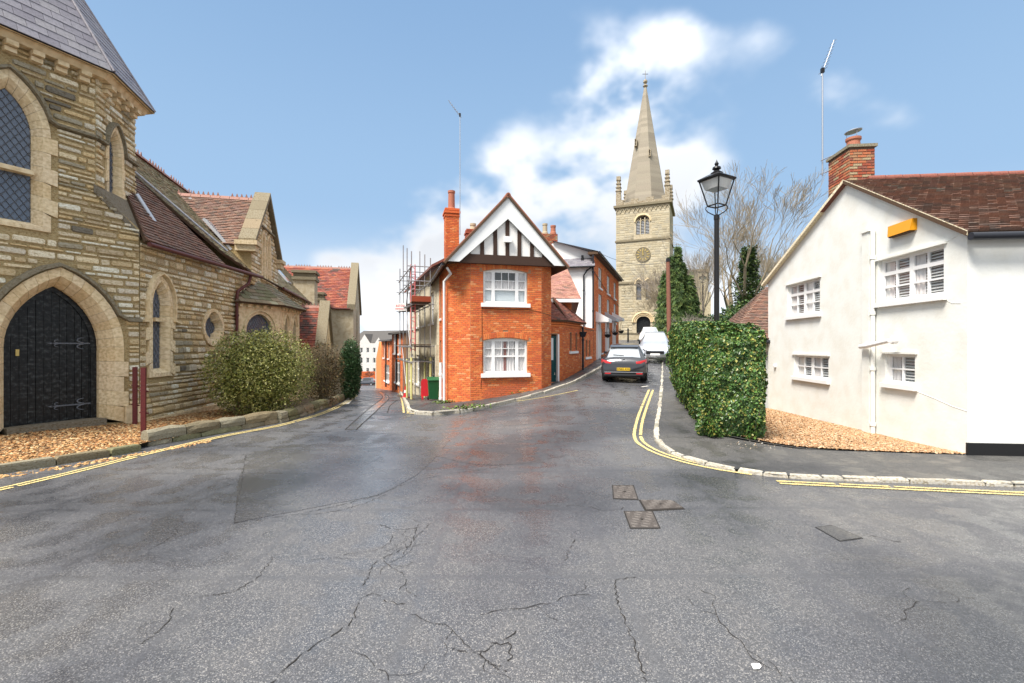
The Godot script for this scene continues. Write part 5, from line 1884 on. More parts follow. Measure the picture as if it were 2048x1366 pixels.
	var rt := MB.new()
	for k in 20: rt.tube([A + back * (k / 20.0) + Vector3(0, -0.03, 0), A + back * ((k + 0.96) / 20.0) + Vector3(0, -0.03, 0)], [0.1, 0.1], 7)
	var rd := obj(h, "ridge_tiles", rt, M.terracotta)
	rd.set_meta("kind", "stuff")
	var vt := MB.new()   # tile edge along the gable verge
	vt.quad(L + Vector3(0, 0.06, 0), A + Vector3(0, 0.06, 0), A, L)
	vt.quad(A + Vector3(0, 0.06, 0), R + Vector3(0, 0.06, 0), R, A)
	obj(h, "verge", vt, M.clay_2)
	gutter_run(h, L + back + Vector3(-0.05, -0.03, 0), L + Vector3(-0.05, -0.03, -0.2), 0.06, M.blackgutter)
	var g0 := pl + TL.basis.z * 0.1 - r * 0.08
	pipe(h, [L + Vector3(0.05, -0.12, -0.5), L + Vector3(0.2, -0.35, -0.5), g0 + Vector3(0, 4.7, 0), g0 + Vector3(0, -0.25, 0), g0 + Vector3(0.1, -0.35, 0.1)], 0.05, M.white, "downpipe", 0)
	var stub := TS * Vector3(2.0, 0, 0.12)
	pipe(h, [stub + Vector3(0, 1.45, 0), stub + Vector3(0, -0.6, 0)], 0.07, M.white, "soil_pipe", 2)
	# cable across the front
	var cb := MB.new()
	cb.tube([TF * Vector3(0.44, 3.64, 0.02), TF * Vector3(0.46, 1.5, 0.02), TF * Vector3(0.40, 0.55, 0.02), TL * Vector3(0.1, 0.5, 0.02)], [.008, .008, .008, .008], 4)
	cb.tube([TF * Vector3(0.46, 3.62, 0.02), TF * Vector3(1.4, 3.57, 0.03), TF * Vector3(2.3, 3.6, 0.02), TF * Vector3(2.84, 3.5, 0.02), TR * Vector3(0.8, 3.4, 0.02)], [.008, .008, .008, .008, .008], 4)
	obj(h, "cable", cb, M.black)
	# chimneys
	chimney(h, W(903, 690, 22.2) * Vector3(1, 0, 1), 0.62, 0.62, 4.5, 8.5, 0.25, "brick", [[0.0, 0.0, 0.95, 0.15, M.terracotta]])
	chimney(h, W(946, 690, 24.5) * Vector3(1, 0, 1), 0.7, 0.5, 5.5, 8.1, 0.25, "oldbrick", [[0.0, 0.0, 0.4, 0.14, M.buffpot]])
	make_wing(h, u, r, pr)
	# aerial strapped to the chimney
	aerial("tv_aerial", W(920, 470, 21.8), 5.5, "tall thin aerial mast strapped to the brick house chimney", W(905, 205, 21.8) - W(928, 236, 21.8), 7)

func make_wing(h: Node3D, u: Vector3, r: Vector3, pr: Vector3) -> void:
	# rear wing with pink tiles, hipped porch with a green door, low outhouse
	var e0 := W(1078, 596, 22.3)
	var e1 := W(1163, 598, 22.3)
	var t1 := W(1134, 536, 24.8)
	var t0 := W(1070, 536, 24.8)
	tiled_roof(h, [[e0, e1, t1, t0]], {"h0": 0.12, "h1": 0.12, "l0": 0.18, "l1": 0.18, "gap": 0.008, "bond": true}, "pinkclay", M.soffit, "wing_tile", 100, 0.03, "wing_roof")
	var fs := MB.new()
	fs.bx(frame(e0 + Vector3(0, -0.14, 0), e1 - e0), Vector3(0, -0.06, -0.12), Vector3((e1 - e0).length(), 0.1, 0.02))
	obj(h, "fascia", fs, M.white)
	var we := MB.new()
	we.quad(e1 + Vector3(-0.1, -0.1, 0), t1 + Vector3(0.3, -3, 0), t1, e1)
	var w0 := W(1085, 690, 22.7) * Vector3(1, 0, 1)
	var w1 := W(1143, 690, 22.9) * Vector3(1, 0, 1)
	var TW := frame(w0, w1 - w0)
	# porch plan
	var p0 := W(1097, 690, 20.1) * Vector3(1, 0, 1)
	var p1 := W(1125, 690, 20.5) * Vector3(1, 0, 1)
	var p2 := W(1161, 690, 23.4) * Vector3(1, 0, 1)
	var p3 := W(1187, 690, 26.8) * Vector3(1, 0, 1)
	var T0 := frame(p0, p1 - p0)
	var T1 := frame(p1, p2 - p1)
	var T2 := frame(p2, p3 - p2)
	var l0 := (p1 - p0).length()
	var l1 := (p2 - p1).length()
	var l2 := (p3 - p2).length()
	var dh := flat_arch(0.02, 0.6, 0.56, 2.62, 0.05, 4)
	var wa := flat_arch(l1 * 0.36, 1.95, l1 * 0.36 + 0.36, 2.72, 0.06, 4)
	var wb := flat_arch(l1 * 0.68, 1.95, l1 * 0.68 + 0.36, 2.72, 0.06, 4)
	var wc := rect(0.3, 1.0, 0.9, 2.5)
	var wd := flat_arch(1.3, 1.6, 1.75, 2.4, 0.06, 4)
	var we2 := flat_arch(2.2, 1.6, 2.65, 2.4, 0.06, 4)
	var pw := h
	var walls := [[TW, rect(0, 2.5, (w1 - w0).length(), 4.5), []], [T0, rect(0, 0, l0, 3.25), [dh]], [T1, rect(0, 0.1, l1, 3.25), [wa, wb]], [T2, rect(0, 0.3, l2, 3.05), [wc, wd, we2]]]
	var wing := obj(h, "wing", we, M.brick_mortar)
	brick_walls(wing, walls, 60)
	for q in [[T1, wa], [T1, wb], [T2, wd], [T2, we2]]:
		var o: PackedVector2Array = q[1]
		window(wing, q[0], o, pane_grid(o[0].x + 0.05, o[0].y + 0.05, o[1].x - 0.05, o[2].y - 0.04, 1, 2), -0.08, {"frame": M.redframe})
	for q in [[T1, l1 * 0.33, l1 * 0.68 + 0.42, 1.85], [T2, 1.2, 2.75, 1.5]]:
		var sb := MB.new()
		sb.bx(q[0], Vector3(q[1], q[3] - 0.05, -0.05), Vector3(q[2], q[3] + 0.06, 0.06))
		obj(wing, "sill", sb, M.white)
	# door: green leaf with a glazed upper panel, white frame
	var db := MB.new()
	db.bx(T0, Vector3(0.03, 0.6, -0.16), Vector3(0.48, 2.6, -0.1))
	var door := obj(wing, "door", db, M.greendoor)
	tag(door, "dark green door with a tall frosted pane")
	var gp := MB.new()
	gp.bx(T0, Vector3(0.08, 1.55, -0.11), Vector3(0.33, 2.5, -0.095))
	obj(door, "pane", gp, M.paleboard)
	var kb := MB.new()
	kb.bx(T0, Vector3(0.38, 0.9, -0.1), Vector3(0.41, 1.02, -0.08))
	obj(door, "letter_plate", kb, M.chrome)
	var fr := MB.new()
	fr.bx(T0, Vector3(0.49, 0.55, -0.12), Vector3(0.57, 2.66, 0.02))
	obj(wing, "door_frame", fr, M.white)
	var d2 := MB.new()
	d2.bx(T2, Vector3(0.34, 0.8, -0.12), Vector3(0.86, 2.5, -0.06))
	obj(wing, "outhouse_door", d2, M.white)
	# corbelled brick eaves and the hipped roof over the porch
	for k in 3:
		var cb := MB.new()
		var g := 0.04 + k * 0.045
		cb.bx(T0, Vector3(-0.05, 3.0 + k * 0.1, -0.1), Vector3(l0 + g, 3.07 + k * 0.1, g))
		cb.bx(T1, Vector3(0.0, 3.0 + k * 0.1, -0.1), Vector3(l1 + g, 3.07 + k * 0.1, g))
		obj(wing, "oversail_course", cb, M.brick_2)
	var q0 := p0 + Vector3(-0.1, 3.27, 0.25)
	var q1 := p1 + Vector3(0.2, 3.27, 0.2)
	var q2 := p2 + Vector3(0.3, 3.27, 0.1)
	var ap := W(1100, 600, 22.4)
	tiled_roof(wing, [[q0, q1, ap], [q1, q2, ap + Vector3(0.5, 0, -0.4), ap]], {"h0": 0.11, "h1": 0.11, "l0": 0.17, "l1": 0.17, "gap": 0.01, "bond": true}, "clay", M.soffit, "porch_tile", 60, 0.035, "porch_roof")
	pipe(wing, [p2 + Vector3(0.1, 3.1, 0.12), p2 + Vector3(0.1, 0.5, 0.12)], 0.05, M.blackgutter, "downpipe", 2)
	var hp := MB.new()
	hp.hexa([p2 + Vector3(0.0, 2.6, 0.22), p2 + Vector3(0.2, 2.6, 0.22), p2 + Vector3(0.2, 2.6, 0.04), p2 + Vector3(0.0, 2.6, 0.04)], [p2 + Vector3(-0.08, 2.85, 0.28), p2 + Vector3(0.28, 2.85, 0.28), p2 + Vector3(0.28, 2.85, 0.0), p2 + Vector3(-0.08, 2.85, 0.0)])
	obj(wing, "hopper_head", hp, M.blackgutter)
	var cap := MB.new()
	cap.bx(T2, Vector3(-0.02, 3.052, -0.25), Vector3(l2, 3.13, 0.06))
	obj(wing, "coping", cap, M.brick_7)

# ---------- white house and brick terrace up the hill ----------
func make_hill_houses() -> void:
	var wh := thing("white_rendered_house", W(1150, 725, 27.3), "tall white rendered house with slate lean-to and black downpipe behind the brick house", "house")
	var a := W(1096, 690, 27.6) * Vector3(1, 0, 1)
	var b := W(1187, 690, 27.0) * Vector3(1, 0, 1)
	var T := frame(a, b - a)
	var l := (b - a).length()
	var mb := MB.new()
	wall_sheet(mb, T, rect(0, 0.5, l, 6.85), [])
	wall_sheet(mb, T, PackedVector2Array([Vector2(-0.2, 6.8), Vector2(l, 6.8), Vector2(l, 7.55), Vector2(0.4, 8.35), Vector2(-0.2, 8.05)]), [], -0.5)
	mb.quad(T * Vector3(0, 0.5, -8), T * Vector3(0, 0.5, 0), T * Vector3(0, 8.0, 0), T * Vector3(0, 8.0, -8))
	obj(wh, "wall", mb, M.white_render)
	tiled_roof(wh, [[T * Vector3(-0.2, 6.72, 0.25), T * Vector3(l + 0.1, 6.72, 0.25), T * Vector3(l + 0.02, 7.3, -0.5), T * Vector3(0.5, 7.3, -0.5)]], {"h0": 0.15, "h1": 0.15, "l0": 0.25, "l1": 0.25, "gap": 0.008, "bond": true}, "slate", M.soffit, "slate", 40, 0.015)
	gutter_run(wh, T * Vector3(0.8, 6.68, 0.3), T * Vector3(l + 0.1, 6.68, 0.3), 0.05, M.blackgutter)
	pipe(wh, [T * Vector3(l - 0.1, 6.62, 0.28), T * Vector3(l - 0.35, 6.5, 0.12), T * Vector3(l - 0.55, 6.2, 0.08), T * Vector3(l - 0.55, 1.0, 0.08)], 0.045, M.blackgutter, "downpipe", 3)
	pipe(wh, [T * Vector3(l - 0.02, 7.5, 0.04), T * Vector3(l - 0.02, 0.8, 0.06)], 0.05, M.blackgutter, "downpipe", 3)
	var fl := MB.new()
	fl.bx(T, Vector3(l - 0.72, 7.28, -0.5), Vector3(l - 0.6, 7.45, -0.3))
	fl.bx(T, Vector3(l - 0.74, 7.1, -0.4), Vector3(l - 0.58, 7.27, -0.25))
	obj(wh, "floodlight", fl, M.black)
	chimney(wh, W(1098, 690, 29.0) * Vector3(1, 0, 1), 0.95, 0.6, 6.0, 9.0, 0.1, "oldbrick", [[-0.25, 0.0, 0.65, 0.14, M.buffpot], [0.26, 0.0, 0.55, 0.15, M.terracotta]], 0, false)
	# terrace of three brick bays
	var p := XD(4.68, 0, 27.0)
	var q := XD(8.75, 0, 38.6)
	var te := thing("brick_terrace", XD(6.6, 1.6, 32.8), "three-storey red brick terrace with white sash windows climbing to the church", "terrace house")
	var TT := frame(p, q - p)
	var ln := (q - p).length()
	var holes := []
	var win := []
	for k in 3:
		var c := ln * (0.2 + 0.3 * k)
		for e in [[5.75, 7.0], [3.9, 5.35]]:
			var o := rect(c - 0.65, e[0], c + 0.65, e[1])
			holes.push_back(o); win.push_back(o)
		var o2 := rect(c + 0.1, 1.7 + k * 0.18, c + 0.95, 3.2 + k * 0.1)
		holes.push_back(o2); win.push_back(o2)
	brick_walls(te, [[TT, rect(0, 0.4, ln, 7.4), holes]], 0, null, "brick")
	for o in win:
		window(te, TT, o, pane_grid(o[0].x + 0.09, o[0].y + 0.09, o[2].x - 0.09, o[2].y - 0.07, 2, 2, 0.06), -0.06, {"sill": [o[0].x - 0.06, o[2].x + 0.06, o[0].y - 0.1, o[0].y, 0.08], "depth": 0.3, "board": [o[0].x, o[2].x, o[0].y, o[2].y]})
	var ev := MB.new()
	ev.bx(TT, Vector3(-0.1, 7.402, -0.3), Vector3(ln + 0.1, 7.55, 0.28))
	obj(te, "eaves_board", ev, M.soffit)
	var rf := MB.new()
	rf.quad(TT * Vector3(-0.15, 7.55, 0.3), TT * Vector3(ln + 0.15, 7.55, 0.3), TT * Vector3(ln, 8.4, -2.5), TT * Vector3(0, 8.4, -2.5))
	rf.quad(TT * Vector3(ln, 0, 0), TT * Vector3(ln, 0, -6), TT * Vector3(ln, 8.4, -2.5), TT * Vector3(ln, 7.5, 0))
	obj(te, "roof", rf, M.slate_2)
	gutter_run(te, TT * Vector3(-0.1, 7.5, 0.36), TT * Vector3(ln + 0.1, 7.5, 0.36), 0.06, M.blackgutter)
	var cb := MB.new()
	cb.tube([TT * Vector3(0.1, 6.4, 0.04), TT * Vector3(ln * 0.5, 5.7, 0.04), TT * Vector3(ln, 5.4, 0.04)], [.02, .02, .02], 4)
	obj(te, "cable", cb, M.black)
	for k in 3:   # doors with white pilasters and canopies
		var c := ln * (0.12 + 0.3 * k)
		var y := G((TT * Vector3(c, 0, 0)).x, -(TT * Vector3(c, 0, 0)).z) + 0.1
		for s: float in [-0.5, 0.5]:
			var pi := MB.new()
			pi.bx(TT, Vector3(c + s - 0.09, y, 0.0), Vector3(c + s + 0.09, y + 2.2, 0.12))
			obj(te, "pilaster", pi, M.white)
		var db := MB.new()
		db.bx(TT, Vector3(c - 0.4, y, 0.0), Vector3(c + 0.4, y + 2.1, 0.03))
		obj(te, "door", db, M.white)
		var cn := MB.new()
		cn.hexa([TT * Vector3(c - 0.75, y + 2.22, 0.75), TT * Vector3(c + 0.75, y + 2.22, 0.75), TT * Vector3(c + 0.75, y + 2.22, 0.0), TT * Vector3(c - 0.75, y + 2.22, 0.0)], [TT * Vector3(c - 0.75, y + 2.42, 0.75), TT * Vector3(c + 0.75, y + 2.42, 0.75), TT * Vector3(c + 0.75, y + 2.85, 0.0), TT * Vector3(c - 0.75, y + 2.85, 0.0)])
		obj(te, "canopy", cn, M.white if k != 1 else M.lead)
		var hb := thing("hanging_basket", TT * Vector3(c + 0.75, y + 1.55, 0.5), ["dark hanging basket under the white door canopy next to the white house", "hanging basket under the grey lead canopy of the brick terrace", "small hanging basket under the canopy nearest the church"][k], "basket", "hanging baskets on the terrace")
		var bk := MB.new()
		bk.lathe(Transform3D(Basis(), TT * Vector3(c + 0.75, y + 1.5, 0.5)), [Vector2(0.03, -0.2), Vector2(0.15, -0.14), Vector2(0.22, 0.0), Vector2(0.0, 0.02)], 10)
		obj(hb, "bowl", bk, M.black)
		var ch := MB.new()
		for j in 3:
			var aa := TAU * j / 3.0
			ch.tube([TT * Vector3(c + 0.75, y + 1.5, 0.5) + Vector3(cos(aa) * 0.2, 0, sin(aa) * 0.2), TT * Vector3(c + 0.75, y + 2.2, 0.5)], [.008, .008], 3)
		obj(hb, "chains", ch, M.black)
		var pts := []
		for j in 120:
			var v := Vector3(rng.randfn(), rng.randfn() * 0.6, rng.randfn()) * 0.11
			pts.push_back(TT * Vector3(c + 0.75, y + 1.52, 0.5) + v)
		leaves(hb, "foliage", pts, 0.05, [Color(.03, .05, .03), Color(.05, .05, .06), Color(.08, .05, .09), Color(.05, .08, .03)], M.leafmatt)

# ---------- white cottage on the right ----------
func make_cottage() -> void:
	var ct := thing("white_cottage", XD(10.5, -0.1, 12.5), "white rendered cottage with clay tiled roof and brick chimney beside the gravel drive", "cottage")
	var c0 := XD(8.586, 0, 8.86)              # near corner
	var far := XD(9.43, 0, 17.3)
	var T := frame(far, c0 - far)             # gable wall, seen from the drive: u runs towards us
	var L := (c0 - far).length()
	var su := func(d: float) -> float: return L - (d - 8.86) * 1.005
	var out := PackedVector2Array([Vector2(0, -0.8), Vector2(L, -0.8), Vector2(L, 4.32), Vector2(su.call(12.54), 6.54), Vector2(0, 4.5)])
	var specs := [[11.33, 9.40, 3.19, 4.22, 2, true], [15.84, 13.87, 3.13, 4.2, 2, true], [15.4, 13.43, 1.17, 1.88, 2, false], [11.1, 10.17, 1.30, 2.0, 1, false]]
	var holes := []
	for s in specs: holes.push_back(rect(su.call(s[0]), s[2], su.call(s[1]), s[3]))
	var TF := frame(c0, Vector3(0.995, 0, 0.0995))   # road front
	var mb := MB.new()
	wall_sheet(mb, T, out, holes, 0.0, 0.12)
	wall_sheet(mb, TF, rect(0, -0.8, 9.0, 4.32), [], 0.0)
	var bl := T * Vector3(0, 0, -9.0)
	mb.quad(far + Vector3(0, -0.8, 0), bl + Vector3(0, -0.8, 0), bl + Vector3(0, 4.5, 0), far + Vector3(0, 4.5, 0))
	obj(ct, "wall", mb, M.render)
	for k in 4:
		var s: Array = specs[k]
		var u0: float = su.call(s[0])
		var u1: float = su.call(s[1])
		var v0: float = s[2]
		var v1: float = s[3]
		var panes := []
		var sl := []
		var cu := []
		var n: int = s[4]
		for i in n:
			var a := u0 + 0.07 + i * (u1 - u0 - 0.14) / n + (0.03 if i > 0 else 0.0)
			var b := u0 + 0.07 + (i + 1) * (u1 - u0 - 0.14) / n - (0.03 if i < n - 1 else 0.0)
			if s[5]:
				var m := lerpf(v0, v1, 0.66)
				panes.append_array(pane_grid(a + 0.03, v0 + 0.09, b - 0.03, m - 0.03, 2, 2, 0.035))
				panes.append_array(pane_grid(a + 0.03, m + 0.05, b - 0.03, v1 - 0.07, 2, 1, 0.035))
			else:
				panes.append_array(pane_grid(a + 0.03, v0 + 0.08, b - 0.03, v1 - 0.07, 2, 2, 0.035))
			sl.push_back([a + (b - a) * 0.36, b, v0 + 0.05, v1 - 0.04])
			cu.push_back([a, a + (b - a) * 0.34, v0 + 0.03, v1 - 0.03, M.curtain])
		var win := window(ct, T, holes[k], panes, -0.07, {"sill": [u0 - 0.07, u1 + 0.09, v0 - 0.09, v0 + 0.012, 0.09], "slats": sl, "room": M.roomwarm, "depth": 0.9, "curtain": cu})
		var hd := MB.new()
		hd.bx(T, Vector3(u0 - 0.08, v1, -0.02), Vector3(u1 + 0.08, v1 + 0.05, 0.05))
		obj(win, "drip_head", hd, M.render)
	# pilaster strip, soil pipe, boiler flue
	var pu: float = su.call(11.62)
	var st := MB.new()
	st.bx(T, Vector3(pu - 0.13, -0.8, 0.0), Vector3(pu + 0.13, 4.98, 0.12))
	obj(ct, "pipe_casing", st, M.render)
	var cp := MB.new()
	cp.bx(T, Vector3(pu - 0.17, 4.98, 0.0), Vector3(pu + 0.17, 5.04, 0.15))
	obj(ct, "casing_cap", cp, M.render)
	pipe(ct, [T * Vector3(pu + 0.2, 5.0, 0.07), T * Vector3(pu + 0.2, -0.4, 0.07)], 0.05, M.render, "downpipe", 4)
	var fl := MB.new()
	fl.tube([T * Vector3(pu - 0.05, 2.16, 0.2), T * Vector3(pu + 0.25, 2.18, 0.22), T * Vector3(pu + 1.05, 2.3, 0.24)], [0.055, 0.055, 0.05], 12)
	var flue := obj(ct, "flue_pipe", fl, M.white)
	var fc := MB.new()
	fc.lathe(Transform3D(Basis(T.basis.x, T.basis.z, -T.basis.y), T * Vector3(pu + 1.12, 2.31, 0.16)), [Vector2(0.0, -0.01), Vector2(0.085, -0.01), Vector2(0.09, 0.07), Vector2(0.065, 0.1), Vector2(0.0, 0.1)], 18)
	obj(flue, "flue_cap", fc, M.white)
	# hairline repair lines in the render
	var hl := MB.new()
	for q in [[[su.call(9.4), 3.12], [su.call(9.2), 3.02], [su.call(9.0), 3.0]], [[su.call(10.1), 1.2], [su.call(9.6), 1.1], [su.call(9.2), 1.0], [L, 0.95]], [[su.call(9.36), 4.24], [su.call(9.1), 4.3], [L, 4.36]]]:
		var pts := []
		for p in q: pts.push_back(T * Vector3(p[0], p[1], 0.0))
		hl.tube(pts, [0.007, 0.007, 0.007, 0.007].slice(0, pts.size()), 4)
	obj(ct, "cable", hl, M.render)
	var vt := MB.new()
	vt.lathe(Transform3D(Basis(T.basis.x, T.basis.z, -T.basis.y), T * Vector3(su.call(16.7), 1.45, 0.0)), [Vector2(0.07, 0), Vector2(0.07, 0.07), Vector2(0.0, 0.08)], 12)
	obj(ct, "vent_cap", vt, M.white)
	# black plinth on the road front
	var pb := MB.new()
	pb.bx(TF, Vector3(-0.03, -0.4, 0.0), Vector3(9.0, 0.36, 0.035))
	obj(ct, "plinth", pb, M.black)
	# roofs
	var ap := T * Vector3(su.call(12.54), 6.6, 0.12)
	var rx := Vector3(0.995, 0, 0.0995)
	var e0 := c0 + Vector3(0, 4.33, 0) + T.basis.z * 0.14 + TF.basis.z * 0.18 + Vector3(0, -0.03, 0)
	tiled_roof(ct, [[e0, e0 + rx * 9.2, ap + rx * 9.2, ap]], {"h0": 0.13, "h1": 0.13, "l0": 0.18, "l1": 0.18, "gap": 0.007, "bond": true}, "oldclay", M.soffit, "tile", 300, 0.06)
	var fe := far + Vector3(0, 4.46, 0) + T.basis.z * 0.14 + Vector3(0, 0, -0.2)
	var fr := MB.new()
	fr.quad(fe + rx * 9.2, fe, ap, ap + rx * 9.2)
	fr.quad(fe, fe + rx * 9.2, ap + rx * 9.2 - Vector3(0, 0.09, 0), ap - Vector3(0, 0.09, 0))
	obj(ct, "far_slope", fr, M.clay_3)
	for e in [[e0, ap], [fe, ap]]:   # mortar verge with tile ends
		var vg := MB.new()
		var dn := Vector3(0, -0.07, 0)
		vg.quad(e[0] + dn, e[1] + dn, e[1] + Vector3(0, 0.02, 0), e[0] + Vector3(0, 0.02, 0))
		vg.quad(e[0] + dn, e[1] + dn, e[1] + dn - T.basis.z * 0.14, e[0] + dn - T.basis.z * 0.14)
		obj(ct, "verge", vg, M.rubble_1)
	var rt := MB.new()
	for k in 22: rt.tube([ap + rx * (k * 0.42 + 0.6) + Vector3(0, 0.0, 0), ap + rx * (k * 0.42 + 1.0)], [0.1, 0.105], 7)
	var rd := obj(ct, "ridge_tiles", rt, M.clay_1)
	rd.set_meta("kind", "stuff")
	gutter_run(ct, e0 + Vector3(0, -0.1, 0.06), e0 + rx * 9.2 + Vector3(0, -0.1, 0.06), 0.075, M.blackgutter)
	# chimney on the apex
	var chc := T * Vector3(su.call(13.0), 0, -0.345)
	var st2 := chimney(ct, chc, 0.98, 0.62, 5.6, 7.45, atan2(-T.basis.x.z, T.basis.x.x), "oldbrick", [], 160, false)
	var CT := Transform3D(Basis(Vector3.UP, atan2(-T.basis.x.z, T.basis.x.x)), chc)
	var capb := MB.new()
	capb.bx(CT, Vector3(-0.54, 7.452, -0.36), Vector3(0.54, 7.53, 0.36))
	obj(st2, "chimney_cap", capb, M.moss_4)
	var po := MB.new()
	po.lathe(CT * Transform3D(Basis(), Vector3(0.12, 7.53, 0)), [Vector2(0.2, 0), Vector2(0.165, 0.06), Vector2(0.155, 0.22), Vector2(0.185, 0.26), Vector2(0.185, 0.32), Vector2(0.15, 0.33)], 16)
	obj(st2, "chimney_pot", po, M.terracotta)
	var cw := MB.new()
	for k in 3:
		var a := TAU * k / 3.0
		cw.tube([CT * Vector3(0.12 + cos(a) * 0.15, 7.8, sin(a) * 0.15), CT * Vector3(0.12 + cos(a) * 0.15, 8.02, sin(a) * 0.15)], [.01, .01], 4)
	cw.lathe(CT * Transform3D(Basis(Vector3(1, 0, 0), 0.16), Vector3(0.12, 8.02, 0)), [Vector2(0.0, 0.0), Vector2(0.2, 0.0), Vector2(0.21, 0.02), Vector2(0.12, 0.06), Vector2(0.0, 0.075)], 18)
	obj(st2, "cowl", cw, M.steel)
	var av := W(1645, 352, 13.9)
	var br := MB.new()
	for y in [0.05, 0.45]: br.tube([av + Vector3(-0.05, y, 0), chc + Vector3(-0.1, av.y + y, -0.4)], [.014, .014], 4)
	obj(st2, "aerial_bracket", br, M.steel)
	aerial("tv_aerial", av, 3.05, "steel aerial mast with slanted yagi on the cottage chimney", W(1668, 78, 13.9) - W(1645, 142, 13.9), 9)
	# alarm box
	var bu0: float = su.call(10.85)
	var bu1: float = su.call(10.1)
	var bb := thing("alarm_box", T * Vector3((bu0 + bu1) * 0.5, 4.8, 0.05), "amber yellow alarm box on the white cottage gable", "alarm box")
	var bm := MB.new()
	bm.hexa([T * Vector3(bu0 + 0.04, 4.68, 0.14), T * Vector3(bu1 - 0.02, 4.68, 0.14), T * Vector3(bu1, 4.68, 0.003), T * Vector3(bu0, 4.68, 0.003)], [T * Vector3(bu0, 4.93, 0.1), T * Vector3(bu1, 4.93, 0.1), T * Vector3(bu1, 4.93, 0.003), T * Vector3(bu0, 4.93, 0.003)])
	obj(bb, "cover", bm, M.bell)
	var bs := MB.new()
	bs.bx(T, Vector3(bu0 + 0.05, 4.655, 0.02), Vector3(bu1 - 0.05, 4.679, 0.12))
	obj(bb, "strobe", bs, M.soffit)
	# lean-to annexe at the far end
	var an := thing("cottage_annexe", XD(8.6, -0.2, 18.5), "single-storey annexe with steep clay tiled roof and grey glazed door beside the cottage", "annexe")
	var a0 := XD(8.2, 0, 17.7)
	var a1 := XD(9.6, 0, 17.45)
	var TA := frame(a0, a1 - a0)
	var la := (a1 - a0).length()
	var dr := rect(la - 0.62, -0.25, la - 0.05, 1.95)
	var wm := MB.new()
	wall_sheet(wm, TA, rect(0, -0.8, la, 2.5), [dr], 0.0, 0.1)
	wm.quad(a0 + Vector3(0, -0.8, -3), a0 + Vector3(0, -0.8, 0), a0 + Vector3(0, 2.5, 0), a0 + Vector3(0, 2.5, -3))
	obj(an, "wall", wm, M.cream)
	var pn := []
	for k in 3: pn.push_back(rect(la - 0.47, 0.35 + k * 0.47, la - 0.17, 0.78 + k * 0.47))
	window(an, TA, dr, pn, -0.06, {"called": "door", "frame": M.dooroffwhite, "sill": [la - 0.66, la, -0.33, -0.25, 0.06]})
	var f0 := a0 + Vector3(-0.2, 2.42, 0.3)
	var f1 := a1 + Vector3(0.6, 2.42, 0.3)
	var t0 := XD(11.1, 4.7, 20.6)
	var t1 := XD(12.4, 4.7, 20.4)
	tiled_roof(an, [[f0, f1, t1, t0], [XD(9.7, 2.42, 23.5), f0, t0]], {"h0": 0.12, "h1": 0.12, "l0": 0.175, "l1": 0.175, "gap": 0.008, "bond": true}, "oldclay", M.soffit, "tile", 120, 0.042)
	gutter_run(an, f0 + Vector3(0.2, -0.1, 0.06), f1 + Vector3(0, -0.1, 0.06), 0.07, M.blackgutter)

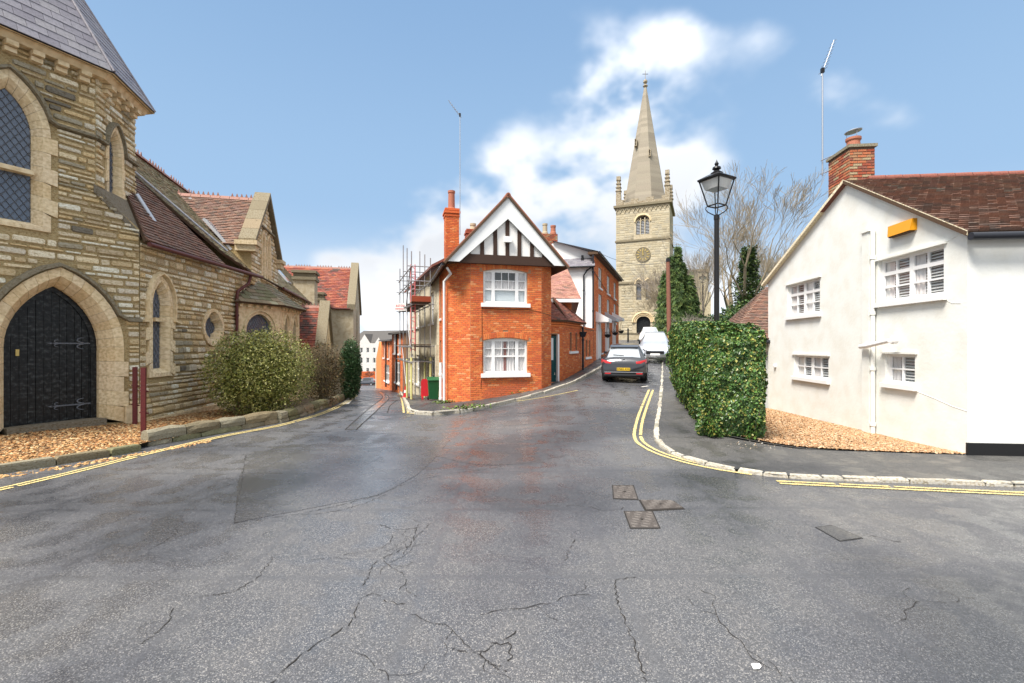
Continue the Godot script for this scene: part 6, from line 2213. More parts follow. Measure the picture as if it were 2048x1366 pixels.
# ---------- church with spire ----------
func make_church() -> void:
	var wd := 6.9
	var gy := 3.2
	var T := frame(XD(14.1, 0, 63.7), Vector3(0.925, 0, 0.38))
	var ch := thing("church_tower", T * Vector3(wd * 0.5, gy, -wd * 0.5), "tall pale stone church tower with clock face and stone spire", "church")
	var bel := arch(wd * 0.5 + 0.05, 16.9, 0.85, 18.6, 19.35, 7)
	var la := arch(wd * 0.5 - 0.45, 8.2, 0.34, 10.3, 10.85, 5)
	var lb := arch(wd * 0.5 + 0.75, 8.2, 0.34, 10.3, 10.85, 5)
	var door := arch(wd * 0.5 + 0.15, gy, 0.9, 5.2, 6.0, 7)
	var mb := MB.new()
	wall_sheet(mb, T, rect(0, gy - 1, wd, 21.0), [bel, la, lb, door], 0.0, 0.4)
	for k in range(1, 4):
		var TT := Transform3D(Basis(Vector3.UP, k * PI / 2), Vector3.ZERO)
		var c := T * Vector3(wd * 0.5, 0, -wd * 0.5)
		var F := Transform3D(TT.basis * T.basis, c) * Transform3D(Basis(), Vector3(-wd * 0.5, 0, wd * 0.5))
		wall_sheet(mb, F, rect(0, gy - 1, wd, 21.0), [], 0.0)
	obj(ch, "wall", mb, M.churchstone)
	var TR := Transform3D(Basis(Vector3.UP, PI / 2) * T.basis, T * Vector3(wd, 0, 0))
	masonry(ch, [[T, rect(0.7, gy - 1, wd - 0.2, 10.2), [grow(la, 0.35), grow(lb, 0.35), grow(door, 0.5)]]], {"h0": 0.2, "h1": 0.42, "l0": 0.35, "l1": 1.0, "gap": 0.04}, "church", 0.04, "stone", 0)
	masonry(ch, [[T, rect(0.02, 10.65, wd - 0.02, 16.0), [circle(Vector2(wd * 0.5 + 0.1, 14.2), 1.05)]], [T, rect(0.02, 16.3, wd - 0.02, 20.65), [grow(bel, 0.3)]], [TR, rect(0.02, gy, wd - 0.02, 10.35), []], [TR, rect(0.02, 10.65, wd - 0.02, 16.0), []], [TR, rect(0.02, 16.3, wd - 0.02, 20.65), []]], {"h0": 0.22, "h1": 0.36, "l0": 0.35, "l1": 0.8, "gap": 0.03}, "church", 0.025, "ashlar_block", 0)
	# belfry louvres and tracery
	var lv := obj(ch, "belfry_window", room_behind(T, grow(bel, 0.02), -0.02, 2.2), M.room)
	for k in 9:
		var y := 17.0 + k * 0.2
		var sb := MB.new()
		var xs := scan(bel, y + 0.1)
		if xs.size() < 2: continue
		sb.hexa([T * Vector3(xs[0], y, -0.1), T * Vector3(xs[1], y, -0.1), T * Vector3(xs[1], y + 0.12, -0.3), T * Vector3(xs[0], y + 0.12, -0.3)], [T * Vector3(xs[0], y + 0.04, -0.1), T * Vector3(xs[1], y + 0.04, -0.1), T * Vector3(xs[1], y + 0.16, -0.3), T * Vector3(xs[0], y + 0.16, -0.3)])
		obj(lv, "louvre", sb, M.lead)
	for u in [-0.28, 0.28]:
		var sb := MB.new()
		sb.bx(T, Vector3(wd * 0.5 + 0.05 + u - 0.06, 16.9, -0.14), Vector3(wd * 0.5 + 0.05 + u + 0.06, 19.1, 0.0))
		obj(lv, "mullion", sb, M.churchstone)
	for k in 3:
		var tr := MB.new()
		var c := wd * 0.5 + 0.05 + (k - 1) * 0.57
		moulding(tr, T, hood_line(arch(c, 18.0, 0.27, 18.4, 18.9, 5), 0.0, 18.2), 0.05, -0.2, -0.02)
		obj(lv, "tracery", tr, M.churchstone)
	for q in [la, lb]: church_window(ch, T, q, grow(q, 0.12), 0.3, {"blocks": false, "w_in": -0.3, "bar": 0.02})
	for q in [bel, la, lb]:
		var hm := MB.new()
		moulding(hm, T, hood_line(grow(q, 0.16), 0.0, q[0].y + 1.4), 0.1, 0.0, 0.16)
		obj(ch, "hood_mould", hm, M.ashlar)
	var dd := obj(ch, "door", face_sheet(T, door, -0.3), M.blackwood)
	for i in 6:
		var pb := MB.new()
		var u := door[0].x + 0.3 * i
		pb.bx(T, Vector3(u + 0.02, gy, -0.3), Vector3(u + 0.28, 5.2 + 0.5 * (1.0 - absf(i - 2.5) / 2.5), -0.26))
		obj(dd, "plank", pb, M.blackwood)
	for k in 3:
		var hm := MB.new()
		var g := 0.1 + k * 0.2
		moulding(hm, T, hood_line(grow(door, g), 0.0, gy + 0.1), 0.12, 0.0, 0.1 + 0.08 * k)
		obj(ch, "door_arch", hm, M.dressed_4 if k % 2 == 0 else M.dressed_2)
	# strings, clock
	for y in [10.4, 16.05]:
		var sc := MB.new()
		sc.bx(T, Vector3(-0.12, y, -wd - 0.12), Vector3(wd + 0.12, y + 0.22, 0.14))
		obj(ch, "string_course", sc, M.coping)
	var cc := T * Vector3(wd * 0.5 + 0.1, 14.2, 0.05)
	var CB := Basis(T.basis.x, T.basis.z, -T.basis.y)
	var cl := MB.new()
	cl.lathe(Transform3D(CB, cc), [Vector2(0.98, 0.0), Vector2(0.98, 0.06), Vector2(0.9, 0.06), Vector2(0.9, 0.0)], 28)
	var clock := obj(ch, "clock_ring", cl, M.coping)
	var cf := MB.new()
	cf.lathe(Transform3D(CB, cc), [Vector2(0.97, 0.01), Vector2(0.97, 0.03), Vector2(0, 0.03)], 28)
	obj(clock, "dial", cf, M.coping)
	for k in 12:
		var a := TAU * k / 12.0
		var nb := MB.new()
		var Tn := Transform3D(T.basis * Basis(Vector3(0, 0, 1), -a), cc)
		nb.bx(Tn, Vector3(-0.045, 0.52, 0.03), Vector3(0.045, 0.84, 0.07))
		obj(clock, "numeral", nb, M.gold)
	for e in [[0.0, 0.72, 0.05], [0.06, 0.5, 0.07]]:
		var hb := MB.new()
		hb.bx(Transform3D(T.basis * Basis(Vector3(0, 0, 1), e[0]), cc), Vector3(-e[2], -0.12, 0.075), Vector3(e[2], e[1], 0.1))
		obj(clock, "hand", hb, M.gold)
	# corbel frieze, parapet, pinnacles
	var co := MB.new()
	co.bx(T, Vector3(-0.3, 20.7, -wd - 0.3), Vector3(wd + 0.3, 21.0, 0.3))
	obj(ch, "cornice", co, M.coping)
	for k in 12:
		var f := MB.new()
		var c := (k + 0.5) * wd / 12.0
		moulding(f, T, hood_line(arch(c, 19.7, 0.28, 20.0, 20.5, 4), 0.0, 19.8), 0.06, 0.0, 0.12)
		obj(ch, "frieze_arch", f, M.churchstone)
	for k in 7:
		var pa := MB.new()
		var u := k * wd / 7.0
		var hh := 21.75 if k % 2 == 0 else 21.35
		pa.bx(T, Vector3(u, 21.002, -0.3), Vector3(u + wd / 7.0 - 0.01, hh, 0.05))
		obj(ch, "merlon", pa, M.spirestone)
	var sp := MB.new()
	sp.bx(T, Vector3(wd - 0.3, 21.0, -wd), Vector3(wd, 21.5, -0.31))
	sp.bx(T, Vector3(0, 21.0, -wd), Vector3(0.3, 21.5, -0.31))
	obj(ch, "side_parapet", sp, M.spirestone)
	for e in [[0.3, -0.3], [wd - 0.3, -0.3], [0.3, -wd + 0.3], [wd - 0.3, -wd + 0.3]]:
		var p := MB.new()
		var o := T * Vector3(e[0], 21.3, e[1])
		var q := Transform3D(T.basis, o)
		p.bx(q, Vector3(-0.32, 0, -0.32), Vector3(0.32, 1.3, 0.32))
		for k in 4:
			p.bx(q, Vector3(-0.3 + k * 0.03, 1.302 + k * 0.5, -0.3 + k * 0.03), Vector3(0.3 - k * 0.03, 1.8 + k * 0.5 - 0.1, 0.3 - k * 0.03))
			p.bx(q, Vector3(-0.38 + k * 0.03, 1.7 + k * 0.5, -0.38 + k * 0.03), Vector3(0.38 - k * 0.03, 1.8 + k * 0.5, 0.38 - k * 0.03))
		p.bx(q, Vector3(-0.26, 3.32, -0.26), Vector3(0.26, 3.75, 0.26))
		obj(ch, "pinnacle", p, M.spirestone)
	# spire: eight faces in courses
	var cen := T * Vector3(wd * 0.5, 0, -wd * 0.5)
	var spire := MB.new()
	var nlev := 40
	var bp := PackedFloat32Array()
	for k in nlev:
		var y0 := lerpf(21.1, 38.2, float(k) / nlev)
		var y1 := lerpf(21.1, 38.2, float(k + 1) / nlev)
		var r0 := lerpf(3.05, 0.16, float(k) / nlev)
		var r1 := lerpf(3.05, 0.16, float(k + 1) / nlev) + 0.012
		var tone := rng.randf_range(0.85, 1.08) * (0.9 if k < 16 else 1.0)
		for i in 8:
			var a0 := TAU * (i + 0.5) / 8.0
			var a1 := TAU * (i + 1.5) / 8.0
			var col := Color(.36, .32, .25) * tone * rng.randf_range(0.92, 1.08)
			var D := func(a: float, r: float, y: float) -> Vector3: return cen + T.basis * (Vector3(cos(a), 0, -sin(a)) * r) + Vector3(0, y, 0)
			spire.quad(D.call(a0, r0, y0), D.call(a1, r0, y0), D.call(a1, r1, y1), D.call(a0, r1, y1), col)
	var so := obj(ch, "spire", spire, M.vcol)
	var fin := MB.new()
	fin.lathe(Transform3D(Basis(), cen + Vector3(0, 38.1, 0)), [Vector2(0.16, 0), Vector2(0.34, 0.2), Vector2(0.3, 0.3), Vector2(0.14, 0.4), Vector2(0.16, 0.55), Vector2(0.3, 0.75), Vector2(0.26, 1.0), Vector2(0.08, 1.15), Vector2(0.03, 1.2), Vector2(0.03, 2.4), Vector2(0, 2.4)], 12)
	obj(so, "finial", fin, M.spirestone)
	var vane := MB.new()
	vane.bx(Transform3D(Basis(), cen + Vector3(0, 40.0, 0)), Vector3(-0.4, -0.03, -0.02), Vector3(0.4, 0.03, 0.02))
	obj(so, "weather_vane", vane, M.black)
	for e in [[0.35, 27.8], [-0.5, 29.6]]:
		var sl := MB.new()
		var r := lerpf(3.05, 0.16, (e[1] - 21.1) / 17.1)
		# hollow stone slit: two jambs, lintel and sill stand round a deep gap
		var cu: float = wd * 0.5 + e[0] * 2.2
		var cw := -wd * 0.5 + r
		sl.bx(T, Vector3(cu - 0.16, e[1] - 0.1, cw - 0.6), Vector3(cu - 0.07, e[1] + 0.9, cw + 0.04))
		sl.bx(T, Vector3(cu + 0.07, e[1] - 0.1, cw - 0.6), Vector3(cu + 0.16, e[1] + 0.9, cw + 0.04))
		sl.bx(T, Vector3(cu - 0.069, e[1] + 0.8, cw - 0.6), Vector3(cu + 0.069, e[1] + 0.9, cw + 0.05))
		sl.bx(T, Vector3(cu - 0.069, e[1] - 0.1, cw - 0.6), Vector3(cu + 0.069, e[1], cw + 0.05))
		obj(so, "spire_slit", sl, M.spirestone)
	# corner buttresses
	for u in [-0.6, wd - 0.1]:
		var b := MB.new()
		b.bx(T, Vector3(u, gy - 1, -0.9), Vector3(u + 0.7, 10.2, 0.55))
		b.hexa([T * Vector3(u, 10.2, 0.55), T * Vector3(u + 0.7, 10.2, 0.55), T * Vector3(u + 0.7, 10.2, -0.9), T * Vector3(u, 10.2, -0.9)], [T * Vector3(u, 11.6, 0.1), T * Vector3(u + 0.7, 11.6, 0.1), T * Vector3(u + 0.7, 11.6, -0.9), T * Vector3(u, 11.6, -0.9)])
		obj(ch, "buttress", b, M.churchstone)
	# nave
	var nv := thing("church_nave", T * Vector3(wd * 0.5, gy, -18.0), "stone church nave with parapet behind the dark evergreen", "church")
	var nb := MB.new()
	var wholes := [arch(wd + 2.6, 5.5, 0.9, 8.6, 9.8, 6)]
	var F := T * Transform3D(Basis(), Vector3(0, 0, -wd))
	wall_sheet(nb, F, rect(-4.5, gy - 1, wd + 4.6, 12.6), wholes, 0.0, 0.4)
	for e in [[-4.5, -1.0], [wd + 4.6, 1.0]]:
		nb.quad(F * Vector3(e[0], gy - 1, 0), F * Vector3(e[0], gy - 1, -24), F * Vector3(e[0], 12.6, -24), F * Vector3(e[0], 12.6, 0))
	nb.quad(F * Vector3(-4.5, 12.4, 0), F * Vector3(wd + 4.6, 12.4, 0), F * Vector3(wd + 4.6, 12.4, -24), F * Vector3(-4.5, 12.4, -24))
	obj(nv, "wall", nb, M.churchstone)
	for q in wholes: church_window(nv, F, q, grow(q, 0.12), 0.3, {"blocks": false, "w_in": -0.3, "bar": 0.02})
	var pb := MB.new()
	pb.bx(F, Vector3(-4.7, 12.6, -24), Vector3(wd + 4.8, 12.85, 0.2))
	obj(nv, "parapet", pb, M.coping)
	var bt := MB.new()
	bt.bx(F, Vector3(wd + 4.2, gy - 1, -0.5), Vector3(wd + 5.0, 9.5, 0.8))
	obj(nv, "buttress", bt, M.churchstone)
	# churchyard wall at the end of the street
	var yw := thing("churchyard_wall", XD(12.5, 2.6, 52.0), "low stone churchyard wall at the top of the street", "wall")
	var yb := MB.new()
	var YW := frame(XD(10.2, 0, 53.5), Vector3(0.97, 0, 0.22))
	yb.bx(YW, Vector3(0, 2.0, -0.4), Vector3(12.0, 3.45, 0.0))
	obj(yw, "wall", yb, M.churchstone)
	var yc := MB.new()
	yc.bx(YW, Vector3(-0.05, 3.452, -0.46), Vector3(12.05, 3.56, 0.06))
	obj(yw, "coping", yc, M.coping)
	var bo := thing("bollard", GV(12.1, 49.0), "slim black bollard before the churchyard wall", "bollard")
	var bb := MB.new()
	bb.lathe(Transform3D(Basis(), GV(12.1, 49.0)), [Vector2(0.09, 0), Vector2(0.08, 1.2), Vector2(0.1, 1.25), Vector2(0.06, 1.4), Vector2(0, 1.45)], 10)
	obj(bo, "shaft", bb, M.black)

# ---------- lane going down to the left ----------
func make_lane() -> void:
	var u := Vector3(-0.2425, 0, -0.970)
	var pl := XD(-2.54, 0, 18.57) + u * 3.62
	var fe := W(819, 690, 33.0) * Vector3(1, 0, 1)
	var T := frame(fe, pl - fe)
	var L := (pl - fe).length()
	var h := thing("cream_house", pl + u * 4.5 + Vector3(-0.5, -0.8, 0), "cream rendered house with sash windows behind the scaffolding", "house")
	var holes := []
	for k in 4:
		for e in [[3.3, 4.9], [-0.2, 1.6]]:
			holes.push_back(rect(0.75 + k * 2.7, e[0], (1.95 if e[0] > 1.0 else 2.35) + k * 2.7, e[1]))
	var mb := MB.new()
	wall_sheet(mb, T, rect(0, -2.5, L, 5.9), holes, 0.0, 0.15)
	mb.quad(T * Vector3(L, -2, 0), T * Vector3(L, -2, -5), T * Vector3(L, 7.5, -3), T * Vector3(L, 5.9, 0))
	obj(h, "wall", mb, M.cream)
	for q in holes: window(h, T, q, pane_grid(q[0].x + 0.08, q[0].y + 0.08, q[2].x - 0.08, q[2].y - 0.08, 2, 2, 0.05), -0.1, {"sill": [q[0].x - 0.08, q[2].x + 0.08, q[0].y - 0.1, q[0].y, 0.1]})
	for k in 5:
		var c := MB.new()
		c.bx(T, Vector3(0.3 + k * 2.7, -2.0, 0.0), Vector3(0.55 + k * 2.7, 2.2, 0.12))
		obj(h, "pilaster", c, M.cream)
	var rf := MB.new()
	rf.hexa([T * Vector3(-0.2, 5.85, 0.35), T * Vector3(L, 5.85, 0.35), T * Vector3(L, 8.0, -3.5), T * Vector3(-0.2, 8.0, -3.5)], [T * Vector3(-0.2, 5.97, 0.35), T * Vector3(L, 5.97, 0.35), T * Vector3(L, 8.12, -3.5), T * Vector3(-0.2, 8.12, -3.5)])
	obj(h, "roof", rf, M.clay_3)
	make_scaffold(T * Transform3D(Basis(), Vector3(L - 9.3, 0, 0)))
	# brick houses lower down
	lane_house("lane_house", 36.0, 41.5, 808, 784, 3.1, "orange brick lane house with white bay window below the scaffold", true)
	lane_house("lane_house", 45.0, 53.0, 786, 763, 2.6, "orange brick lane house with black downpipe and grey flat gutter", false)
	var gh := thing("gabled_lane_house", W(760, 770, 58.0), "narrow brick gabled house end with stone quoins down the lane", "house")
	var g0 := W(752, 690, 60.0) * Vector3(1, 0, 1)
	var g1 := W(765, 690, 57.0) * Vector3(1, 0, 1)
	var TG := frame(g0, g1 - g0)
	var gl := (g1 - g0).length()
	var gm := MB.new()
	gm.prism(TG, PackedVector2Array([Vector2(0, -4.5), Vector2(gl, -4.5), Vector2(gl, 1.0), Vector2(gl * 0.5, 2.6), Vector2(0, 0.4)]), -6.0, 0.0)
	obj(gh, "wall", gm, M.brick_4)
	var gr := MB.new()
	gr.bx(TG, Vector3(-0.1, -4.5, -0.02), Vector3(0.3, 0.4, 0.05))
	obj(gh, "quoins", gr, M.cream)
	# far white flats
	var fl := thing("white_flats", W(740, 765, 105.0), "distant white rendered flats with grey roofs and gables at the lane's foot", "building")
	var f0 := W(700, 690, 108.0) * Vector3(1, 0, 1)
	var f1 := W(800, 690, 104.0) * Vector3(1, 0, 1)
	var TF := frame(f0, f1 - f0)
	var ln := (f1 - f0).length()
	var fh := []
	for i in 6:
		for j in 3: fh.push_back(rect(1.0 + i * 1.7, -4.2 + j * 2.3, 1.7 + i * 1.7, -3.0 + j * 2.3))
	var fm := MB.new()
	wall_sheet(fm, TF, PackedVector2Array([Vector2(0, -7.0), Vector2(ln, -7.0), Vector2(ln, 2.6), Vector2(8.4, 2.6), Vector2(7.6, 3.9), Vector2(6.6, 2.6), Vector2(5.4, 2.6), Vector2(3.9, 4.6), Vector2(2.4, 2.6), Vector2(0, 2.6)]), fh, 0.0, 0.2)
	obj(fl, "wall", fm, M.stucco)
	for q in fh: window(fl, TF, q, [grow(q, -0.1)], -0.1, {"depth": 1.2})
	var fr := MB.new()
	fr.hexa([TF * Vector3(-1, 2.5, -0.15), TF * Vector3(ln + 1, 2.5, -0.15), TF * Vector3(ln + 1, 2.5, -8), TF * Vector3(-1, 2.5, -8)], [TF * Vector3(-1, 2.7, -0.15), TF * Vector3(ln + 1, 2.7, -0.15), TF * Vector3(ln - 1, 5.6, -4.5), TF * Vector3(0.5, 5.6, -4.5)])
	obj(fl, "roof", fr, M.roofgrey)
	var fg := MB.new()
	fg.hexa([TF * Vector3(2.3, 2.72, -0.2), TF * Vector3(5.5, 2.72, -0.2), TF * Vector3(5.5, 2.72, -4), TF * Vector3(2.3, 2.72, -4)], [TF * Vector3(3.9, 4.75, -0.2), TF * Vector3(3.95, 4.75, -0.2), TF * Vector3(3.95, 4.75, -4), TF * Vector3(3.9, 4.75, -4)])
	obj(fl, "gable_roof", fg, M.roofgrey)
	var bw := thing("brick_garden_wall", W(725, 768, 98.0), "low red brick wall at the foot of the lane", "wall")
	var bm := MB.new()
	bm.bx(frame(W(716, 690, 98) * Vector3(1, 0, 1), Vector3(1, 0, 0)), Vector3(0, -6, 0), Vector3(4.5, -3.3, 0.3))
	obj(bw, "brickwork", bm, M.brick_1)

func lane_house(called: String, d0: float, d1: float, px0: float, px1: float, top: float, label: String, bay: bool) -> void:
	var a := W(px1, 690, d1) * Vector3(1, 0, 1)
	var b := W(px0, 690, d0) * Vector3(1, 0, 1)
	var T := frame(a, b - a)
	var l := (b - a).length()
	var g := G(b.x, d0)
	var h := thing(called, (a + b) * 0.5 + Vector3(0, g, 0), label, "house", "brick houses down the lane")
	var holes := [rect(l * 0.2, g + 3.0, l * 0.2 + 0.9, g + 4.6), rect(l * 0.62, g + 3.0, l * 0.62 + 0.9, g + 4.6)]
	var low := rect(l * 0.3, g + 0.6, l * 0.72, g + 2.3)
	holes.push_back(low)
	var mb := MB.new()
	wall_sheet(mb, T, rect(0, g - 2.5, l, top), holes, 0.0, 0.15)
	mb.quad(T * Vector3(l, g - 2.5, 0), T * Vector3(l, g - 2.5, -6), T * Vector3(l, top, -6), T * Vector3(l, top, 0))
	mb.quad(T * Vector3(0, g - 2.5, -6), T * Vector3(0, g - 2.5, 0), T * Vector3(0, top, 0), T * Vector3(0, top, -6))
	obj(h, "wall", mb, M.brick_mortar)
	masonry(h, [[T, rect(0, g - 2.0, l, top), holes]], {"h0": 0.075, "h1": 0.075, "l0": 0.45, "l1": 0.45, "gap": 0.012, "bond": true}, "brick", 0.012, "brick", 0)
	for q in holes: window(h, T, q, pane_grid(q[0].x + 0.1, q[0].y + 0.1, q[2].x - 0.1, q[2].y - 0.1, 3, 2, 0.08), 0.02 if bay else -0.08, {"sill": [q[0].x - 0.1, q[2].x + 0.1, q[0].y - 0.12, q[0].y, 0.12]})
	var rf := MB.new()
	rf.hexa([T * Vector3(-0.2, top, 0.3), T * Vector3(l + 0.1, top, 0.3), T * Vector3(l + 0.1, top + 0.2, -6), T * Vector3(-0.2, top + 0.2, -6)], [T * Vector3(-0.2, top + 0.15, 0.3), T * Vector3(l + 0.1, top + 0.15, 0.3), T * Vector3(l + 0.1, top + 0.9, -5), T * Vector3(-0.2, top + 0.9, -5)])
	obj(h, "roof", rf, M.roofgrey)
	pipe(h, [T * Vector3(l * 0.5, top, 0.1), T * Vector3(l * 0.5, g, 0.1)], 0.07, M.blackgutter)
	chimney(h, T * Vector3(l * 0.8, 0, -2.5), 1.2, 0.6, top, top + 1.3, 0.2, "brick", [], 0, false)

func make_scaffold(T: Transform3D) -> void:
	# T: the cream facade, u runs towards us; the scaffold stands in front of it
	var s := thing("scaffold", T * Vector3(6.5, -0.8, 0.8), "steel tube scaffold with boarded lifts against the cream house", "scaffolding")
	var P := func(u: float, y: float, w: float) -> Vector3: return T * Vector3(u, y, w)
	var us := [8.6, 6.8, 5.0, 3.2]
	for i in 4:
		for w in [0.3, 1.2]:
			var mb := MB.new()
			var g := G(P.call(us[i], 0, w).x, -P.call(us[i], 0, w).z)
			mb.tube([P.call(us[i], g + 0.1, w), P.call(us[i], 6.3 + (i % 3) * 0.5 + w * 0.3, w)], [.026, .026], 6)
			obj(s, "standard", mb, M.scaff)
			if i < 2:
				var yb := MB.new()
				yb.tube([P.call(us[i], g + 0.1, w), P.call(us[i], g + 2.1, w)], [.055, .055], 8)
				obj(s, "foam_sleeve", yb, M.scaffyellow)
			var pb := MB.new()
			pb.bx(Transform3D(T.basis, P.call(us[i], g + 0.1, w)), Vector3(-0.15, -0.02, -0.15), Vector3(0.15, 0.02, 0.15))
			obj(s, "base_plate", pb, M.board)
	for y in [1.35, 2.1, 4.1, 5.2, 5.9]:
		for w in [0.33, 1.23]:
			var mb := MB.new()
			mb.tube([P.call(2.8, y, w), P.call(9.0, y, w)], [.026, .026], 6)
			obj(s, "ledger", mb, M.scaff)
		for u in us:
			var mb := MB.new()
			mb.tube([P.call(u + 0.06, y + 0.05, 0.1), P.call(u + 0.06, y + 0.05, 1.4)], [.026, .026], 6)
			obj(s, "transom", mb, M.scaff)
	for y in [2.2, 4.2]:
		for k in 4:
			var mb := MB.new()
			mb.bx(T, Vector3(2.8, y, 0.35 + k * 0.225), Vector3(9.0, y + 0.04, 0.565 + k * 0.225))
			obj(s, "board", mb, M.board)
	var tb := MB.new()
	tb.bx(T, Vector3(9.0, 4.24, 0.35), Vector3(9.04, 4.5, 1.25))
	obj(s, "toe_board", tb, M.orangewood)
	for e in [[8.6, 2.1, 6.8, 4.1], [6.8, 4.1, 8.6, 5.9], [5.0, 2.1, 6.8, 0.2]]:
		var mb := MB.new()
		mb.tube([P.call(e[0], e[1], 1.25), P.call(e[2], e[3], 1.25)], [.026, .026], 6)
		obj(s, "brace", mb, M.scaff)
	# red netting hoist up the outer corner
	var ld := thing("red_ladder_tower", T * Vector3(8.0, -0.7, 1.8), "red lattice ladder frame lashed to the scaffold's outer corner", "ladder")
	for w in [0.98, 1.18]:
		var mb := MB.new()
		mb.tube([P.call(8.2, 1.9, w), P.call(8.2, 6.1, w)], [.028, .028], 6)
		obj(ld, "rail", mb, M.scaffred)
	for k in 16:
		var mb := MB.new()
		var y := 2.0 + k * 0.26
		mb.tube([P.call(8.2, y, 0.98), P.call(8.2, y + (0.13 if k % 2 else -0.02), 1.18)], [.018, .018], 5)
		obj(ld, "rung", mb, M.scaffred)
	var sg := thing("scaffold_sign", P.call(7.9, 4.05, 2.3), "pale hire company board hanging off the scaffold's corner", "sign")
	var sb := MB.new()
	var c := W(800, 614, 24.0)
	var TS := Transform3D(Basis(), c)
	sb.bx(TS, Vector3(-0.32, -0.19, 0), Vector3(0.32, 0.19, 0.02))
	obj(sg, "board", sb, M.plate_w)
	letters(sg, "lettering", "ASTON", Transform3D(Basis().scaled(Vector3(0.9, 1, 1)), c + Vector3(0.02, 0.06, 0.024)), 0.16, M.scaffred)
	var bar := MB.new()
	bar.bx(TS, Vector3(-0.24, -0.12, 0.02), Vector3(0.2, -0.07, 0.025))
	obj(sg, "printed_line", bar, M.scaffred)
	var arm := MB.new()
	arm.tube([c + Vector3(0.3, 0.0, -0.02), P.call(8.2, 4.2, 1.18)], [.02, .02], 5)
	obj(sg, "bracket", arm, M.scaff)

func letters(parent: Node3D, called: String, text: String, T: Transform3D, size: float, m: Material) -> void:
	var tm := TextMesh.new()
	var f := SystemFont.new()
	f.font_names = PackedStringArray(["Droid Sans"])
	f.font_weight = 700
	tm.font = f
	tm.text = text
	tm.font_size = 48
	tm.pixel_size = size / 48.0
	tm.depth = 0.004
	obj(parent, called, tm, m, T)

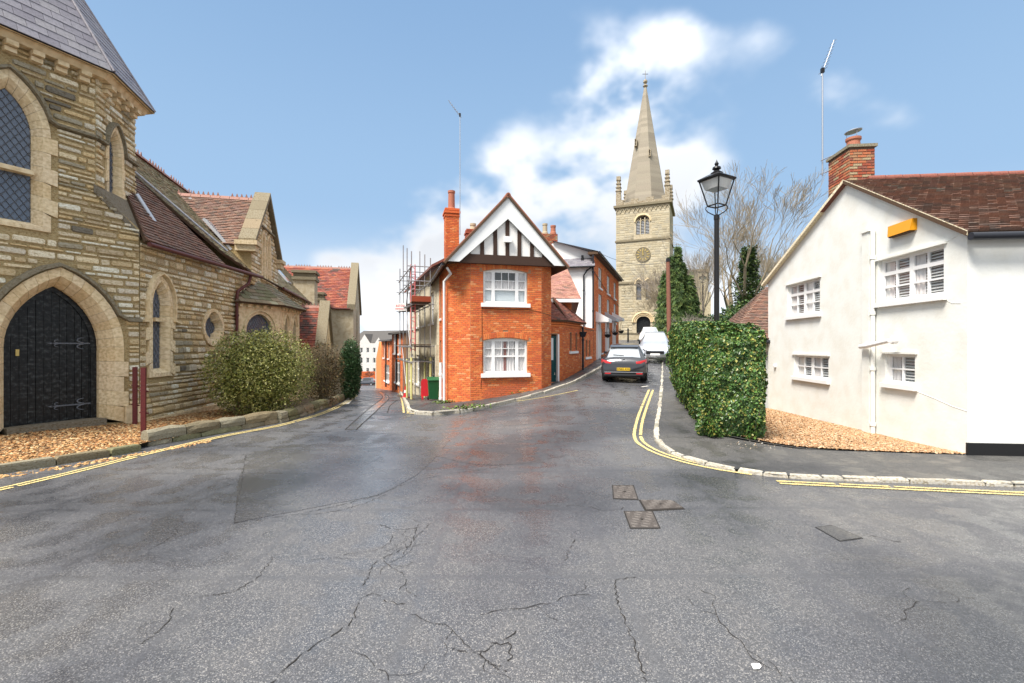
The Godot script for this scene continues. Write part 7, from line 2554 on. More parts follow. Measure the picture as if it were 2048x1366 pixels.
# ---------- street things ----------
func make_street() -> void:
	# lamp post in the hedge
	var b := XD(4.79, 0.12, 11.0)
	var lp := thing("street_lamp", b, "black lantern street lamp rising out of the hedge", "street lamp")
	var mb := MB.new()
	mb.lathe(Transform3D(Basis(), b), [Vector2(0.1, 0), Vector2(0.1, 1.0), Vector2(0.075, 1.05), Vector2(0.06, 2.4), Vector2(0.056, 5.0), Vector2(0.065, 5.02), Vector2(0.065, 5.12), Vector2(0.0, 5.12)], 14)
	obj(lp, "post", mb, M.black)
	lantern(lp, b + Vector3(0, 5.12, 0), 1.0)
	var b2 := XD(20.3, 3.2, 50.0)
	var lp2 := thing("street_lamp", b2, "distant black lamp post before the church nave", "street lamp")
	mb = MB.new()
	mb.lathe(Transform3D(Basis(), b2), [Vector2(0.1, 0), Vector2(0.08, 5.4), Vector2(0, 5.4)], 8)
	obj(lp2, "post", mb, M.black)
	lantern(lp2, b2 + Vector3(0, 5.4, 0), 1.0)
	# telegraph pole with wires
	var p0 := W(1339, 690, 31.0)
	p0.y = G(p0.x, 31.0) + 0.1
	var p1 := W(1336, 522, 31.0)
	var tp := thing("telegraph_pole", p0, "reddish brown telegraph pole behind the hedge with a drop wire", "pole")
	mb = MB.new()
	mb.tube([p0, p0.lerp(p1, 0.5), p1], [0.16, 0.145, 0.125], 12)
	obj(tp, "shaft", mb, M.polewood)
	mb = MB.new()
	mb.tube([p1 + Vector3(0, -0.05, 0), p1 + Vector3(0, 0.18, 0)], [0.15, 0.12], 10)
	obj(tp, "cap", mb, M.black)
	for e in [W(1400, 575, 42.0), W(1188, 500, 27.2)]:
		var wr := MB.new()
		var pts := []
		var rad := []
		for k in 11:
			var t := k / 10.0
			pts.push_back(p1.lerp(e, t) - Vector3(0, 0.5 * 4.0 * t * (1.0 - t), 0)); rad.push_back(0.012)
		wr.tube(pts, rad, 4)
		obj(tp, "wire", wr, M.ironwork)
	# red sign posts by the chapel
	var q := GP(276, 860)
	for k in 2:
		var g := [GP(270, 862), GP(287, 885)][k] as Vector2
		var gy := 0.14
		var ps := thing("red_post", GV(g.x, g.y, gy), ["maroon steel post nearer the chapel wall", "maroon steel post at the end of the low stone wall"][k], "post", "maroon posts by the chapel")
		var pb := MB.new()
		var top: float = [2.2 - (734 - 690) / FOC * g.y, 2.2 - (735 - 690) / FOC * g.y][k]
		pb.bx(Transform3D(Basis(Vector3.UP, 0.4), GV(g.x, g.y, 0.0)), Vector3(-0.045, 0.0, -0.045), Vector3(0.045, top - G(g.x, g.y), 0.045))
		obj(ps, "shaft", pb, M.post)
		for y in [0.55, 1.05]:
			var st := MB.new()
			st.tube([GV(g.x - 0.09, g.y, gy + y), GV(g.x + 0.09, g.y + 0.03, gy + y - 0.03)], [.018, .018], 6)
			obj(ps, "clip", st, M.post)
	# bin and barrier by the brick house
	var w0 := W(867, 690, 21.2)
	var bn := thing("wheelie_bin", Vector3(w0.x, G(w0.x, 21.2) + 0.1, w0.z), "dark green wheelie bin against the brick house side wall", "bin")
	var o := Transform3D(Basis(Vector3.UP, 0.25), bn.position)
	mb = MB.new()
	mb.hexa([o * Vector3(-0.2, 0.08, 0.22), o * Vector3(0.2, 0.08, 0.22), o * Vector3(0.2, 0.08, -0.24), o * Vector3(-0.2, 0.08, -0.24)], [o * Vector3(-0.25, 0.92, 0.3), o * Vector3(0.25, 0.92, 0.3), o * Vector3(0.25, 0.92, -0.3), o * Vector3(-0.25, 0.92, -0.3)])
	obj(bn, "body", mb, M.bin)
	mb = MB.new()
	mb.hexa([o * Vector3(-0.28, 0.925, 0.33), o * Vector3(0.28, 0.925, 0.33), o * Vector3(0.28, 0.925, -0.33), o * Vector3(-0.28, 0.925, -0.33)], [o * Vector3(-0.24, 0.98, 0.28), o * Vector3(0.24, 0.98, 0.28), o * Vector3(0.26, 1.04, -0.3), o * Vector3(-0.26, 1.04, -0.3)])
	obj(bn, "lid", mb, M.bin)
	for s: float in [-0.22, 0.22]:
		mb = MB.new()
		mb.tube([o * Vector3(s - 0.03, 0.1, -0.22), o * Vector3(s + 0.03, 0.1, -0.22)], [0.1, 0.1], 12)
		obj(bn, "wheel", mb, M.tyre)
	var r0 := W(852, 690, 22.6)
	var rs := thing("red_barrier", Vector3(r0.x, G(r0.x, 22.6) + 0.1, r0.z), "red plastic barrier panel with rounded top beside the green bin", "barrier")
	o = Transform3D(Basis(Vector3.UP, 0.2), rs.position)
	var poly := PackedVector2Array([Vector2(-0.24, 0.15), Vector2(0.24, 0.15), Vector2(0.24, 0.85), Vector2(0.17, 0.98), Vector2(-0.17, 0.98), Vector2(-0.24, 0.85)])
	mb = MB.new()
	mb.prism(o, poly, -0.04, 0.04)
	obj(rs, "panel", mb, M.redplastic)
	for s: float in [-0.17, 0.17]:
		mb = MB.new()
		mb.bx(o, Vector3(s - 0.04, 0.0, -0.2), Vector3(s + 0.04, 0.148, 0.2))
		obj(rs, "foot", mb, M.redplastic)
	var pq := GP(1510, 1336)
	var sc := thing("paper_scrap", GV(pq.x, pq.y), "small white paper scrap lying on the road", "litter")
	mb = MB.new()
	var pc := GV(pq.x, pq.y, 0.012)
	mb.quad(pc + Vector3(-0.02, -0.006, 0.02), pc + Vector3(0.018, 0.0, 0.024), pc + Vector3(0.024, 0.006, -0.02), pc + Vector3(-0.016, 0.002, -0.022))
	mb.quad(pc + Vector3(0.018, 0.0, 0.024), pc + Vector3(0.034, 0.012, 0.018), pc + Vector3(0.036, 0.012, -0.012), pc + Vector3(0.024, 0.006, -0.02))
	obj(sc, "sheet", mb, M.plate_w)
	var c0 := W(811, 690, 25.0)
	var cn := thing("traffic_cone", Vector3(c0.x, G(c0.x, 25.0) + 0.1, c0.z), "small orange traffic cone at the scaffold's foot", "cone")
	mb = MB.new()
	mb.lathe(Transform3D(Basis(), cn.position), [Vector2(0.17, 0.03), Vector2(0.12, 0.05), Vector2(0.085, 0.25)], 14)
	mb.lathe(Transform3D(Basis(), cn.position), [Vector2(0.06, 0.4), Vector2(0.03, 0.6), Vector2(0, 0.6)], 14)
	obj(cn, "body", mb, M.redplastic)
	mb = MB.new()
	mb.lathe(Transform3D(Basis(), cn.position), [Vector2(0.086, 0.25), Vector2(0.061, 0.4)], 14)
	obj(cn, "reflective_band", mb, M.plate_w)
	mb = MB.new()
	mb.bx(Transform3D(Basis(), cn.position), Vector3(-0.18, 0, -0.18), Vector3(0.18, 0.03, 0.18))
	obj(cn, "base", mb, M.redplastic)

func lantern(lp: Node3D, at: Vector3, k: float) -> void:
	var o := Transform3D(Basis(Vector3.UP, 0.5).scaled(Vector3.ONE * k), at)
	var lo := 0.14
	var hi := 0.27
	var y0 := 0.22
	var y1 := 0.82
	var ln := MB.new()
	for i in 4:
		var a := PI / 4 + PI / 2 * i
		var b := a + PI / 2
		var p0 := o * Vector3(cos(a) * lo * 1.414, y0, -sin(a) * lo * 1.414)
		var p1 := o * Vector3(cos(a) * hi * 1.414, y1, -sin(a) * hi * 1.414)
		var q0 := o * Vector3(cos(b) * lo * 1.414, y0, -sin(b) * lo * 1.414)
		var q1 := o * Vector3(cos(b) * hi * 1.414, y1, -sin(b) * hi * 1.414)
		ln.tube([p0, p1], [.016, .018], 5)
		ln.tube([p0, q0], [.018, .018], 5)
		ln.tube([p1, q1], [.022, .022], 5)
	var head := obj(lp, "lantern_frame", ln, M.black)
	for i in 4:
		var a := PI / 4 + PI / 2 * i
		var b := a + PI / 2
		var gm := MB.new()
		gm.quad(o * Vector3(cos(a) * lo * 1.4, y0, -sin(a) * lo * 1.4), o * Vector3(cos(b) * lo * 1.4, y0, -sin(b) * lo * 1.4), o * Vector3(cos(b) * hi * 1.4, y1, -sin(b) * hi * 1.4), o * Vector3(cos(a) * hi * 1.4, y1, -sin(a) * hi * 1.4))
		obj(head, "pane", gm, M.glass)
	var rf := MB.new()
	rf.lathe(o * Transform3D(Basis(Vector3.UP, PI / 4), Vector3(0, y1, 0)), [Vector2(0.42, -0.01), Vector2(0.43, 0.03), Vector2(0.2, 0.13), Vector2(0.09, 0.17)], 4)
	rf.lathe(o * Transform3D(Basis(), Vector3(0, y1 + 0.13, 0)), [Vector2(0.13, 0), Vector2(0.14, 0.03), Vector2(0.08, 0.07), Vector2(0.05, 0.1), Vector2(0.1, 0.13), Vector2(0.09, 0.17), Vector2(0.03, 0.2), Vector2(0.05, 0.25), Vector2(0.02, 0.3), Vector2(0, 0.36)], 12)
	obj(head, "roof", rf, M.black)
	var un := MB.new()   # white reflector tray under the roof
	un.lathe(o * Transform3D(Basis(Vector3.UP, PI / 4), Vector3(0, y1 - 0.22, 0)), [Vector2(0.26, 0.0), Vector2(0.34, 0.2), Vector2(0.0, 0.2)], 4)
	obj(head, "reflector", un, M.blindwhite)
	var ar := MB.new()
	for i in 4:
		var a := PI / 2 * i + PI / 4
		var pts := []
		for j in 6:
			var t := j / 5.0
			var r := 0.05 + 0.19 * sin(t * PI * 0.75)
			pts.push_back(o * Vector3(cos(a) * r, t * 0.24, -sin(a) * r))
		ar.tube(pts, [.014, .013, .012, .012, .012, .012], 5)
	obj(head, "cradle", ar, M.black)

# ---------- cars ----------
# stations from the tail: z, top height, half width of the top, belt height, half width of the belt, widest half width
const HATCH := [[0.0, 0.74, 0.60, 0.70, 0.80, 0.83], [0.05, 0.92, 0.62, 0.86, 0.84, 0.89], [0.22, 1.04, 0.66, 0.96, 0.86, 0.905], [0.64, 1.40, 0.55, 0.97, 0.84, 0.905], [0.80, 1.455, 0.56, 0.965, 0.845, 0.905], [1.45, 1.50, 0.58, 0.95, 0.85, 0.905], [2.25, 1.47, 0.57, 0.92, 0.85, 0.905], [3.05, 1.01, 0.68, 0.90, 0.84, 0.90], [3.75, 0.90, 0.62, 0.84, 0.80, 0.885], [4.15, 0.74, 0.55, 0.68, 0.74, 0.83], [4.32, 0.56, 0.45, 0.52, 0.64, 0.70]]

func car(called: String, at: Vector3, fwd: Vector3, paint: StandardMaterial3D, label: String, sc := Vector3.ONE) -> Node3D:
	var t := thing(called, at, label, "car")
	var z := fwd.normalized()
	var x := Vector3.UP.cross(z).normalized()      # to the car's left
	var T := Transform3D(Basis(x * sc.x, z.cross(x) * sc.y, z * sc.z), at)
	var body := MB.new()
	var glass := {"rear_window": MB.new(), "windscreen": MB.new(), "side_window": MB.new()}
	var low := MB.new()
	var rings := []
	for s in HATCH:
		var y0 := 0.2 if s[0] > 0.03 and s[0] < 4.3 else 0.3
		var half := [Vector2(s[5] * 0.9, y0), Vector2(s[5], 0.42), Vector2(s[5], 0.62), Vector2(s[4], s[3]), Vector2(s[2], s[1] - 0.03), Vector2(s[2] * 0.5, s[1])]
		var ring := []
		for p in half: ring.push_back(Vector3(p.x, p.y, s[0]))
		for k in range(5, -1, -1): ring.push_back(Vector3(-half[k].x, half[k].y, s[0]))
		rings.push_back(ring)
	for i in rings.size() - 1:
		for k in 11:
			var a: Vector3 = T * rings[i][k]
			var b: Vector3 = T * rings[i][k + 1]
			var c: Vector3 = T * rings[i + 1][k + 1]
			var d: Vector3 = T * rings[i + 1][k]
			var to := body
			var top := k >= 4 and k <= 6
			if top and i == 2: to = glass.rear_window
			elif top and i == 6: to = glass.windscreen
			elif (k == 3 or k == 7) and i >= 4 and i <= 5: to = glass.side_window
			elif (k == 0 or k == 10): to = low
			to.quad(b, a, d, c)
			if (k == 3 or k == 7) and i == 6:   # quarter of the front side window
				glass.side_window.tri(b if k == 3 else b, a, (a + d) * 0.5 if k == 7 else (a + d) * 0.5)
	for e in [0, rings.size() - 1]:
		var r: Array = rings[e]
		for k in range(1, 11):
			if e == 0: body.tri(T * r[0], T * r[k], T * r[k + 1])
			else: body.tri(T * r[0], T * r[k + 1], T * r[k])
	var st := SurfaceTool.new()
	var bo := obj(t, "body", smoothed(body), paint)
	obj(t, "lower_trim", low, M.tyre)
	for k in glass:
		obj(t, k, smoothed(glass[k]), M.carglass if k == "side_window" else M.painted_sky_glass)
	# wheels
	for zz in [0.78, 3.42]:
		for s: float in [-1.0, 1.0]:
			var w := MB.new()
			var c := T * Vector3(s * 0.74, 0.315, zz)
			var B := Basis(-T.basis.z.normalized() * s, x * s, Vector3.UP)
			B = Basis(z, x * s, z.cross(x * s))
			w.lathe(Transform3D(B, c), [Vector2(0.2, -0.1), Vector2(0.3, -0.1), Vector2(0.32, -0.06), Vector2(0.32, 0.13), Vector2(0.3, 0.17), Vector2(0.215, 0.175)], 22)
			var wh := obj(t, "wheel", w, M.tyre)
			var rm := MB.new()
			rm.lathe(Transform3D(B, c), [Vector2(0.215, 0.174), Vector2(0.2, 0.15), Vector2(0.07, 0.13), Vector2(0.05, 0.165), Vector2(0, 0.165)], 22)
			obj(wh, "rim", rm, M.alloy)
	# lamps: wrap round the corners
	for s: float in [-1.0, 1.0]:
		var lm := MB.new()
		lm.hexa([T * Vector3(s * 0.50, 0.78, -0.005), T * Vector3(s * 0.86, 0.80, 0.05), T * Vector3(s * 0.915, 0.82, 0.24), T * Vector3(s * 0.6, 0.8, 0.2)], [T * Vector3(s * 0.48, 0.86, 0.01), T * Vector3(s * 0.84, 0.93, 0.06), T * Vector3(s * 0.90, 0.95, 0.3), T * Vector3(s * 0.6, 0.93, 0.25)])
		obj(t, "tail_lamp", lm, M.lampred)
		var hd := MB.new()
		hd.hexa([T * Vector3(s * 0.45, 0.60, 4.29), T * Vector3(s * 0.72, 0.62, 4.22), T * Vector3(s * 0.86, 0.66, 3.85), T * Vector3(s * 0.6, 0.64, 4.0)], [T * Vector3(s * 0.47, 0.68, 4.26), T * Vector3(s * 0.74, 0.72, 4.16), T * Vector3(s * 0.85, 0.76, 3.8), T * Vector3(s * 0.6, 0.74, 4.0)])
		obj(t, "headlight", hd, M.lampclear)
		var mr := MB.new()
		mr.hexa([T * Vector3(s * 0.87, 0.96, 2.62), T * Vector3(s * 1.03, 0.98, 2.62), T * Vector3(s * 1.0, 0.98, 2.78), T * Vector3(s * 0.87, 0.96, 2.78)], [T * Vector3(s * 0.87, 1.06, 2.63), T * Vector3(s * 1.04, 1.10, 2.63), T * Vector3(s * 1.0, 1.08, 2.76), T * Vector3(s * 0.87, 1.06, 2.76)])
		obj(t, "mirror", mr, M.black)
		var rf := MB.new()
		rf.bx(T, Vector3(s * 0.62 - 0.12, 0.36, -0.03), Vector3(s * 0.62 + 0.12, 0.41, 0.02))
		obj(t, "reflector", rf, M.lampred)
	var bp := MB.new()   # bumper valance and plates
	bp.hexa([T * Vector3(-0.78, 0.24, 0.06), T * Vector3(0.78, 0.24, 0.06), T * Vector3(0.8, 0.24, 0.3), T * Vector3(-0.8, 0.24, 0.3)], [T * Vector3(-0.8, 0.40, -0.015), T * Vector3(0.8, 0.40, -0.015), T * Vector3(0.84, 0.4, 0.3), T * Vector3(-0.84, 0.4, 0.3)])
	obj(t, "rear_valance", bp, M.black)
	var cs := MB.new()
	cs.bx(T, Vector3(-0.76, 0.425, -0.022), Vector3(0.76, 0.45, 0.02))
	obj(t, "bumper_strip", cs, M.chrome)
	var sp := MB.new()
	sp.hexa([T * Vector3(-0.56, 1.385, 0.56), T * Vector3(0.56, 1.385, 0.56), T * Vector3(0.56, 1.44, 0.8), T * Vector3(-0.56, 1.44, 0.8)], [T * Vector3(-0.57, 1.425, 0.54), T * Vector3(0.57, 1.425, 0.54), T * Vector3(0.57, 1.49, 0.82), T * Vector3(-0.57, 1.49, 0.82)])
	obj(t, "roof_spoiler", sp, paint)
	var gr := MB.new()
	gr.bx(T, Vector3(-0.5, 0.34, 4.26), Vector3(0.5, 0.5, 4.335))
	obj(t, "front_grille", gr, M.black)
	return t

func smoothed(mb: MB) -> ArrayMesh:
	var st := SurfaceTool.new()
	st.begin(Mesh.PRIMITIVE_TRIANGLES)
	st.set_smooth_group(0)
	for p in mb.v: st.add_vertex(p)
	st.generate_normals()
	return st.commit()

func plate(t: Node3D, at: Vector3, facing: Vector3, text: String, m: Material) -> void:
	var z := facing.normalized()
	var x := Vector3.UP.cross(z).normalized()
	var T := Transform3D(Basis(x, z.cross(x), z), at)
	var mb := MB.new()
	mb.bx(T, Vector3(-0.26, -0.055, -0.01), Vector3(0.26, 0.055, 0.01))
	var p := obj(t, "number_plate", mb, m)
	if text: letters(p, "plate_characters", text, T * Transform3D(Basis().scaled(Vector3(0.95, 1, 1)), Vector3(0, 0, 0.012)), 0.11, M.black)

func make_cars() -> void:
	var grey := mat(Color(.035, .038, .044), 0.28)
	grey.metallic = 0.35
	grey.clearcoat_enabled = true
	grey.clearcoat = 1.0
	grey.clearcoat_roughness = 0.04
	var white := mat(Color(.72, .73, .74), 0.3)
	white.clearcoat_enabled = true
	var blue := mat(Color(.38, .42, .48), 0.25)
	blue.clearcoat_enabled = true
	blue.metallic = 0.3
	var up := Vector3(0.30, 0.062, -1.0)
	var p := W(1247, 690, 19.0)
	p.y = G(p.x, 19.3)
	var c := car("hatchback_car", p, up, grey, "dark grey hatchback with red tail lamps and yellow number plate parked uphill")
	var z := up.normalized()
	plate(c, p + Vector3(0, 0.56, 0) - z * 0.03, -z, "DN63 AXG", M.plate_y)
	var bd := MB.new()
	bd.lathe(Transform3D(Basis(Vector3.RIGHT, -PI / 2) , p + Vector3(0, 0.90, 0) - z * -0.05).rotated_local(Vector3.UP, 0), [Vector2(0.06, -0.06), Vector2(0.075, 0.02), Vector2(0.05, 0.035), Vector2(0, 0.035)], 14)
	obj(c, "badge", bd, M.chrome)
	var wp := MB.new()
	var x := Vector3.UP.cross(z).normalized()
	wp.tube([p + Vector3(0, 1.08, 0) + z * 0.2, p + Vector3(0, 1.12, 0) + z * 0.22 + x * 0.42], [.02, .014], 6)
	obj(c, "wiper", wp, M.black)
	var q := W(1310, 690, 26.6)
	q.y = G(minf(q.x, 0.3 * 26.6), 28.0) + 0.14
	var dn := Vector3(-0.30, -0.062, 1.0)
	var tail := q - dn.normalized() * 4.3
	var c2 := car("silver_car", tail, dn, blue, "silver blue car with white front plate parked facing downhill", Vector3(0.98, 1.0, 0.98))
	plate(c2, q + Vector3(0, 0.32, 0) + dn.normalized() * 0.02, dn, "", M.plate_w)
	var r := W(1299, 690, 40.5)
	r.y = G(r.x, 42.0)
	car("white_car", r - dn.normalized() * 4.3, dn, white, "white car parked facing downhill near the church", Vector3(1, 1.06, 1))
	var f := W(752, 690, 92.0)
	f.y = G(f.x, 92.0) + 0.05
	car("distant_car", f, Vector3(-1, 0, 0.1), mat(Color(.10, .11, .13), 0.3), "small dark grey car crossing at the foot of the lane")

# ---------- plants ----------
var leaf_mesh: ArrayMesh
func leaves(parent: Node3D, called: String, pts: Array, size: float, cols: Array, m: Material, normals := [], shape: ArrayMesh = null) -> MultiMeshInstance3D:
	if leaf_mesh == null:
		var l := MB.new()
		l.tri(Vector3(0, 0, 0), Vector3(0.42, 0.5, 0.1), Vector3(0, 1.1, -0.08)); l.tri(Vector3(0, 0, 0), Vector3(0, 1.1, -0.08), Vector3(-0.42, 0.5, 0.1))
		leaf_mesh = l.mesh()
	var mm := MultiMesh.new()
	mm.transform_format = MultiMesh.TRANSFORM_3D
	mm.use_colors = true
	mm.mesh = leaf_mesh if shape == null else shape
	mm.instance_count = pts.size()
	for i in pts.size():
		var r := size * rng.randf_range(0.6, 1.3)
		var b := Basis.from_euler(Vector3(rng.randf() * TAU, rng.randf() * TAU, rng.randf() * TAU))
		if normals.size():   # leaves lie roughly flat on the surface, tips hanging
			var z: Vector3 = (normals[i] + Vector3(rng.randfn(), rng.randfn() + 0.25, rng.randfn()) * 0.4).normalized()
			var y := (Vector3.DOWN + Vector3(rng.randfn(), rng.randfn(), rng.randfn()) * 0.55)
			var x := y.cross(z).normalized()
			b = Basis(x, z.cross(x), z)
		mm.set_instance_transform(i, Transform3D(b.scaled(Vector3.ONE * r), pts[i]))
		mm.set_instance_color(i, cols[rng.randi() % cols.size()] * rng.randf_range(0.7, 1.25))
	var o := MultiMeshInstance3D.new()
	o.name = called
	o.multimesh = mm
	o.material_override = m
	o.set_meta("kind", "stuff")
	parent.add_child(o, true)
	o.global_transform = Transform3D()
	return o

var lump := FastNoiseLite.new()
# leafy shrub: leaves through the outer shell of a lumpy rounded volume, over a dark twiggy core
func shrub(called: String, base: Vector3, rx: float, h: float, rz: float, count: int, size: float, cols: Array, m: Material, label: String, o := {}) -> Node3D:
	var t := thing(called, base, label, "bush", o.get("group", ""))
	var pts := []
	var nor := []
	var tries := 0
	var sq: float = o.get("square", 2.4)
	while pts.size() < count and tries < count * 6:
		tries += 1
		var d := Vector3(rng.randfn(), rng.randfn(), rng.randfn()).normalized()
		var k := 1.0 / pow(pow(absf(d.x), sq) + pow(absf(d.y), sq) + pow(absf(d.z), sq), 1.0 / sq)
		var n := lump.get_noise_3dv(d * 2.2 + base) * 0.16 + lump.get_noise_3dv(d * 7.0 + base) * 0.14
		var depth := pow(rng.randf(), o.get("shell", 2.2)) * 0.5
		var r := k * (1.0 + n - depth)
		if rng.randf() < 0.06: r += rng.randf() * o.get("wild", 0.1)
		var p := Vector3(d.x * rx, d.y * h * 0.5, d.z * rz) * r + Vector3(0, h * 0.5, 0)
		if p.y < 0.03: continue
		pts.push_back(base + p)
		nor.push_back(d)
	leaves(t, "foliage", pts, size, cols, m, nor if o.get("flat", false) else [])
	var tw := MB.new()
	for k in o.get("twigs", 60):
		var a := rng.randf() * TAU
		var e := Vector3(cos(a) * rx * rng.randf() * 0.9, h * rng.randf_range(0.5, 1.02), sin(a) * rz * rng.randf() * 0.9)
		var mid := Vector3(e.x * 0.35, e.y * 0.45, e.z * 0.35) + Vector3(rng.randfn(), 0, rng.randfn()) * 0.06
		tw.tube([base + Vector3(e.x * 0.08, -0.05, e.z * 0.08), base + mid, base + e], [.016, .011, .004], 4, Color.WHITE, false)
	obj(t, "stems", tw, o.get("twig", M.bark))
	if o.get("core", true):   # inner mass of shaded leaves
		var ip := []
		for k in count / 5:
			var d := Vector3(rng.randfn(), rng.randfn(), rng.randfn()).normalized() * pow(rng.randf(), 0.4)
			ip.push_back(base + Vector3(d.x * rx * 0.8, h * 0.48 + d.y * h * 0.42, d.z * rz * 0.8))
		leaves(t, "inner_foliage", ip, size * 2.4, cols, m)
	return t

class BranchTree:
	var trunk := MB.new()
	var crown := MB.new()
	var tips := []
	var rng: RandomNumberGenerator
	var minr := 0.012
	func grow(p: Vector3, dir: Vector3, len: float, rad: float, level: int, most: int, spread: float, up: float) -> void:
		var n := 3 if level < 2 else 2
		var pts := [p]
		var rads := [rad]
		var d := dir
		for i in n:
			d = (d + Vector3(rng.randfn(), rng.randfn() * 0.6, rng.randfn()) * 0.13 + Vector3.UP * up * 0.12).normalized()
			pts.push_back(pts[-1] + d * len / n)
			rads.push_back(maxf(lerpf(rad, rad * 0.62, float(i + 1) / n), minr))
		(trunk if level == 0 else crown).tube(pts, rads, 8 if level == 0 else (5 if level < 3 else 3), Color.WHITE, false)
		if level >= most:
			tips.push_back(pts[-1])
			return
		var kids := 3 if level < 2 else (3 if rng.randf() < 0.55 else 2)
		if level == 0: kids = 5
		for k in kids:
			var at: Vector3 = pts[-1] if k == 0 or level > 2 else (pts[-1] as Vector3).lerp(pts[-2], rng.randf() * 0.9)
			if level > 2 and k > 0: at = (pts[-1] as Vector3).lerp(pts[0], rng.randf() * 0.6)
			var side := Vector3(rng.randfn(), rng.randfn() * 0.35, rng.randfn())
			side = (side - d * side.dot(d)).normalized()
			var a := spread * (0.45 if k == 0 else rng.randf_range(0.7, 1.25))
			var nd := (d * cos(a) + side * sin(a)).normalized()
			grow(at, nd, len * rng.randf_range(0.62, 0.86), rads[-1] * (0.76 if k == 0 else 0.5), level + 1, most, spread, up)

func bare_tree(called: String, base: Vector3, h: float, rad: float, label: String, sd: int, o := {}) -> Array:
	var t := thing(called, base, label, "tree", o.get("group", "bare winter trees"))
	var tr := BranchTree.new()
	tr.rng = RandomNumberGenerator.new()
	tr.rng.seed = sd
	tr.minr = o.get("minr", 0.009)
	for k in o.get("stems", 1):
		var lean: Vector3 = Vector3(tr.rng.randfn(), 0, tr.rng.randfn()) * (0.04 if o.get("stems", 1) == 1 else 0.22) + o.get("lean", Vector3.ZERO)
		tr.grow(base - Vector3(0, 0.2, 0), (Vector3.UP + lean).normalized(), h * o.get("bole", 0.3), rad, 0, o.get("levels", 7), o.get("spread", 0.5), o.get("up", 0.5))
	obj(t, "trunk", tr.trunk, o.get("bark", M.bark))
	obj(t, "crown", tr.crown, o.get("twig", M.twig))
	return [t, tr]

func conifer(called: String, base: Vector3, cones: Array, count: int, label: String) -> void:
	var t := thing(called, base, label, "tree")
	var spray := MB.new()
	for k in 3:
		var a := (k - 1) * 0.5
		spray.tri(Vector3.ZERO, Vector3(sin(a) * 0.9 + 0.09, cos(a) * 0.9, 0.06 * k), Vector3(sin(a) - 0.09, cos(a) * 1.0, -0.05))
	var mesh := spray.mesh()
	var pts := []
	var nor := []
	for c in cones:   # [x, z, y0, height, radius]
		for i in int(count * c[3] * c[4] / 12.0):
			var y := pow(rng.randf(), 1.25)
			var a := rng.randf() * TAU
			var n := 1.0 + lump.get_noise_3d(cos(a) * 3.0 + c[0], y * 9.0, sin(a) * 3.0 + c[1]) * 1.1
			var r: float = c[4] * pow(1.0 - y, 0.6) * n * (1.0 - pow(rng.randf(), 1.6) * 0.75)
			pts.push_back(base + Vector3(c[0] + cos(a) * r, c[2] + y * c[3], c[1] + sin(a) * r))
			nor.push_back(Vector3(cos(a), 0.3, sin(a)))
	leaves(t, "foliage", pts, 0.34, [Color(.035, .065, .018), Color(.05, .095, .022), Color(.065, .12, .03), Color(.10, .155, .04), Color(.13, .17, .045), Color(.03, .06, .02)], M.leafmatt, nor, mesh)
	var tk := MB.new()
	tk.tube([base - Vector3(0, 0.3, 0), base + Vector3(0, 7.0, 0)], [0.28, 0.06], 8)
	obj(t, "trunk", tk, M.bark)

func ivy_on(t: Node3D, a: Vector3, b: Vector3, r0: float, r1: float, count: int, called := "ivy") -> void:
	var pts := []
	for i in count:
		var y := rng.randf()
		var n := 1.0 + lump.get_noise_3d(y * 12.0, a.x, 3.0) * 0.7
		var r := lerpf(r0, r1, y) * n * sqrt(rng.randf())
		var an := rng.randf() * TAU
		pts.push_back(a.lerp(b, y) + Vector3(cos(an) * r, rng.randfn() * 0.1, sin(an) * r))
	leaves(t, called, pts, 0.16, [Color(.02, .045, .014), Color(.035, .07, .02), Color(.05, .09, .025), Color(.09, .13, .03)], M.leaf)

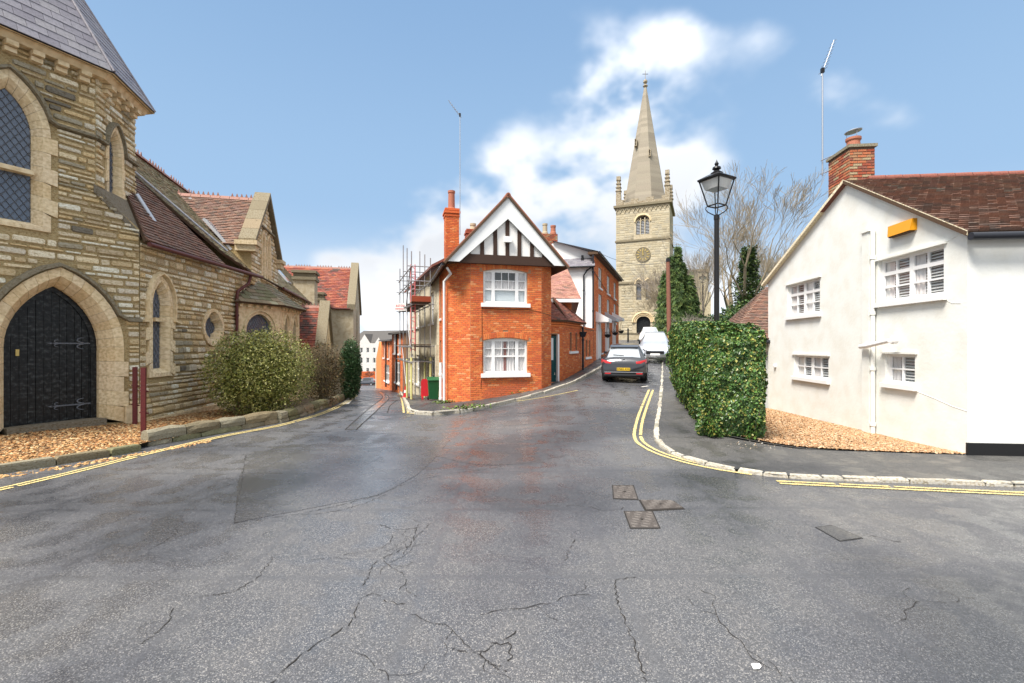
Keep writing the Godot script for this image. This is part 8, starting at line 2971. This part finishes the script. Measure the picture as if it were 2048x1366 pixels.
func make_plants() -> void:
	lump.seed = 9
	lump.frequency = 0.8
	# bushes before the chapel
	shrub("round_bush", Vector3(-8.0, -0.05, -14.95), 1.5, 2.72, 1.4, 26000, 0.05, [Color(.14, .16, .035), Color(.20, .215, .05), Color(.27, .27, .065), Color(.35, .33, .10), Color(.11, .13, .03), Color(.42, .40, .15)], M.leaf, "big rounded olive green bush in front of the chapel wall", {"wild": 0.16, "shell": 1.8})
	shrub("brown_shrub", GV(-7.45, 18.6, 0.05), 0.8, 2.55, 0.9, 7000, 0.055, [Color(.09, .075, .03), Color(.13, .10, .04), Color(.17, .13, .05), Color(.14, .085, .035), Color(.06, .05, .025)], M.leafmatt, "thin brownish shrub between the round bush and the chapel porch", {"wild": 0.3, "core": false, "twigs": 170, "twig": M.twig, "shell": 1.0, "square": 2.0})
	shrub("holly_bush", GV(-8.45, 24.6, 0.05), 0.5, 3.0, 0.7, 8000, 0.075, [Color(.025, .07, .022), Color(.04, .10, .03), Color(.06, .14, .05), Color(.10, .19, .08), Color(.16, .24, .13)], M.leaf, "dark green glossy holly bush by the lane", {"wild": 0.2})
	make_hedge()
	# evergreen by the church
	var cb := W(1345, 655, 43.0)
	cb.y = G(cb.x, 43.0)
	conifer("yew_tree", cb, [[-0.7, 0, 0.2, 6.4, 0.9], [-0.2, 0.3, 0.5, 7.6, 0.9], [0.35, 0.3, 0.5, 8.5, 1.0], [0.95, -0.2, 0.3, 7.4, 1.0], [1.5, 0.2, 0.2, 6.2, 1.1], [0.3, 0.8, 0, 5.4, 1.7], [-0.3, -0.6, 0, 4.2, 1.3], [1.2, 0.5, 0, 4.8, 1.7]], 6500, "dark evergreen yew with several tops in front of the church tower")
	# bare trees
	var g := func(px: float, d: float) -> Vector3:
		var p := W(px, 690, d)
		p.y = G(p.x, d) + 0.2
		return p
	bare_tree("bare_tree", g.call(1458, 40.0), 9.8, 0.42, "tall bare tree with a pale pinkish trunk behind the street lamp", 3, {"bark": M.palebark, "bole": 0.32, "twig": M.twig, "spread": 0.46, "lean": Vector3(0.08, 0, 0)})
	var iv := bare_tree("ivy_tree", g.call(1497, 34.0), 8.4, 0.3, "bare tree with its trunk wrapped in dark ivy behind the annexe", 8, {"bole": 0.42, "spread": 0.42})
	var ib: Vector3 = g.call(1497, 34.0)
	ivy_on(iv[0], ib + Vector3(0, 0.5, 0), ib + Vector3(0, 7.4, 0), 1.5, 0.5, 8000)
	bare_tree("bare_tree", g.call(1600, 40.0), 8.8, 0.34, "broad bare tree with fine twigs rising behind the cottage gable", 15, {"spread": 0.52, "levels": 7})
	bare_tree("bare_tree", g.call(1545, 46.0), 9.6, 0.34, "bare tree of fine brown twigs between ivy tree and cottage", 21, {"spread": 0.5, "levels": 7})
	bare_tree("bare_tree", g.call(1390, 47.0), 8.5, 0.12, "slim many-stemmed bare tree between yew and street lamp", 31, {"stems": 5, "bole": 0.36, "spread": 0.3, "levels": 5, "twig": M.greytwig, "bark": M.greytwig})
	bare_tree("bare_tree", g.call(1338, 50.0), 8.0, 0.14, "thin bare tree spreading its twigs across the church tower", 37, {"stems": 2, "spread": 0.55, "levels": 7, "bole": 0.28, "lean": Vector3(-0.12, 0, 0)})
	var bt := W(1150, 690, 62.0)
	bt.y = 3.0
	bare_tree("bare_tree", bt, 11.0, 0.2, "bare tree top showing above the white house roof", 41, {"twig": M.greytwig, "levels": 5, "spread": 0.55})
	var ft := W(775, 690, 135.0)
	ft.y = -5.5
	bare_tree("bare_tree", ft, 9.0, 0.4, "distant rounded bare tree above the roofs of the lane", 47, {"levels": 7, "minr": 0.035, "spread": 0.6, "twig": M.twig})
	var ft2 := W(737, 690, 96.0)
	ft2.y = -5.5
	bare_tree("bare_tree", ft2, 3.0, 0.12, "small reddish bare tree before the distant white flats", 53, {"levels": 5, "minr": 0.02, "spread": 0.6, "twig": M.polewood})
	bare_tree("bare_shrub", g.call(1385, 33.0), 2.3, 0.045, "tangled bare brown shrub at the foot of the yew", 59, {"stems": 12, "levels": 4, "spread": 0.5, "bole": 0.4, "twig": M.greytwig, "bark": M.greytwig, "group": ""})
	shrub("laurel_bush", g.call(1432, 37.0), 2.0, 2.6, 1.4, 5000, 0.14, [Color(.02, .05, .018), Color(.035, .075, .02), Color(.05, .10, .03)], M.leaf, "dark laurel bush below the church nave beside the pale trunk")
	shrub("ivy_mound", g.call(1505, 30.0), 2.3, 3.4, 1.6, 7000, 0.14, [Color(.02, .055, .018), Color(.04, .085, .022), Color(.06, .11, .03), Color(.11, .15, .04)], M.leaf, "mound of dark ivy at the foot of the ivy-clad tree")
	shrub("clipped_bush", g.call(1352, 33.5), 0.9, 1.5, 0.8, 3000, 0.09, [Color(.10, .17, .05), Color(.13, .20, .06), Color(.08, .14, .04)], M.leaf, "light green clipped bush next to the telegraph pole")
	# weeds in the joints
	for e in [[GP(1005, 797), 0.4, "green weeds at the brick house wall under the windows"], [GP(935, 824), 0.4, "green weeds along the kerb before the brick house"], [GP(888, 812), 0.2, "weeds round the foot of the white downpipe"]]:
		var v: Vector2 = e[0]
		var k := thing("weed_tuft", GV(v.x, v.y, 0.1), e[2], "weeds")
		var pts := []
		for i in 160: pts.push_back(GV(v.x + rng.randfn() * e[1], v.y + rng.randfn() * 0.07, 0.12 + rng.randf() * 0.1))
		leaves(k, "blades", pts, 0.07, [Color(.10, .16, .03), Color(.14, .20, .05), Color(.08, .12, .03)], M.leafmatt)

func make_hedge() -> void:
	var dirf := Vector3(0.2055, 0, -0.9787)      # along the pavement
	var c := XD(4.68, 0.1, 9.95)
	var T := frame(c, Vector3(-dirf.z, 0, dirf.x))   # x to the right, z towards us
	var h := thing("clipped_hedge", c + dirf * 3.0, "tall clipped ivy-leaved hedge with glossy leaves round the lamp post", "hedge")
	var ln := 5.2
	var hw := 0.67
	var ht := 2.42
	var pts := []
	var nor := []
	var put := func(u: float, y: float, w: float, n: Vector3, depth: float) -> void:
		var bulge := 0.08 * sin(clampf(y / ht, 0, 1) * PI) - 0.26 * pow(1.0 - clampf(y / ht, 0, 1), 3.0)
		var round := 1.0
		var p := Vector3(u, y, w)
		var nn := lump.get_noise_3d(u * 1.4, y * 1.4, w * 1.4) * 0.14 + lump.get_noise_3d(u * 5.0, y * 5.0, w * 5.0) * 0.08
		var horizontal := Vector3(n.x, 0, n.z)
		p += horizontal * (bulge + nn - depth) + Vector3(0, n.y, 0) * (nn - depth)
		# round the upright corner and the top edge
		var cx := absf(p.x) - (hw - 0.35)
		var cz := p.z + 0.35
		if cx > 0.0 and cz > 0.0:
			var r := sqrt(cx * cx + cz * cz)
			if r > 0.38: p += Vector3(-signf(p.x) * cx, 0, -cz) * (1.0 - 0.38 / r)
		var ch := maxf(absf(p.x) - (hw - 0.28), p.z + 0.28)
		if p.y > ht - 0.35 and ch > 0.0: p.y -= 0.3 * pow(clampf(ch / 0.38, 0.0, 1.0), 2.0) * 1.4 * clampf((p.y - ht + 0.35) / 0.35, 0.0, 1.0)
		var q := T * p
		q.y += G(c.x, -q.z) - 0.0
		pts.push_back(q)
		nor.push_back(T.basis * n)
	for i in 24000: put.call(rng.randf_range(-hw, hw), rng.randf_range(0.04, ht), 0.0, Vector3(0, 0, 1), pow(rng.randf(), 2.0) * 0.22)
	for i in 25000: put.call(-hw, rng.randf_range(0.04, ht), -ln * pow(rng.randf(), 1.3), Vector3(-1, 0, 0), pow(rng.randf(), 2.0) * 0.22)
	for i in 14000: put.call(hw, rng.randf_range(0.04, ht), -ln * pow(rng.randf(), 1.5), Vector3(1, 0, 0), pow(rng.randf(), 2.0) * 0.22)
	for i in 15000: put.call(rng.randf_range(-hw, hw), ht, -ln * rng.randf(), Vector3(0, 1, 0), pow(rng.randf(), 2.0) * 0.2)
	leaves(h, "foliage", pts, 0.06, [Color(.035, .09, .02), Color(.055, .13, .028), Color(.08, .165, .035), Color(.115, .20, .045), Color(.03, .07, .02), Color(.045, .095, .022), Color(.06, .12, .026), Color(.04, .08, .02), Color(.14, .19, .045), Color(.27, .26, .06)], M.leaf, nor)
	var inner := []
	for i in 9000:
		var q := T * Vector3(rng.randf_range(-hw + 0.2, hw - 0.2), rng.randf_range(0.25, ht - 0.2), -rng.randf_range(0.2, ln - 0.2))
		q.y += G(c.x, -q.z)
		inner.push_back(q)
	leaves(h, "inner_foliage", inner, 0.11, [Color(.035, .09, .02), Color(.055, .13, .028), Color(.08, .165, .035), Color(.115, .20, .045)], M.leaf)
	var st := MB.new()
	for i in 26:
		var a := T * Vector3(rng.randf_range(-0.4, 0.4), 0, -rng.randf() * 3.0 - 0.15)
		a.y = G(a.x, -a.z)
		var b := a + Vector3(rng.randfn() * 0.15, 0.7, rng.randfn() * 0.15 + 0.05)
		st.tube([a, (a + b) * 0.5 + Vector3(rng.randfn() * 0.04, 0, 0.03), b], [.02, .016, .01], 5, Color.WHITE, false)
	obj(h, "stems", st, M.bark)

func _ready() -> void:
	rng.seed = 77
	patch.seed = 4
	patch.frequency = 0.45
	patch.fractal_octaves = 4
	make_light()
	make_materials()
	make_shapes()
	make_ground()
	make_chapel()
	make_brick_house()
	make_hill_houses()
	make_cottage()
	make_church()
	make_lane()
	make_street()
	make_cars()
	make_plants()
